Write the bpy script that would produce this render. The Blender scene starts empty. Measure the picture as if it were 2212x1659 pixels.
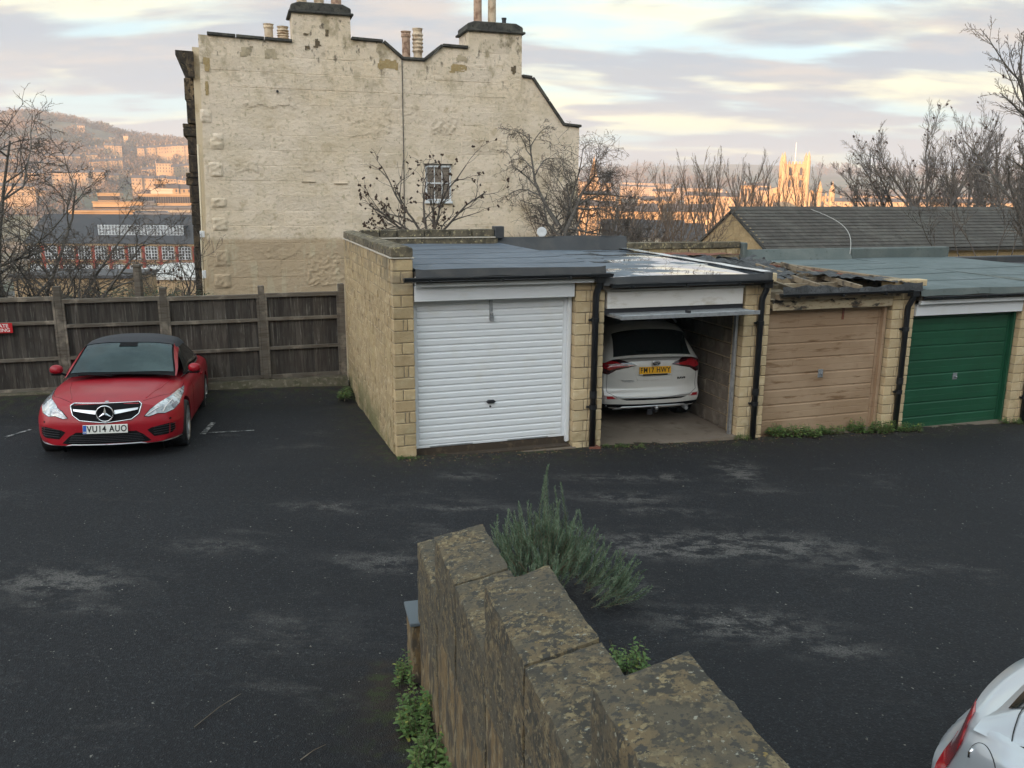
import bpy, bmesh, math, random
import numpy as np
from mathutils import Vector, Matrix, noise
from mathutils.bvhtree import BVHTree
from mathutils.geometry import tessellate_polygon
S = bpy.context.scene
COL = S.collection
R = math.radians
# ------------------------------------------------------------ camera, light, sky
CAMZ = 3.41
FPX = 1798.54 / 2212.0
PITCH, ROLL = 0.22295, 0.00546
cd = bpy.data.cameras.new('camera'); cam = bpy.data.objects.new('camera', cd); COL.objects.link(cam)
cd.sensor_width = 36.0; cd.lens = 36.0 * FPX; cd.clip_start = 0.05; cd.clip_end = 12000
Fv = Vector((0, math.cos(PITCH), -math.sin(PITCH))); Rv = Vector((1, 0, 0)); Uv = Rv.cross(Fv)
R2 = Rv * math.cos(ROLL) + Uv * math.sin(ROLL); U2 = Uv * math.cos(ROLL) - Rv * math.sin(ROLL)
cam.matrix_world = Matrix(((R2.x, U2.x, -Fv.x, 0), (R2.y, U2.y, -Fv.y, 0), (R2.z, U2.z, -Fv.z, CAMZ), (0, 0, 0, 1)))
S.camera = cam
SUN_EL, SUN_AZ = R(8.0), R(214)      # azimuth clockwise from +Y (behind and to the left)
sunv = Vector((math.sin(SUN_AZ) * math.cos(SUN_EL), math.cos(SUN_AZ) * math.cos(SUN_EL), math.sin(SUN_EL)))
sl = bpy.data.lights.new('sun', 'SUN'); sl.energy = 4.9; sl.angle = R(0.55); sl.color = (1.0, 0.52, 0.22)
so = bpy.data.objects.new('sun', sl); COL.objects.link(so)
so.rotation_mode = 'QUATERNION'; so.rotation_quaternion = sunv.to_track_quat('Z', 'Y')
S.view_settings.view_transform = 'Standard'; S.view_settings.look = 'None'
S.view_settings.exposure = 1.7; S.view_settings.gamma = 1.0; S.view_settings.use_curve_mapping = False
S.cycles.use_denoising = True; S.cycles.max_bounces = 6; S.cycles.volume_bounces = 0
S.cycles.transparent_max_bounces = 12; S.cycles.sample_clamp_indirect = 6

class NT:
    def __init__(s, tree): s.t = tree; s.n = tree.nodes; s.l = tree.links
    def new(s, typ, **kw):
        n = s.n.new(typ)
        for k, v in kw.items(): setattr(n, k, v)
        return n
    def link(s, a, b): s.l.new(a, b)
    def val(s, sock, v):
        if hasattr(v, 'is_output') or isinstance(v, bpy.types.NodeSocket): s.l.new(v, sock)
        else: sock.default_value = v
    def math(s, op, a, b=None, c=None, clamp=False):
        n = s.n.new('ShaderNodeMath'); n.operation = op; n.use_clamp = clamp
        for i, v in enumerate((a, b, c)):
            if v is not None: s.val(n.inputs[i], v)
        return n.outputs[0]
    def vmath(s, op, a, b=None):
        n = s.n.new('ShaderNodeVectorMath'); n.operation = op
        s.val(n.inputs[0], a)
        if b is not None: s.val(n.inputs[1], b)
        return n.outputs['Value'] if op in ('DOT_PRODUCT', 'LENGTH') else n.outputs[0]
    def ramp(s, fac, lo, hi):
        n = s.n.new('ShaderNodeMapRange'); n.interpolation_type = 'SMOOTHSTEP'
        s.val(n.inputs[0], fac); n.inputs[1].default_value = lo; n.inputs[2].default_value = hi
        return n.outputs[0]
    def mix(s, fac, a, b, blend='MIX'):
        n = s.n.new('ShaderNodeMix'); n.data_type = 'RGBA'; n.blend_type = blend
        s.val(n.inputs[0], fac)
        for sock, v in ((n.inputs[6], a), (n.inputs[7], b)):
            if isinstance(v, tuple): v = (*v[:3], 1)
            s.val(sock, v)
        return n.outputs[2]
    def noise(s, vec, scale, detail=4, rough=.55, stretch=None, typ='NOISE', off=None, distort=0.0):
        if stretch or off:
            m = s.n.new('ShaderNodeMapping'); s.l.new(vec, m.inputs[0])
            if stretch: m.inputs['Scale'].default_value = stretch
            if off: m.inputs['Location'].default_value = off
            vec = m.outputs[0]
        if typ == 'NOISE':
            n = s.n.new('ShaderNodeTexNoise'); n.inputs['Detail'].default_value = detail
            n.inputs['Roughness'].default_value = rough; n.inputs['Distortion'].default_value = distort
        else:
            n = s.n.new('ShaderNodeTexVoronoi')
            if typ == 'CELL': n.feature = 'F1'
            elif typ == 'EDGE': n.feature = 'DISTANCE_TO_EDGE'
        n.inputs['Scale'].default_value = scale
        s.l.new(vec, n.inputs['Vector'])
        if typ == 'CELLCOL': return n.outputs['Color']
        return n.outputs[0]

# world: physical sky with drifting evening clouds
W = bpy.data.worlds.new('World'); S.world = W; W.use_nodes = True
w = NT(W.node_tree); w.n.clear()
SKY_STR = 0.10
sky = w.new('ShaderNodeTexSky'); sky.sky_type = 'NISHITA'; sky.sun_disc = False
sky.sun_elevation = SUN_EL; sky.sun_rotation = SUN_AZ; sky.altitude = 80; sky.air_density = 1.0; sky.dust_density = 2.0; sky.ozone_density = 1.0
tc = w.new('ShaderNodeTexCoord'); dirv = tc.outputs['Generated']
sep = w.new('ShaderNodeSeparateXYZ'); w.link(dirv, sep.inputs[0])
zc = w.math('MAXIMUM', sep.outputs[2], 0.0)
den = w.math('ADD', zc, 0.16)
cmb = w.new('ShaderNodeCombineXYZ'); w.link(w.math('DIVIDE', sep.outputs[0], den), cmb.inputs[0]); w.link(w.math('DIVIDE', sep.outputs[1], den), cmb.inputs[1])
pv = cmb.outputs[0]
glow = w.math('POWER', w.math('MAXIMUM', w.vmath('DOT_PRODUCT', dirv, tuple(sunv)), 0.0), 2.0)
nA = w.noise(pv, 1.35, 7, .52, stretch=(.62, 1.25, 1), off=(3.1, 1.7, 0), distort=.25)
nB = w.noise(pv, 1.0, 6, .55, stretch=(.5, 1.5, 1), off=(9.4, 5.2, 2))
nC = w.noise(pv, 2.6, 6, .6, stretch=(.6, 1.2, 1), off=(1.2, 8.1, 5))
hz = w.ramp(zc, 0.62, 0.02)          # near the horizon clouds close up
mA = w.ramp(w.math('ADD', nA, w.math('MULTIPLY', hz, 0.045)), 0.465, 0.560)
thin = w.ramp(nB, 0.42, 0.58)
skyc = w.mix(1.0, sky.outputs[0], (SKY_STR,) * 3, 'MULTIPLY')
base = w.mix(0.72, skyc, (0.215, 0.315, 0.350))            # high thin veil over the clear sky
cream = w.mix(hz, (0.290, 0.335, 0.330), (0.43, 0.385, 0.235))
base = w.mix(w.math('MULTIPLY', thin, 0.85), base, cream)
edge = w.ramp(nC, 0.47, 0.66)
grey = w.mix(w.math('MULTIPLY', edge, 0.75), (0.150, 0.170, 0.198), (0.262, 0.222, 0.195))
grey = w.mix(w.ramp(zc, 0.16, 0.0), grey, (0.180, 0.186, 0.200))
cl = w.mix(w.math('MULTIPLY', mA, 0.92), base, grey)
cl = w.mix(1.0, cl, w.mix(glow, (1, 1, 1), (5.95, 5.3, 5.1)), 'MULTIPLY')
dn = w.ramp(sep.outputs[2], 0.0, -0.08)
cl = w.mix(dn, cl, (0.05, 0.05, 0.05))
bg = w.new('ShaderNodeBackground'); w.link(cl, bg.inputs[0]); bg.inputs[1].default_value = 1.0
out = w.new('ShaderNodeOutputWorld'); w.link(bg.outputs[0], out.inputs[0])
# ------------------------------------------------------------ helpers
AL = 0.31428; AX = Vector((math.cos(AL), math.sin(AL), 0)); AD = Vector((-AX.y, AX.x, 0)); P0 = Vector((-1.2571, 10.60, 0))
def G(u, d, z=0.0): return P0 + AX * u + AD * d + Vector((0, 0, z))
def ray(px, py):                       # viewing direction through a pixel of the 2212-wide photograph
    return Fv + R2 * ((px - 1106) / 1798.54) - U2 * ((py - 829.5) / 1798.54)
def at(px, py, Y):
    w_ = ray(px, py); return w_ * (Y / w_.y) + Vector((0, 0, CAMZ))
def dist_at(px, py, r):                # at horizontal distance r
    w_ = ray(px, py); return w_ * (r / math.hypot(w_.x, w_.y)) + Vector((0, 0, CAMZ))

class MB:
    def __init__(s): s.v = []; s.f = []
    def add(s, vs, fs):
        o = len(s.v); s.v += [tuple(p) for p in vs]; s.f += [tuple(i + o for i in f) for f in fs]; return s
    def box(s, x0, x1, y0, y1, z0, z1):
        return s.add([(x0, y0, z0), (x1, y0, z0), (x1, y1, z0), (x0, y1, z0), (x0, y0, z1), (x1, y0, z1), (x1, y1, z1), (x0, y1, z1)],
                     [(0, 3, 2, 1), (4, 5, 6, 7), (0, 1, 5, 4), (1, 2, 6, 5), (2, 3, 7, 6), (3, 0, 4, 7)])
    def prism(s, poly, lo, hi, axis='y'):  # poly in the two other axes
        n = len(poly)
        def P(a, b, t): return {'y': (a, t, b), 'z': (a, b, t), 'x': (t, a, b)}[axis]
        vs = [P(a, b, lo) for a, b in poly] + [P(a, b, hi) for a, b in poly]
        area = sum(poly[i][0] * poly[(i + 1) % n][1] - poly[(i + 1) % n][0] * poly[i][1] for i in range(n))
        fw = (area > 0) == (axis != 'y')
        tris = tessellate_polygon([[Vector((a, b, 0)) for a, b in poly]])
        fs = []
        for t in tris:
            a2 = sum(poly[t[i]][0] * poly[t[(i + 1) % 3]][1] - poly[t[(i + 1) % 3]][0] * poly[t[i]][1] for i in range(3))
            t = t if a2 > 0 else t[::-1]
            cc = axis != 'y'
            fs.append(tuple(t[::-1]) if cc else tuple(t)); fs.append(tuple(i + n for i in (t if cc else t[::-1])))
        for i in range(n):
            j = (i + 1) % n
            fs.append((i, j, j + n, i + n) if fw else (j, i, i + n, j + n))
        return s.add(vs, fs)
    def tube(s, pts, rad, n=8, caps=True):
        pts = [Vector(p) for p in pts]; m = len(pts)
        rad = rad if hasattr(rad, '__len__') else [rad] * m
        vs = []; fs = []; side = None
        for i, p in enumerate(pts):
            t = (pts[min(i + 1, m - 1)] - pts[max(i - 1, 0)])
            if t.length < 1e-9: t = Vector((0, 0, 1))
            t.normalize()
            if side is None: side = t.orthogonal().normalized()
            else:
                side = side - t * side.dot(t)
                side = side.normalized() if side.length > 1e-6 else t.orthogonal().normalized()
            up = t.cross(side)
            for k in range(n):
                a = 2 * math.pi * k / n; vs.append(p + (side * math.cos(a) + up * math.sin(a)) * rad[i])
        for i in range(m - 1):
            for k in range(n):
                k2 = (k + 1) % n; fs.append((i * n + k, i * n + k2, (i + 1) * n + k2, (i + 1) * n + k))
        if caps: fs.append(tuple(range(n))[::-1]); fs.append(tuple(range((m - 1) * n, m * n)))
        return s.add(vs, fs)
    def cyl(s, p0, p1, r0, r1=None, n=16): return s.tube([p0, p1], [r0, r0 if r1 is None else r1], n)
    def lathe(s, prof, n=20, c=(0, 0, 0), axis='z', close=False):
        vs = []; fs = []; m = len(prof)
        for r_, h in prof:
            for k in range(n):
                a = 2 * math.pi * k / n; x, y = r_ * math.cos(a), r_ * math.sin(a)
                p = {'z': (x, y, h), 'x': (h, x, y), 'y': (y, h, x)}[axis]
                vs.append((p[0] + c[0], p[1] + c[1], p[2] + c[2]))
        for i in range(m if close else m - 1):
            for k in range(n):
                k2 = (k + 1) % n; i2 = (i + 1) % m; fs.append((i * n + k, i * n + k2, i2 * n + k2, i2 * n + k))
        return s.add(vs, fs)
    def grid(s, fn, nu, nv):
        vs = [fn(i / nu, j / nv) for j in range(nv + 1) for i in range(nu + 1)]
        w_ = nu + 1
        return s.add(vs, [(j * w_ + i, j * w_ + i + 1, (j + 1) * w_ + i + 1, (j + 1) * w_ + i) for j in range(nv) for i in range(nu)])
    def tf(s, M, start=0):
        for i in range(start, len(s.v)): s.v[i] = tuple(M @ Vector(s.v[i]))
        return s
    def mesh(s, name, m, smooth=False, bevel=0.0):
        me = bpy.data.meshes.new(name); me.from_pydata(s.v, [], s.f)
        if bevel:
            b = bmesh.new(); b.from_mesh(me)
            ed = [e for e in b.edges if len(e.link_faces) == 2 and e.calc_face_angle(0) > .6]
            bmesh.ops.bevel(b, geom=ed, offset=bevel, segments=1, affect='EDGES', profile=.5); b.to_mesh(me); b.free()
        if m: me.materials.append(m)
        if smooth: me.polygons.foreach_set('use_smooth', [True] * len(me.polygons))
        me.update(); return me
    def obj(s, name, m, parent=None, smooth=False, bevel=0.0, loc=None, rot=None, **kw):
        return mk(name, s.mesh(name, m, smooth, bevel), parent, loc, rot, **kw)
def mk(name, me, parent=None, loc=None, rot=None, **kw):
    o = bpy.data.objects.new(name, me); COL.objects.link(o)
    if parent is not None: o.parent = parent
    if loc is not None: o.location = loc
    if rot is not None: o.rotation_euler = rot if hasattr(rot, '__len__') else (0, 0, rot)
    for k, v in kw.items(): o[k] = v
    return o
def tag(o, label, cat, group=None):
    o['label'] = label; o['category'] = cat
    if group: o['group'] = group
    return o
def thing(name, label, cat, loc=(0, 0, 0), rot=0.0, group=None):
    return tag(mk(name, None, None, loc, rot), label, cat, group)
def struct(o): o['kind'] = 'structure'; return o
def auto(o, ang=40):
    me = o.data; me.polygons.foreach_set('use_smooth', [True] * len(me.polygons))
    try: me.set_sharp_from_angle(angle=R(ang))
    except Exception: pass
    return o
def copy_tree(o, parent=None):
    c = o.copy(); COL.objects.link(c)
    if parent is not None: c.parent = parent
    for ch in list(o.children): copy_tree(ch, c)
    return c

def mat(name, base, rough=.8, layers=(), bump=(), metal=0.0, spec=.5, rand=0.0, coat=0.0, emit=None, coords='world', alpha=None, trans=0.0, huerand=0.0, roughl=None):
    """layers: (scale, colour, lo, hi[, stretch[, type[, (zlo, zhi)]]]) noise masks mixed over the base colour"""
    m = bpy.data.materials.new(name); m.use_nodes = True; t = NT(m.node_tree); t.n.clear()
    p = t.new('ShaderNodeBsdfPrincipled'); o = t.new('ShaderNodeOutputMaterial'); t.link(p.outputs[0], o.inputs[0])
    if coords == 'world': vec = t.new('ShaderNodeNewGeometry').outputs['Position']
    else: vec = t.new('ShaderNodeTexCoord').outputs['Object']
    col = (*base, 1)
    sepz = None
    for i, L in enumerate(layers):
        sc, c2, lo, hi = L[:4]; st = L[4] if len(L) > 4 else None; ty = L[5] if len(L) > 5 and L[5] else 'NOISE'
        f = t.ramp(t.noise(vec, sc, 5, .6, st, ty, off=(i * 3.7 + 1, i * 1.9, i * 2.3)), lo, hi)
        if len(L) > 6 and L[6]:
            if sepz is None: sepz = t.new('ShaderNodeSeparateXYZ'); t.link(vec, sepz.inputs[0])
            f = t.math('MULTIPLY', f, t.ramp(sepz.outputs[2], L[6][0], L[6][1]))
        if len(L) > 7: f = t.math('MULTIPLY', f, L[7])
        col = t.mix(f, col, c2)
    if rand or huerand:
        oi = t.new('ShaderNodeObjectInfo').outputs['Random']
        if rand: col = t.mix(1.0, col, t.mix(oi, (1 - rand,) * 3, (1 + rand,) * 3), 'MULTIPLY')
        if huerand:
            o2 = t.math('FRACT', t.math('MULTIPLY', oi, 7.13)); col = t.mix(t.math('MULTIPLY', o2, huerand), col, (.30, .17, .09))
    t.val(p.inputs['Base Color'], col)
    if roughl:
        sc, r2, lo, hi, st = roughl
        f = t.ramp(t.noise(vec, sc, 4, .55, st, off=(5, 5, 5)), lo, hi)
        mr = t.math('MULTIPLY_ADD', f, r2 - rough, rough); t.link(mr, p.inputs['Roughness'])
    else: p.inputs['Roughness'].default_value = rough
    p.inputs['Metallic'].default_value = metal; p.inputs['Specular IOR Level'].default_value = spec
    p.inputs['Coat Weight'].default_value = coat; p.inputs['Coat Roughness'].default_value = .04
    p.inputs['Transmission Weight'].default_value = trans
    if emit: p.inputs['Emission Color'].default_value = (*emit[0], 1); p.inputs['Emission Strength'].default_value = emit[1]
    if bump:
        prev = None
        for b_ in bump:
            sc, stg, dst = b_[:3]; st = b_[3] if len(b_) > 3 else None; ty = b_[4] if len(b_) > 4 else 'NOISE'
            bn = t.new('ShaderNodeBump'); bn.inputs['Strength'].default_value = stg; bn.inputs['Distance'].default_value = dst
            t.link(t.noise(vec, sc, 5, .6, st, ty), bn.inputs['Height'])
            if prev: t.link(prev, bn.inputs['Normal'])
            prev = bn.outputs[0]
        t.link(prev, p.inputs['Normal'])
    return m

M = {}
M['white_paint'] = mat('white paint', (.70, .72, .74), .42, [(3, (.66, .66, .64), .5, .8), (30, (.6, .58, .54), .66, .8)], [(60, .05, .002)])
M['white_trim'] = mat('white trim', (.62, .60, .57), .5, [(4, (.46, .42, .36), .5, .75, (1, 1, 3)), (14, (.22, .20, .17), .68, .8)])
M['green_paint'] = mat('green door paint', (.010, .066, .032), .42, [(2.2, (.012, .080, .040), .4, .7), (22, (.03, .10, .05), .66, .8)], [(50, .06, .002)])
M['pink_paint'] = mat('faded tan paint', (.30, .20, .122), .75, [(1.3, (.36, .25, .16), .4, .65), (5, (.17, .095, .045), .54, .72, (.5, .5, 3.2)), (9, (.13, .06, .03), .64, .8, (2.5, 2.5, .5))], [(30, .15, .003)])
M['black_plastic'] = mat('black rainwater plastic', (.012, .013, .015), .35, [(6, (.03, .03, .03), .55, .8)])
M['steel'] = mat('galvanised steel', (.42, .44, .46), .42, [(14, (.30, .31, .33), .4, .7)], metal=.7)
M['dark_steel'] = mat('dark steel', (.03, .03, .035), .4, metal=.3)
M['bath_block'] = mat('honey reconstituted stone', (.44, .335, .19), .92,
    [(9, (.52, .42, .26), .45, .75), (2.2, (.34, .25, .13), .5, .8), (70, (.30, .22, .12), .6, .75), (26, (.62, .58, .48), .70, .76, None, None, (1.2, 2.6), .8), (2.6, (.17, .155, .075), .45, .62, None, None, (.75, -.15), .8), (3.0, (.12, .105, .085), .42, .6, None, None, (1.9, 2.7), .85)],
    [(40, .5, .01), (160, .4, .004)], rand=.13, huerand=.12)
M['side_block'] = mat('split faced side stone', (.40, .30, .165), .95,
    [(13, (.22, .155, .08), .50, .64, (1, 1, .33)), (30, (.58, .47, .31), .52, .66, (1, 1, .4)), (1.4, (.38, .29, .15), .5, .75), (1.8, (.13, .13, .05), .36, .62, None, None, (.7, -.1), .9), (3.0, (.13, .115, .085), .44, .62, None, None, (1.9, 2.75), .8)],
    [(22, 1.0, .035, (1, 1, .45)), (90, .5, .006)], rand=.07)
M['pier_block'] = mat('pale honey stone', (.53, .41, .245), .9,
    [(8, (.60, .50, .33), .45, .75), (2.0, (.42, .31, .17), .52, .8), (60, (.36, .27, .15), .62, .75), (3.2, (.19, .17, .08), .5, .66, None, None, (.45, -.25), .8)],
    [(34, .4, .008), (150, .35, .003)], rand=.11, huerand=.15)
M['coping_block'] = mat('weathered lichen stone', (.135, .112, .075), .95, [(7, (.07, .06, .042), .42, .62), (17, (.38, .32, .18), .55, .68), (44, (.50, .46, .36), .64, .72)], [(25, .7, .012), (90, .5, .005)], rand=.15)
M['mortar'] = mat('mortar', (.30, .245, .165), .95, [(30, (.2, .16, .1), .45, .7)], [(60, .4, .004)])
M['mortar_pale'] = mat('pale mortar', (.58, .53, .45), .95, [(30, (.4, .35, .27), .5, .7)])
M['grey_block'] = mat('grey concrete block', (.125, .104, .082), .95, [(6, (.21, .18, .145), .45, .7), (80, (.08, .07, .06), .55, .7)], [(60, .6, .006)], rand=.18)
M['inner_mortar'] = mat('rough tan mortar', (.36, .29, .20), .95, [(12, (.25, .19, .12), .4, .7)], [(40, .5, .01)])
M['concrete'] = mat('garage floor concrete', (.175, .138, .104), .9, [(1.6, (.24, .20, .155), .45, .7), (5, (.12, .09, .065), .52, .72), (90, (.14, .12, .1), .5, .7)], [(30, .3, .006)])
M['timber'] = mat('weathered fence board', (.060, .051, .042), .9, [(26, (.030, .023, .018), .42, .62, (1, 1, .07)), (40, (.15, .14, .122), .56, .70, (1, 1, .05)), (5, (.045, .036, .028), .48, .7)], [(50, .6, .005, (1, 1, .06))], rand=.35)
M['timber_rail'] = mat('fence rail timber', (.125, .107, .085), .9, [(30, (.085, .066, .048), .42, .66, (.1, .1, 1)), (4, (.25, .21, .165), .5, .72)], [(40, .5, .004, (.08, .08, 1))], rand=.18)
M['asphalt_roof'] = mat('blue grey roofing felt', (.080, .100, .130), .62, [(1.1, (.115, .140, .175), .42, .66), (4, (.075, .085, .105), .5, .75), (120, (.16, .18, .20), .55, .75)], [(120, .25, .002)])
M['black_felt'] = mat('black felt', (.040, .042, .046), .55, [(3, (.062, .06, .058), .4, .7), (60, (.08, .08, .08), .62, .75)], [(7, .4, .02), (60, .2, .003)])
M['green_felt'] = mat('green mineral felt', (.092, .122, .124), .8, [(1.0, (.125, .155, .160), .4, .65), (5, (.072, .095, .096), .5, .75), (150, (.19, .22, .21), .55, .75)], [(120, .3, .002)])
M['green_felt_dark'] = mat('green felt upstand', (.095, .115, .110), .8, [(2.0, (.13, .145, .135), .4, .7), (9, (.06, .07, .065), .55, .75)], [(14, .3, .008)])
M['white_paint_car'] = mat('white car paint', (.60, .595, .57), .30, coat=1.0, layers=[(3, (.5, .49, .46), .5, .8)])
M['red_paint_car'] = mat('red car paint', (.31, .004, .013), .38, [(2.5, (.27, .005, .014), .4, .7), (90, (.42, .03, .04), .64, .8)], coat=.16, spec=.38)
M['silver_paint_car'] = mat('silver car paint', (.50, .53, .565), .28, coat=1.0, metal=.35)
M['glass_dark'] = mat('tinted glass', (.010, .014, .014), .06, spec=.6, coat=.3)
M['glass_ws'] = mat('windscreen glass', (.014, .034, .038), .10, [(2.2, (.030, .056, .060), .35, .7)], spec=.34, coat=.0)
M['chrome'] = mat('chrome', (.75, .76, .78), .18, metal=1.0)
M['silver_trim'] = mat('silver trim', (.55, .56, .58), .3, metal=.8)
M['lens'] = mat('lamp lens', (.36, .40, .43), .10, [(9, (.62, .65, .68), .46, .60), (6, (.14, .155, .18), .53, .60)], coat=1.0, coords='object', spec=.8)
M['lens_red'] = mat('red lamp lens', (.34, .012, .018), .12, [(12, (.14, .004, .008), .5, .7)], coat=1.0)
M['lens_dark'] = mat('dark lamp lens', (.035, .006, .008), .1, coat=1.0)
M['lens_clear'] = mat('clear lamp lens', (.48, .40, .40), .12, coat=1.0)
M['rubber'] = mat('tyre rubber', (.014, .014, .015), .75)
M['alloy'] = mat('alloy wheel', (.50, .51, .53), .33, metal=.75)
M['grille'] = mat('black grille mesh', (.004, .004, .005), .7, spec=.15)
M['soft_top'] = mat('black fabric hood', (.028, .030, .036), .9, [(200, (.045, .047, .055), .4, .7)], [(260, .3, .001)])
M['plate_white'] = mat('white plate', (.74, .74, .70), .35)
M['plate_yellow'] = mat('yellow plate', (.78, .40, .012), .35)
M['plate_blue'] = mat('blue band', (.02, .10, .42), .4)
M['ink'] = mat('black lettering', (.006, .006, .006), .5)
M['sign_red'] = mat('red sign', (.52, .012, .016), .45)
M['sign_white'] = mat('white lettering', (.75, .72, .70), .5)
M['bark'] = mat('grey bark', (.135, .120, .105), .95, [(16, (.07, .062, .055), .45, .65), (8, (.21, .20, .175), .55, .7)], [(30, .6, .01)])
M['twig'] = mat('grey brown twig', (.085, .072, .062), .95, [(3, (.13, .105, .085), .45, .65)])
M['twig_far'] = mat('pale grey twig', (.135, .118, .105), .95, [(.5, (.18, .15, .12), .45, .65)])
M['twig_warm'] = mat('warm brown twig', (.135, .095, .068), .95, [(3, (.19, .14, .10), .45, .65)])
M['seed'] = mat('dry brown seed head', (.055, .030, .020), .95)
M['grey_cap'] = mat('slate', (.09, .11, .125), .6)
M['rust'] = mat('rusty clay', (.20, .075, .045), .95, [(20, (.10, .04, .03), .4, .7)], [(20, .5, .01)])
M['plaster'] = mat('old plasterboard', (.36, .30, .21), .95, [(5, (.30, .24, .17), .45, .7)], [(10, .4, .01)])
M['joist'] = mat('roof joist', (.23, .18, .12), .9, [(5, (.07, .055, .04), .50, .62), (8, (.15, .115, .075), .45, .7, (1, 1, 1))], [(30, .4, .004)])
M['leaf'] = mat('weed leaf', (.068, .125, .034), .6, [(14, (.125, .180, .052), .45, .65), (40, (.22, .25, .07), .66, .75)], spec=.3)
M['leaf_dry'] = mat('yellow weed leaf', (.24, .25, .05), .7)
M['rosemary'] = mat('rosemary needle', (.062, .120, .056), .7, [(22, (.19, .255, .165), .4, .62), (5, (.035, .07, .04), .5, .7)])
M['stem'] = mat('woody stem', (.12, .10, .06), .9)

def text_mesh(s, size, bold=0.0, xs=1.0, depth=.001, sp=1.0):
    c = bpy.data.curves.new('t', 'FONT'); c.body = s; c.size = size; c.offset = bold; c.extrude = depth; c.align_x = 'CENTER'; c.align_y = 'CENTER'; c.resolution_u = 4; c.space_character = sp
    o = bpy.data.objects.new('t', c); COL.objects.link(o)
    dg = bpy.context.evaluated_depsgraph_get(); dg.update()
    me = bpy.data.meshes.new_from_object(o.evaluated_get(dg)); bpy.data.objects.remove(o)
    for v in me.vertices: v.co = Vector((v.co.x * xs, -v.co.z, v.co.y))   # stands upright facing -y
    return me
def text(name, s, size, m, parent, loc, rot=None, bold=0.0, xs=1.0, depth=.001, sp=1.0):
    me = text_mesh(s, size, bold, xs, depth, sp); me.name = name; me.materials.clear(); me.materials.append(m)
    return mk(name, me, parent, loc, rot)

_bc = {}
def block(sx, sy, sz, m, rough=.004, key=0):
    """one stone, origin at its low front left corner, edges eased and surface slightly uneven"""
    k = (round(sx, 3), round(sy, 3), round(sz, 3), m.name, key)
    if k not in _bc:
        rnd = random.Random(hash((k[0], k[1], k[2], key)) & 0xffff)
        b = MB().box(0, sx, 0, sy, 0, sz); me = b.mesh('stone', m, bevel=min(.008, sz * .12))
        for v in me.vertices: v.co += Vector((rnd.uniform(-1, 1), rnd.uniform(-1, 1), rnd.uniform(-1, 1))) * rough
        _bc[k] = me
    return _bc[k]
# ------------------------------------------------------------ ground
def ud(x, y):
    r_ = Vector((x, y, 0)) - P0; return r_.dot(AX), r_.dot(AD)
def zg(x, y):
    u, d = ud(x, y); uc = max(-9, min(14, u))
    bank = max(0, min(1, (d - 3.8) / .8)) if u < -.2 else 0
    return -.033 * uc - .05 * max(0, min(7, d)) + .19 * bank * bank * (3 - 2 * bank) + .055 * max(0, -d - 5.2) + .006 * math.sin(x * 1.7 + y) + .005 * math.sin(y * 2.3 - x)
BL = [(-2.12, 8.66, .5, .16, .5), (-.5, 8.75, .7, .13, .5), (2.3, 8.0, 1.15, .30, 1), (1.5, 7.85, .6, .2, .7), (1.9, 6.3, .62, .24, .8), (-3.9, 6.65, .55, .26, .8), (3.0, 10.5, .28, .5, .8), (-2.9, 7.5, .45, .16, .4), (-1.2, 7.3, .5, .22, .5), (1.1, 10.0, .5, .14, .5), (2.0, 10.1, .22, .12, .8), (-.6, 9.9, .3, .12, .7), (3.5, 7.5, .5, .15, .5), (1.3, 9.3, .6, .16, .6), (.9, 6.9, .35, .3, .6), (2.6, 5.9, .35, .15, .5), (-.9, 7.9, .4, .1, .35), (1.7, 8.9, .5, .12, .5), (-3.6, 6.2, .5, .08, .4), (3.2, 9.7, .5, .1, .3), (-1.5, 6.0, .9, .5, .10), (-6.0, 12.9, .5, .3, .2)]
def wear(x, y):
    s_ = 0.0
    for bx, by, sx, sy, a in BL: s_ += 1.6 * a * math.exp(-((x - bx) / sx) ** 2 - ((y - by) / sy) ** 2)
    return min(1.0, s_)
def damp(x, y):   # earthy edge near the walls
    u, d = ud(x, y); e = math.exp(-max(0, -d + .02) / .34) if u > -.3 else (math.exp(-max(0, (-.3 - u)) / .30) * math.exp(-max(0, -d) / .3))
    f = math.exp(-max(0, 4.7 - d) / .5) if u < 0 else 0
    wl = math.exp(-(max(0, abs((x + .35) + (y - 4.2) * .27) - .28) / .16)) if y < 5.5 else 0
    return min(1, max(e, f, wl * .8))
xs = np.arange(-16, 26.01, .14); ys = np.arange(-5, 17.5, .10)
def yard_mesh():
    vs = []; wr = []; dm = []
    for y in ys:
        for x in xs:
            u, d = ud(x, y)
            vs.append((x, y, zg(x, y))); wr.append(wear(x, y)); dm.append(damp(x, y))
    n = len(xs); fs = []
    for j in range(len(ys) - 1):
        for i in range(n - 1):
            cx, cy = xs[i] + .07, ys[j] + .05; u, d = ud(cx, cy)
            if d > 5.6 or (d > .05 and -.05 < u < 10.6): continue
            a = j * n + i; fs.append((a, a + 1, a + 1 + n, a + n))
    me = bpy.data.meshes.new('yard'); me.from_pydata(vs, [], fs)
    for nm, arr in (('wear', wr), ('damp', dm)):
        at_ = me.attributes.new(nm, 'FLOAT', 'POINT'); at_.data.foreach_set('value', arr)
    me.polygons.foreach_set('use_smooth', [True] * len(me.polygons))
    return me
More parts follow.
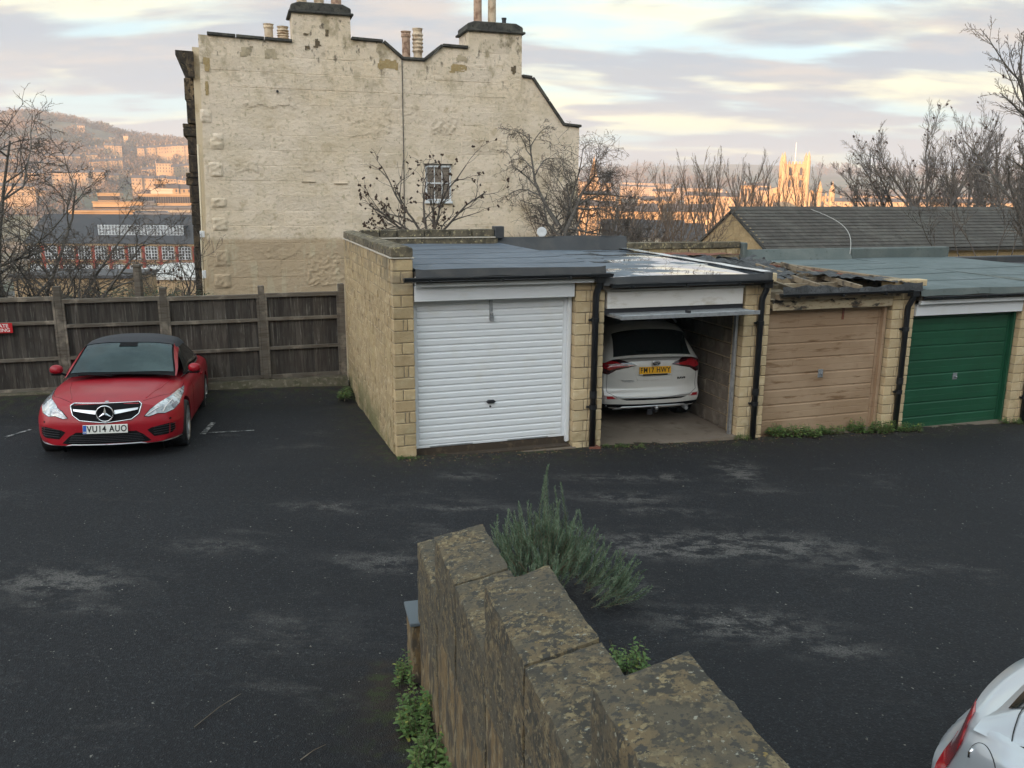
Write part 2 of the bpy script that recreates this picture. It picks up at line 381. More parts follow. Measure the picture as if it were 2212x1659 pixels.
def asphalt_mat():
    m = bpy.data.materials.new('old asphalt'); m.use_nodes = True; t = NT(m.node_tree); t.n.clear()
    p = t.new('ShaderNodeBsdfPrincipled'); o = t.new('ShaderNodeOutputMaterial'); t.link(p.outputs[0], o.inputs[0])
    v = t.new('ShaderNodeNewGeometry').outputs['Position']
    aw = t.new('ShaderNodeAttribute', attribute_name='wear').outputs['Fac']; ad = t.new('ShaderNodeAttribute', attribute_name='damp').outputs['Fac']
    col = t.mix(t.ramp(t.noise(v, .45, 5, .6), .35, .7), (.0082, .0096, .0122), (.0150, .0168, .0200))
    col = t.mix(t.ramp(t.noise(v, 2.1, 5, .6, off=(4, 2, 0)), .5, .75), col, (.012, .0125, .0135))
    grit = t.noise(v, 70, 3, .7)
    col = t.mix(t.math('MULTIPLY', t.ramp(grit, .54, .68), .8), col, (.070, .074, .078))
    col = t.mix(t.ramp(t.noise(v, 38, 2, .5, off=(7, 0, 0)), .60, .42), col, (.009, .009, .011))
    col = t.mix(t.ramp(t.noise(v, 23, 2, .5, off=(2, 8, 0)), .735, .76), col, (.20, .19, .17))
    ws = t.math('MULTIPLY', aw, t.ramp(t.noise(v, 4.2, 8, .74, (.85, 1.3, 1), off=(1, 1, 1)), .44, .58))
    ws = t.math('ADD', ws, t.math('MULTIPLY', t.ramp(t.noise(v, 1.1, 9, .76, (.7, 1.5, 1), off=(9, 1, 1)), .56, .68), .34), clamp=True)
    col = t.mix(t.math('MULTIPLY', ws, t.ramp(grit, .30, .60)), col, (.110, .104, .098))
    dd = t.math('MULTIPLY', ad, t.ramp(t.noise(v, 5, 6, .7, off=(3, 3, 1)), .3, .6))
    col = t.mix(dd, col, (.034, .024, .015))
    col = t.mix(t.math('MULTIPLY', dd, t.ramp(t.noise(v, 9, 4, .6, off=(3, 9, 1)), .5, .6)), col, (.03, .045, .012))
    t.link(col, p.inputs['Base Color']); p.inputs['Roughness'].default_value = .82; p.inputs['Specular IOR Level'].default_value = .32
    b1 = t.new('ShaderNodeBump'); b1.inputs['Strength'].default_value = .9; b1.inputs['Distance'].default_value = .006; t.link(t.noise(v, 95, 2, .6, typ='VOR'), b1.inputs['Height'])
    b2 = t.new('ShaderNodeBump'); b2.inputs['Strength'].default_value = .5; b2.inputs['Distance'].default_value = .02; t.link(t.noise(v, 7, 5, .6), b2.inputs['Height']); t.link(b1.outputs[0], b2.inputs['Normal'])
    t.link(b2.outputs[0], p.inputs['Normal'])
    return m
yard = struct(mk('asphalt_yard', yard_mesh())); yard.data.materials.append(asphalt_mat())
M['parking_paint'] = mat('worn white line paint', (.30, .30, .29), .8, [(14, (.03, .033, .036), .40, .56)])
def line_mark(a, b, wd):
    a = Vector((*a, 0)); b = Vector((*b, 0)); n = (b - a).normalized().cross(Vector((0, 0, 1))) * wd / 2; k = 8; mb = MB()
    rnd = random.Random(3)
    def f(i, j):
        p = a.lerp(b, i) + n * (j * 2 - 1) * rnd.uniform(.7, 1.05); return (p.x, p.y, zg(p.x, p.y) + .009)
    o = struct(mb.grid(f, k, 1).obj('parking_line', M['parking_paint']))
line_mark((-4.62, 12.45), (-4.50, 11.66), .09); line_mark((-4.45, 11.76), (-3.85, 11.98), .05); line_mark((-7.02, 11.7), (-7.1, 11.2), .07)

# ---- terrain: the hillside falls to the town and rises to the far hills; behind the viewer an unseen rise added to block the sun
def interp(x, tab):
    if x <= tab[0][0]: return tab[0][1]
    for (a, p), (b, q) in zip(tab, tab[1:]):
        if x <= b:
            t_ = (x - a) / (b - a); t_ = t_ * t_ * (3 - 2 * t_); return p + (q - p) * t_
    return tab[-1][1]
LEFT = [(0, -.7), (17, -.9), (24, -2.5), (40, -4), (90, -11), (150, -17), (300, -32), (620, -34), (760, -22), (860, -2), (1000, 24), (1150, 50), (1300, 77), (1430, 99), (1600, 112), (2600, 112), (6000, 100)]
RIGHT = [(0, -.7), (17, -.9), (24, -2.2), (40, -4), (90, -12), (150, -20), (300, -36), (800, -38), (1100, -20), (1350, 0), (1800, 26), (2400, 58), (3200, 104), (3600, 118), (6000, 90)]
SKYL = [(-34, 136), (-31, 136), (-29.5, 146), (-27, 143), (-25.5, 134), (-24, 122), (-22, 117), (-20, 112), (-10, 100)]
def zt(x, y):
    r_ = math.hypot(x, y); az = math.degrees(math.atan2(x, y))
    if abs(az) < 90:
        wL = max(0, min(1, (2 - az) / 16)); wL = wL * wL * (3 - 2 * wL)
        l = interp(r_, LEFT)
        if l > -34:
            k = interp(az, SKYL) / 136.0
            if r_ > 700: l = -34 + (l + 34) * (1 + (k - 1) * min(1, (r_ - 700) / 500))
        rr = interp(r_, RIGHT); rr = rr + (interp(az, [(-5, -4), (8, 4), (13, 12), (18, 6), (22, -10), (30, -26)]) if r_ > 2500 else 0) * min(1, (r_ - 2500) / 700 if r_ > 2500 else 0)
        z = l * wL + rr * (1 - wL)
        if r_ > 650: z += 5 * (noise.noise(Vector((x * .004, y * .004, 0)))) * min(1, (r_ - 650) / 300)
        return z
    rr = -y      # unseen rise behind, its height set to shade the foreground
    s_ = max(0, min(1, (rr - 14) / 120)); return -.7 + 37 * 1.36 * s_ * s_ * (3 - 2 * s_) + 1.2 * noise.noise(Vector((x * .02, y * .02, 4)))
rings = [6, 12, 17, 20, 24, 30, 40, 55, 75, 100, 130, 170, 220, 280, 350, 430, 520, 600, 680, 740, 800, 860, 920, 980, 1040, 1100, 1160, 1220, 1280, 1340, 1400, 1460, 1540, 1640, 1800, 2000, 2200, 2400, 2700, 3000, 3200, 3400, 3700]
azs = [a * .5 for a in range(-90, 91)] + [50 + 5 * k for k in range(53)]
mb = MB(); n = len(azs); mb.v = [(0, 0, -1.2)]
for r_ in rings:
    for a in azs:
        x, y = r_ * math.sin(R(a)), r_ * math.cos(R(a)); mb.v.append((x, y, zt(x, y) - (0 if abs(x) < 18 and -5 < y < 18 else .0)))
for i in range(n): mb.f.append((0, 1 + (i + 1) % n, 1 + i))
for j in range(len(rings) - 1):
    for i in range(n):
        i2 = (i + 1) % n; a = 1 + j * n; mb.f.append((a + i, a + i2, a + n + i2, a + n + i))
M['land'] = mat('winter hillside land', (.105, .085, .05), .95, [(.004, (.09, .10, .045), .4, .6), (.012, (.19, .13, .075), .5, .65), (.05, (.055, .05, .035), .5, .7)], [(.05, .5, 3.0)])
terrain = struct(mb.obj('hillside_terrain', M['land'], smooth=True))

# loose grit and crumbs of stone lying on the asphalt
rnd = random.Random(11); mb = MB()
for k in range(2600):
    if k < 1500: y = 3.2 + 9 * rnd.random() ** 1.6; x = rnd.uniform(-.75, .75) * (y * .9 + 1)
    else:
        u = rnd.uniform(-.3, 10); d = -abs(rnd.gauss(0, .22)); p = G(u, d); x, y = p.x, p.y
    s_ = rnd.uniform(.003, .0085) * (1.8 if rnd.random() < .03 else 1); z = zg(x, y) + s_ * .4; a = rnd.uniform(0, 6.3)
    pts = [(x + s_ * math.cos(a + i * 2.09) * rnd.uniform(.7, 1.4), y + s_ * math.sin(a + i * 2.09), z - s_ * .5) for i in range(3)] + [(x, y, z + s_ * .6)]
    mb.add(pts, [(0, 1, 3), (1, 2, 3), (2, 0, 3), (0, 2, 1)])
M['grit'] = mat('pale grit', (.14, .135, .12), .9, [(2.5, (.05, .05, .05), .4, .6), (3.5, (.32, .30, .26), .64, .7)])
o = mb.obj('loose_grit', M['grit']); o['kind'] = 'stuff'; o['label'] = 'pale grit and stone crumbs scattered over the dark asphalt'
# ------------------------------------------------------------ garages
M['dark_deck'] = mat('dark roof boards', (.05, .04, .03), .95)
M['soil'] = mat('damp soil', (.050, .036, .024), .95, [(9, (.10, .07, .045), .5, .7)], [(30, .6, .01)])
H = .1533
GP = 2.667
def z_at(u, d=0):
    p = G(u, d); return zg(p.x, p.y)
def stone_course(par, x0, x1, y0, th, z, m, cuts, key=0, front=True, gap=.011, jit=.003, axis='x', nm='stone'):
    """one course of blocks along local x (axis x) or y; cuts are joint positions"""
    e = [x0] + cuts + [x1]; rnd = random.Random(int(z * 1000) + int(x0 * 100) + key)
    for a, b in zip(e, e[1:]):
        L = b - a - gap
        if L < .02: continue
        sz = H - gap; me = block(L, th, sz, m, key=rnd.randint(0, 2)) if axis == 'x' else block(th, L, sz, m, rough=.007, key=rnd.randint(0, 2))
        pr = rnd.uniform(-jit, jit)
        mk(nm, me, par, (a + gap / 2, y0 + pr, z) if axis == 'x' else (y0 + pr, a + gap / 2, z))
def pier(par, x0, x1, zt_, m, zb, dep=.30, key=0):
    """stone pier: wide course alternating with a course of two halves and a sliver, with returns"""
    mb = MB(); mb.box(x0 + .012, x1 - .012, .012, dep, zb, zt_ - .006).obj('mortar_core', M['mortar'], par)
    n = int(math.ceil((zt_ - zb) / H)); rnd = random.Random(key); w_ = x1 - x0
    for i in range(n):
        z = zt_ - (i + 1) * H
        if i % 2 == 0: cuts = [] if w_ < .36 else [x0 + w_ * .5 + rnd.uniform(-.02, .02)]
        else: cuts = ([x0 + w_ * .40, x0 + w_ * .62] if w_ < .36 else [x0 + w_ * .36, x0 + w_ * .50, x0 + w_ * .80])
        stone_course(par, x0, x1, 0, dep, z, m, cuts, key + i)
def gutter(par, x0, x1, y, z, m, r_=.055):
    g = mk('gutter', None, par); mb = MB(); K = 8
    prof = [(y - r_ * math.cos(math.pi * k / K), z - r_ * .95 * math.sin(math.pi * k / K)) for k in range(K + 1)]
    inn = [(y - (r_ - .006) * math.cos(math.pi * k / K), z - (r_ - .006) * .95 * math.sin(math.pi * k / K) + .002) for k in range(K + 1)]
    poly = prof + inn[::-1]
    bpy.data.objects.remove(g)
    g = mb.prism([(a, b) for a, b in poly], x0, x1, 'x').obj('gutter', m, par)
    for xx in (x0, x1):
        MB().prism(prof, xx - .004, xx + .004, 'x').obj('end_cap', m, g)
    for k in range(3):
        xx = x0 + (x1 - x0) * (k + .35) / 3; MB().box(xx - .014, xx + .014, y - r_ - .006, y + r_, z - r_ - .008, z - r_ + .03).obj('bracket', m, g, bevel=.003)
    return g
def downpipe(par, x, z0, z1, m, kink=0.0, r_=.045):
    pts = [(x + .02, -.13, z1), (x + .02, -.12, z1 - .12), (x - .0, -.06, z1 - .26), (x, -.055, z1 - .32), (x, -.055, z0)]
    d = MB().tube(pts, [r_] * 5, 10).obj('downpipe', m, par, smooth=True)
    MB().box(x - .05, x + .085, -.185, -.06, z1 - .10, z1 + .005).obj('hopper', m, d, bevel=.01)
    for zz in (z1 - .62, z0 + .62):
        MB().cyl((x, -.055, zz - .03), (x, -.055, zz + .03), r_ + .010, n=12).box(x - .085, x + .06, -.045, -.012, zz - .014, zz + .014).obj('pipe_clip', m, d)
    MB().cyl((x, -.055, z0 + .75), (x, -.055, z0 + .85), r_ + .007, n=12).obj('pipe_joint', m, d)
    return d
def roof_slab(par, x0, x1, zt_, m, mf, felt=.10, rear=5.0, rise=.05, seams=(), segs=24):
    """flat felt roof with a turned-down front edge that is not quite straight"""
    rnd = random.Random(int(x1 * 10))
    def top(i, j):
        x = x0 + (x1 - x0) * i; y = -.13 + (rear + .13) * j
        return (x, y, zt_ + rise * j + .008 * math.sin(x * 2 + y * 1.3) + (.012 if (i in (0, 1)) else 0))
    mb = MB().grid(top, segs, 30)
    r_ = mb.obj('roof_felt', m, par, smooth=True)
    def fr(i, j):
        x = x0 + (x1 - x0) * i; zz = top(i, 0)[2]
        return (x, -.13 - .022 * (1 - j) - .006 * math.sin(x * 9), zz - felt * (1 - j) + .006 * math.sin(x * 7) * (1 - j))
    f = MB().grid(fr, 40, 3).obj('felt_edge', mf, r_, smooth=True)
    MB().box(x0 + .01, x1 - .01, -.12, rear - .02, zt_ - .17, zt_ - .03).obj('roof_deck', M['dark_deck'], par)
    for s_ in seams:
        b = MB().grid(lambda i, j: (x0 + .02 + (x1 - x0 - .04) * i, s_ + .05 * j + .012 * math.sin(3 * i + s_), top(i, (s_ + .13) / (rear + .13))[2] + .006 + .003 * j), 24, 1).obj('felt_lap', m, r_)
    return r_
def ribbed_door(par, x0, x1, z0, z1, m, n, ribd, ygap=.145, sub=0, edge=.045):
    """up-and-over door: flat steel sheet with horizontal pressed ribs"""
    W_ = x1 - x0; d = mk('door', None, par, (x0, ygap, z0)); Ht = z1 - z0
    MB().box(0, W_, .012, .035, 0, Ht).obj('door_sheet', m, d)
    for (a, b, c_, e_) in ((0, edge, 0, Ht), (W_ - edge, W_, 0, Ht), (edge, W_ - edge, Ht - .055, Ht), (edge, W_ - edge, 0, .03)):
        MB().box(a, b, 0, .012, c_, e_).obj('door_edge', m, d, bevel=.003)
    pitch = (Ht - .085) / n; me = None; xa, xb = edge + .012, W_ - edge - .012; hh = pitch - ribd * 1.2
    prof = [(.0118, 0), (.002, ribd * .6), (.0, ribd * 1.1), (.0, hh - ribd * .7), (.004, hh - ribd * .2), (.0118, hh)]
    if sub: prof = [(.0118, 0), (.0, ribd), (.0, hh * .5 - .006), (.0035, hh * .5 - .003), (.0035, hh * .5 + .003), (.0, hh * .5 + .006), (.0, hh - ribd), (.0118, hh)]
    me = MB().prism(prof, xa, xb, 'x').mesh('rib', m)
    for i in range(n): mk('rib', me, d, (0, 0, .03 + pitch * i + ribd * .5))
    return d
gl = ['white garage door with padlocked hasp under blue grey felt roof, end garage nearest the fence',
      'garage with its white door swung open and a white car inside, wet puddled roof',
      'garage with faded beige pink door and a collapsed burnt-out roof',
      'garage with dark green door and smooth green felt roof']
GR = []
zl = [(2.07, 2.31), (1.885, 2.12), (1.755, 1.93), (1.575, 1.755)]
zdoor = [(.072, 2.065), (-.10, 1.88), (-.24, 1.75), (-.37, 1.575)]
zroof = [2.49, 2.355, 2.12, 2.02]
zgut = [2.40, 2.255, 2.045, 1.90]
zpier = [2.31, 2.32, 2.16, 1.90]
for i in range(4):
    g = thing('garage', gl[i], 'garage', G(i * GP, 0), (0, 0, AL), 'row of stone garages with flat roofs'); GR.append(g)
    x0 = 0.0; xr = GP
    zb = min(z_at(i * GP), z_at((i + 1) * GP)) - .18
    pl = GP - .445
    pm = M['pier_block'] if i else M['bath_block']
    pier(g, pl, GP - .004, zpier[i], M['pier_block'], zb, key=i * 50)
    # right hand side wall behind the pier
    wt = zroof[i] - .05
    if i == 1:
        MB().box(GP - .40, GP - .23, .31, 4.9, zb, wt - .1).obj('side_wall_core', M['inner_mortar'], g)
        z = wt - .12
        zz = -.33; row = 0
        while zz < wt - .2:
            cuts = [.31 + .225 * (row % 2) + .45 * k for k in range(0, 11)]
            e = sorted(set([.31] + [c_ for c_ in cuts if .33 < c_ < 4.85] + [4.9]))
            for a, b in zip(e, e[1:]):
                mk('grey_block', block(.05, b - a - .022, .225 - .022, M['grey_block'], rough=.004, key=row % 3), g, (GP - .425 + random.Random(int(a * 99 + row)).uniform(-.005, .005), a + .011, zz))
            zz += .225; row += 1
    else:
        MB().box(GP - .30, GP - .08, .31, 4.9, zb, wt - .1).obj('side_wall', M['grey_block'], g)
    MB().box(.0 if i else .02, GP - .45, 4.78, 4.9, zb, zroof[i] - .14).obj('rear_wall', M['grey_block'], g)
    MB().box(-.06 if i else .0, GP - .40, -.03, 4.8, z_at(i * GP + 1) - .25, z_at(i * GP + 1.2) + (.012 if i == 1 else -.01)).obj('floor_slab', M['concrete'], g)
# --- garage 1 : left side wall, coping, door
g = GR[0]
zb = -.38
MB().box(-.265, -.012, .012, 4.99, zb, 2.60).box(-.262, -.02, .3, 4.97, 2.6, 2.66).obj('mortar_core', M['mortar'], g)
nrow = int((2.625 - zb) / H)
for r_ in range(nrow + 1):
    z = 2.625 - (r_ + 1) * H
    cuts = [] if r_ % 2 == 0 else ([-.277 + .135, -.277 + .19] if r_ % 4 == 1 and r_ > 2 else [-.277 + .115])
    stone_course(g, -.277, -.0, 0, .14, z, M['bath_block'], cuts, 900 + r_)
    off = .14 if r_ % 2 == 0 else .36
    rr = random.Random(r_); e = []
    p_ = .145 + (.0 if r_ % 2 else .22)
    while p_ < 4.8: e.append(p_); p_ += rr.choice([.44, .44, .30])
    stone_course(g, .145, 5.0, -.277, .13, z, M['side_block'], [c_ for c_ in e if c_ > .2], r_ * 7, axis='y', jit=.006)
MB().box(-.292, .012, -.012, 5.01, 2.626, 2.638).obj('pale_mortar_bed', M['mortar_pale'], g)
yy = 0.0; k = 0; rr = random.Random(5)
while yy < 4.95:          # coping: sloped stones stepping back
    L = .22 if k == 0 else rr.uniform(.42, .46); L = min(L, 5.0 - yy); hh = .125 + (.0 if k == 0 else .0)
    mb = MB().prism([(-.277, 2.640), (-.002, 2.640), (-.002, 2.640 + hh - .01), (-.10, 2.640 + hh + .012), (-.277, 2.640 + hh - .005)], yy + .006, yy + L - .006, 'y')
    o = mb.obj('coping_stone', M['coping_block'], g, bevel=.010); yy += L; k += 1
    for v in o.data.vertices: v.co += Vector((rr.uniform(-1, 1), rr.uniform(-1, 1), rr.uniform(-1, 1))) * .006
roof_slab(g, .0, 2.60, 2.49, M['asphalt_roof'], M['black_felt'], rear=4.75, rise=.04, seams=(.55, 1.45, 2.35, 3.25, 4.1))
gutter(g, -.16, 2.66, -.20, 2.395, M['black_plastic'])
MB().box(-.0, 2.55, -.105, -.075, 2.27, 2.40).obj('fascia_board', M['white_paint'], g)
MB().box(.005, 2.20, -.02, .12, 2.075, 2.268).obj('lintel_board', M['white_paint'], g, bevel=.004)
MB().box(.005, 2.22, .12, .2, 2.07, 2.33).obj('lintel_backing', M['white_trim'], g)
downpipe(g, 2.50, -.10, 2.37, M['black_plastic'])
MB().prism([(2.44, -.10), (2.60, -.13), (2.58, -.02), (2.5, 0)], -.135, -.05, 'z').tf(Matrix.Identity(4)).obj('clay_gully', M['rust'], g)
MB().box(2.155, 2.2, .10, .19, .0, 2.07).box(2.2, 2.222, .12, .2, 0, 2.07).obj('door_frame', M['white_paint'], g, bevel=.003)
MB().box(-.0, 2.2, .02, .20, -.14, -.03).obj('threshold', M['soil'], g); MB().box(.0, 2.2, .15, .20, -.04, .07).obj('threshold_board', M['soil'], g)
d = ribbed_door(g, .006, 2.155, .072, 2.062, M['white_paint'], 21, .014)
MB().box(1.040, 1.085, -.008, .004, 1.76, 1.99).obj('hasp', M['steel'], d, bevel=.002)
pk = MB().box(1.035, 1.092, -.05, -.015, 1.70, 1.765).obj('padlock', M['steel'], d, bevel=.006)
MB().tube([(1.045, -.03, 1.76), (1.047, -.03, 1.80), (1.063, -.03, 1.825), (1.080, -.03, 1.80), (1.082, -.03, 1.76)], .005, 6).obj('shackle', M['chrome'], pk, smooth=True)
MB().prism([(.985, .585), (1.015, .56), (1.095, .56), (1.125, .585), (1.095, .61), (1.015, .61)], -.035, .0, 'y').obj('handle', M['dark_steel'], d, bevel=.006)
MB().prism([(1.05 + .012 * math.cos(a * .7), .515 + .016 * math.sin(a * .7)) for a in range(9)], -.006, .002, 'y').obj('keyhole', M['dark_steel'], d)
for a, b in ((.2, .8), (1.3, 1.9)): MB().box(a, b, -.003, .0, .004, .020).obj('weather_strip', M['steel'], d)
MB().box(.08, 2.555, 4.72, 4.9, 2.42, 2.63).obj('rear_upstand', M['coping_block'], g)
MB().box(.05, 2.52, 4.70, 4.92, 2.632, 2.652).obj('pale_mortar_bed', M['mortar_pale'], g)
e = [-.0, .34, .66, 1.16, 1.64, 2.06, 2.50]
for a, b in zip(e, e[1:]): mk('parapet_stone', block(b - a - .025, .2, .13, M['coping_block'], rough=.004, key=1), g, (a + .012, 4.72, 2.655))
MB().box(2.50, 2.68, 4.70, 4.92, 2.62, 2.84).obj('felt_cap', M['black_felt'], g, bevel=.01)
# --- garage 2
g = GR[1]
M['wet_felt'] = mat('wet roofing felt', (.085, .105, .135), .55, [(1.4, (.12, .15, .185), .42, .66), (5, (.06, .07, .085), .5, .75)], coords='world', spec=.5)
def wet(m):
    t = NT(m.node_tree); p = [n for n in m.node_tree.nodes if n.type == 'BSDF_PRINCIPLED'][0]
    v = t.new('ShaderNodeNewGeometry').outputs['Position']
    mp = t.new('ShaderNodeMapping'); mp.inputs['Rotation'].default_value = (0, 0, -AL); t.link(v, mp.inputs[0])
    s_ = t.new('ShaderNodeSeparateXYZ'); t.link(mp.outputs[0], s_.inputs[0])
    n = t.noise(mp.outputs[0], 1.15, 4, .5, (1.0, 1.9, 1), off=(2.2, .6, 0))
    # water gathers at the low front and to the right
    lx = G(GP + 1.1, 1.3); loc = Matrix.Rotation(-AL, 3, 'Z') @ lx
    dx = t.math('MULTIPLY', t.math('SUBTRACT', s_.outputs[0], loc.x), .14); dy = t.math('MULTIPLY', t.math('SUBTRACT', s_.outputs[1], loc.y), -.055)
    f = t.math('ADD', n, t.math('ADD', dx, dy))
    k = t.ramp(f, .475, .50)
    t.link(t.math('MULTIPLY_ADD', k, -.535, .55), p.inputs['Roughness'])
    t.link(t.math('MULTIPLY', k, 1.0), p.inputs['Coat Weight']); p.inputs['Coat Roughness'].default_value = .015; p.inputs['Coat IOR'].default_value = 1.4
    t.link(t.math('MULTIPLY_ADD', k, .5, .5), p.inputs['Specular IOR Level'])
wet(M['wet_felt'])
roof_slab(g, -.10, 2.50, 2.335, M['wet_felt'], M['black_felt'], rear=4.85, rise=.04, seams=(1.3, 2.9), felt=.11)
M['wet_metal'] = mat('pale metal flashing', (.66, .70, .73), .16, [(6, (.45, .5, .52), .5, .7)], metal=.6)
MB().grid(lambda i, j: (2.40 + .17 * i, -.10 + 4.9 * j, 2.356 + .05 * j + .004 * math.sin(j * 30)), 1, 30).obj('edge_flashing', M['wet_metal'], g)
MB().box(2.44, 2.585, -.12, 4.8, 2.22, 2.345).obj('edge_kerb', M['black_felt'], g, bevel=.01)
def upst(i, j):
    x = -.13 + 2.72 * i; return (x, 4.70 + .12 * j - .02 * math.sin(x * 5), 2.37 + .27 * j - .012 * math.sin(x * 3) * j)
MB().grid(upst, 40, 5).obj('felt_upstand', M['black_felt'], g, smooth=True)
MB().box(-.13, 2.58, 4.825, 4.95, 2.2, 2.63).obj('upstand_core', M['black_felt'], g)
gutter(g, .0, 2.50, -.20, 2.25, M['black_plastic'])
MB().box(.03, 2.44, -.10, -.075, 2.16, 2.30).obj('fascia_board', M['black_felt'], g)
MB().box(.02, 2.17, -.02, .12, 1.89, 2.12).obj('lintel_board', M['white_trim'], g, bevel=.004)
MB().box(.0, 2.2, .0, .12, 2.121, 2.17).obj('lintel_top', M['white_trim'], g)
downpipe(g, 2.47, -.24, 2.22, M['black_plastic'])
MB().box(2.155, 2.2, .10, .16, -.16, 1.88).obj('door_frame', M['steel'], g, bevel=.003)
MB().box(0, 2.2, .02, .10, 1.80, 1.886).obj('track_housing', M['dark_steel'], g)
dr = mk('door', None, g, (.035, -.42, 1.80), (R(-2.0), 0, 0))   # raised leaf, lying nearly flat
MB().box(0, 2.16, 0, 1.95, .0, .03).obj('door_sheet', M['steel'], dr)
for k in range(12): MB().box(.03, 2.13, .07 + .16 * k, .07 + .16 * k + .11, .03, .040).obj('rib', M['steel'], dr, bevel=.004)
MB().box(0, 2.16, -.012, .0, -.012, .045).obj('door_edge', M['steel'], dr, bevel=.003)
MB().box(1.05, 1.09, .05, .14, .04, .075).obj('latch', M['dark_steel'], dr)
# --- garage 3 : burnt roof
g = GR[2]
rnd = random.Random(8)
gutter(g, .03, 2.36, -.20, 2.03, M['black_plastic'])
M['charred'] = mat('charred torn felt', (.045, .047, .050), .85, [(5, (.085, .088, .092), .45, .65), (24, (.02, .02, .02), .5, .7), (60, (.2, .2, .2), .68, .74)], [(12, .9, .02), (50, .6, .006)])
M['charred_board'] = mat('half charred board', (.44, .36, .24), .7, [(2.2, (.03, .027, .024), .50, .56, (1, 1, 2)), (9, (.22, .15, .08), .5, .7, (1, 1, 3))])
def jag(i, j):
    x = .08 + 2.52 * i; return (x, -.16 - .015 * (1 - j) + .01 * math.sin(x * 11), 2.0 + (.11 + .025 * math.sin(x * 3.1) + .012 * math.sin(x * 17)) * j)
MB().grid(jag, 60, 4).obj('felt_edge', M['charred'], g, smooth=True)
MB().box(.04, 2.24, -.14, -.02, 1.93, 2.02).obj('fascia_board', M['joist'], g, bevel=.006)
MB().box(.03, 2.20, -.02, .12, 1.762, 1.925).obj('lintel_board', M['charred_board'], g, bevel=.004)
for k in range(5):
    y = .25 + k * .55; xa = rnd.uniform(.02, .1)
    o = MB().box(0, 2.5, 0, .05, 0, .11).obj('roof_joist', M['joist'], g, loc=(xa, y, 1.90 + .03 * k), rot=(0, R(rnd.uniform(-1, 1)), R(rnd.uniform(-2, 2))))
for k in range(3):
    MB().box(0, .05, 0, 3.2, 0, .09).obj('roof_batten', M['joist'], g, loc=(.5 + .55 * k, .05, 1.96 + .02 * k), rot=(R(2), 0, R(-14)), bevel=.004)
def ragged(name, m, cx, cy, lx, ly, z, rot, amp, seed, n=22):
    rr = random.Random(seed); off = Vector((seed * 3.1, 0, 0)); mb = MB()
    def f(i, j):
        x = (i - .5) * lx; y = (j - .5) * ly; e = 1 + .22 * noise.noise(Vector((i * 5, j * 5, seed)))
        return (x * e, y * e, amp * .6 * noise.noise(Vector((x * 3, y * 3, seed))) + amp * .35 * noise.noise(Vector((x * 9, y * 9, seed))) + .03)
    mb.grid(f, n, n)
    keep = []
    for q in mb.f:
        c_ = sum((Vector(mb.v[i]) for i in q), Vector()) / 4
        ex = abs(c_.x) / (lx * .5); ey = abs(c_.y) / (ly * .5)
        if max(ex, ey) + .35 * noise.noise(Vector((c_.x * 6, c_.y * 6, seed + 9))) < .92: keep.append(q)
    mb.f = keep; o = mb.obj(name, m, g, loc=(cx, cy, z), rot=rot); return o
ragged('torn_felt', M['charred'], .35, 2.4, .55, 4.8, 2.20, (0, R(3), 0), .10, 1)
ragged('torn_felt', M['charred'], 1.55, 2.9, 1.1, 3.2, 2.12, (R(2), R(-3), R(-20)), .14, 2)
ragged('torn_felt', M['charred'], 2.2, .9, .9, 2.0, 2.10, (0, R(4), R(8)), .10, 3)
ragged('torn_felt', M['charred'], .75, 3.7, 1.3, 1.5, 2.22, (R(3), 0, R(30)), .12, 4)
ragged('fallen_ceiling', M['plaster'], 1.15, 1.6, 1.1, 1.6, 1.98, (R(4), R(2), R(-16)), .05, 5)
ragged('fallen_ceiling', M['plaster'], .6, .75, .9, .9, 1.95, (R(5), R(-4), R(10)), .05, 6)
ragged('broken_clay', M['rust'], 1.2, 4.2, 1.6, .5, 2.27, (0, 0, R(-8)), .05, 7, 12)
MB().box(2.50, 2.60, .0, 4.7, 2.05, 2.155).obj('edge_board', M['joist'], g, bevel=.006)
MB().box(2.40, 2.50, .3, 4.7, 2.08, 2.12).obj('edge_board', M['rust'], g)
MB().box(-.08, 2.60, 4.76, 4.98, 1.9, 2.36).obj('rear_wall_top', M['mortar'], g)
e = [-.05, .40, .92, 1.30, 1.78, 2.18, 2.55]
for a, b in zip(e, e[1:]):
    mk('parapet_stone', block(b - a - .02, .24, .12, M['side_block'], rough=.006, key=1), g, (a, 4.73, 2.25 - rnd.uniform(0, .02)))
e = [-.10, .9, 1.85, 2.50]
for a, b in zip(e, e[1:]):
    mk('mossy_coping', block(b - a - .02, .30, .12, M['coping_block'], rough=.010, key=2), g, (a, 4.71, 2.375))
MB().box(2.50, 2.60, 4.6, 5.02, 2.15, 2.48).obj('felt_cap', M['green_felt_dark'], g, bevel=.02)
downpipe(g, 2.47, -.24, 2.01, M['black_plastic'])
MB().box(2.145, 2.2, .08, .19, -.22, 1.755).obj('door_frame', M['pink_paint'], g, bevel=.003)
d = ribbed_door(g, .03, 2.145, -.24, 1.752, M['pink_paint'], 8, .012, sub=1)
MB().box(1.37, 1.41, -.01, .002, 1.80, 1.99).obj('latch', M['rust'], d, bevel=.003)
MB().box(1.02, 1.11, -.012, .002, .90, 1.03).cyl((1.065, -.04, .96), (1.065, -.01, .96), .016, n=10).obj('handle', M['steel'], d, bevel=.003)
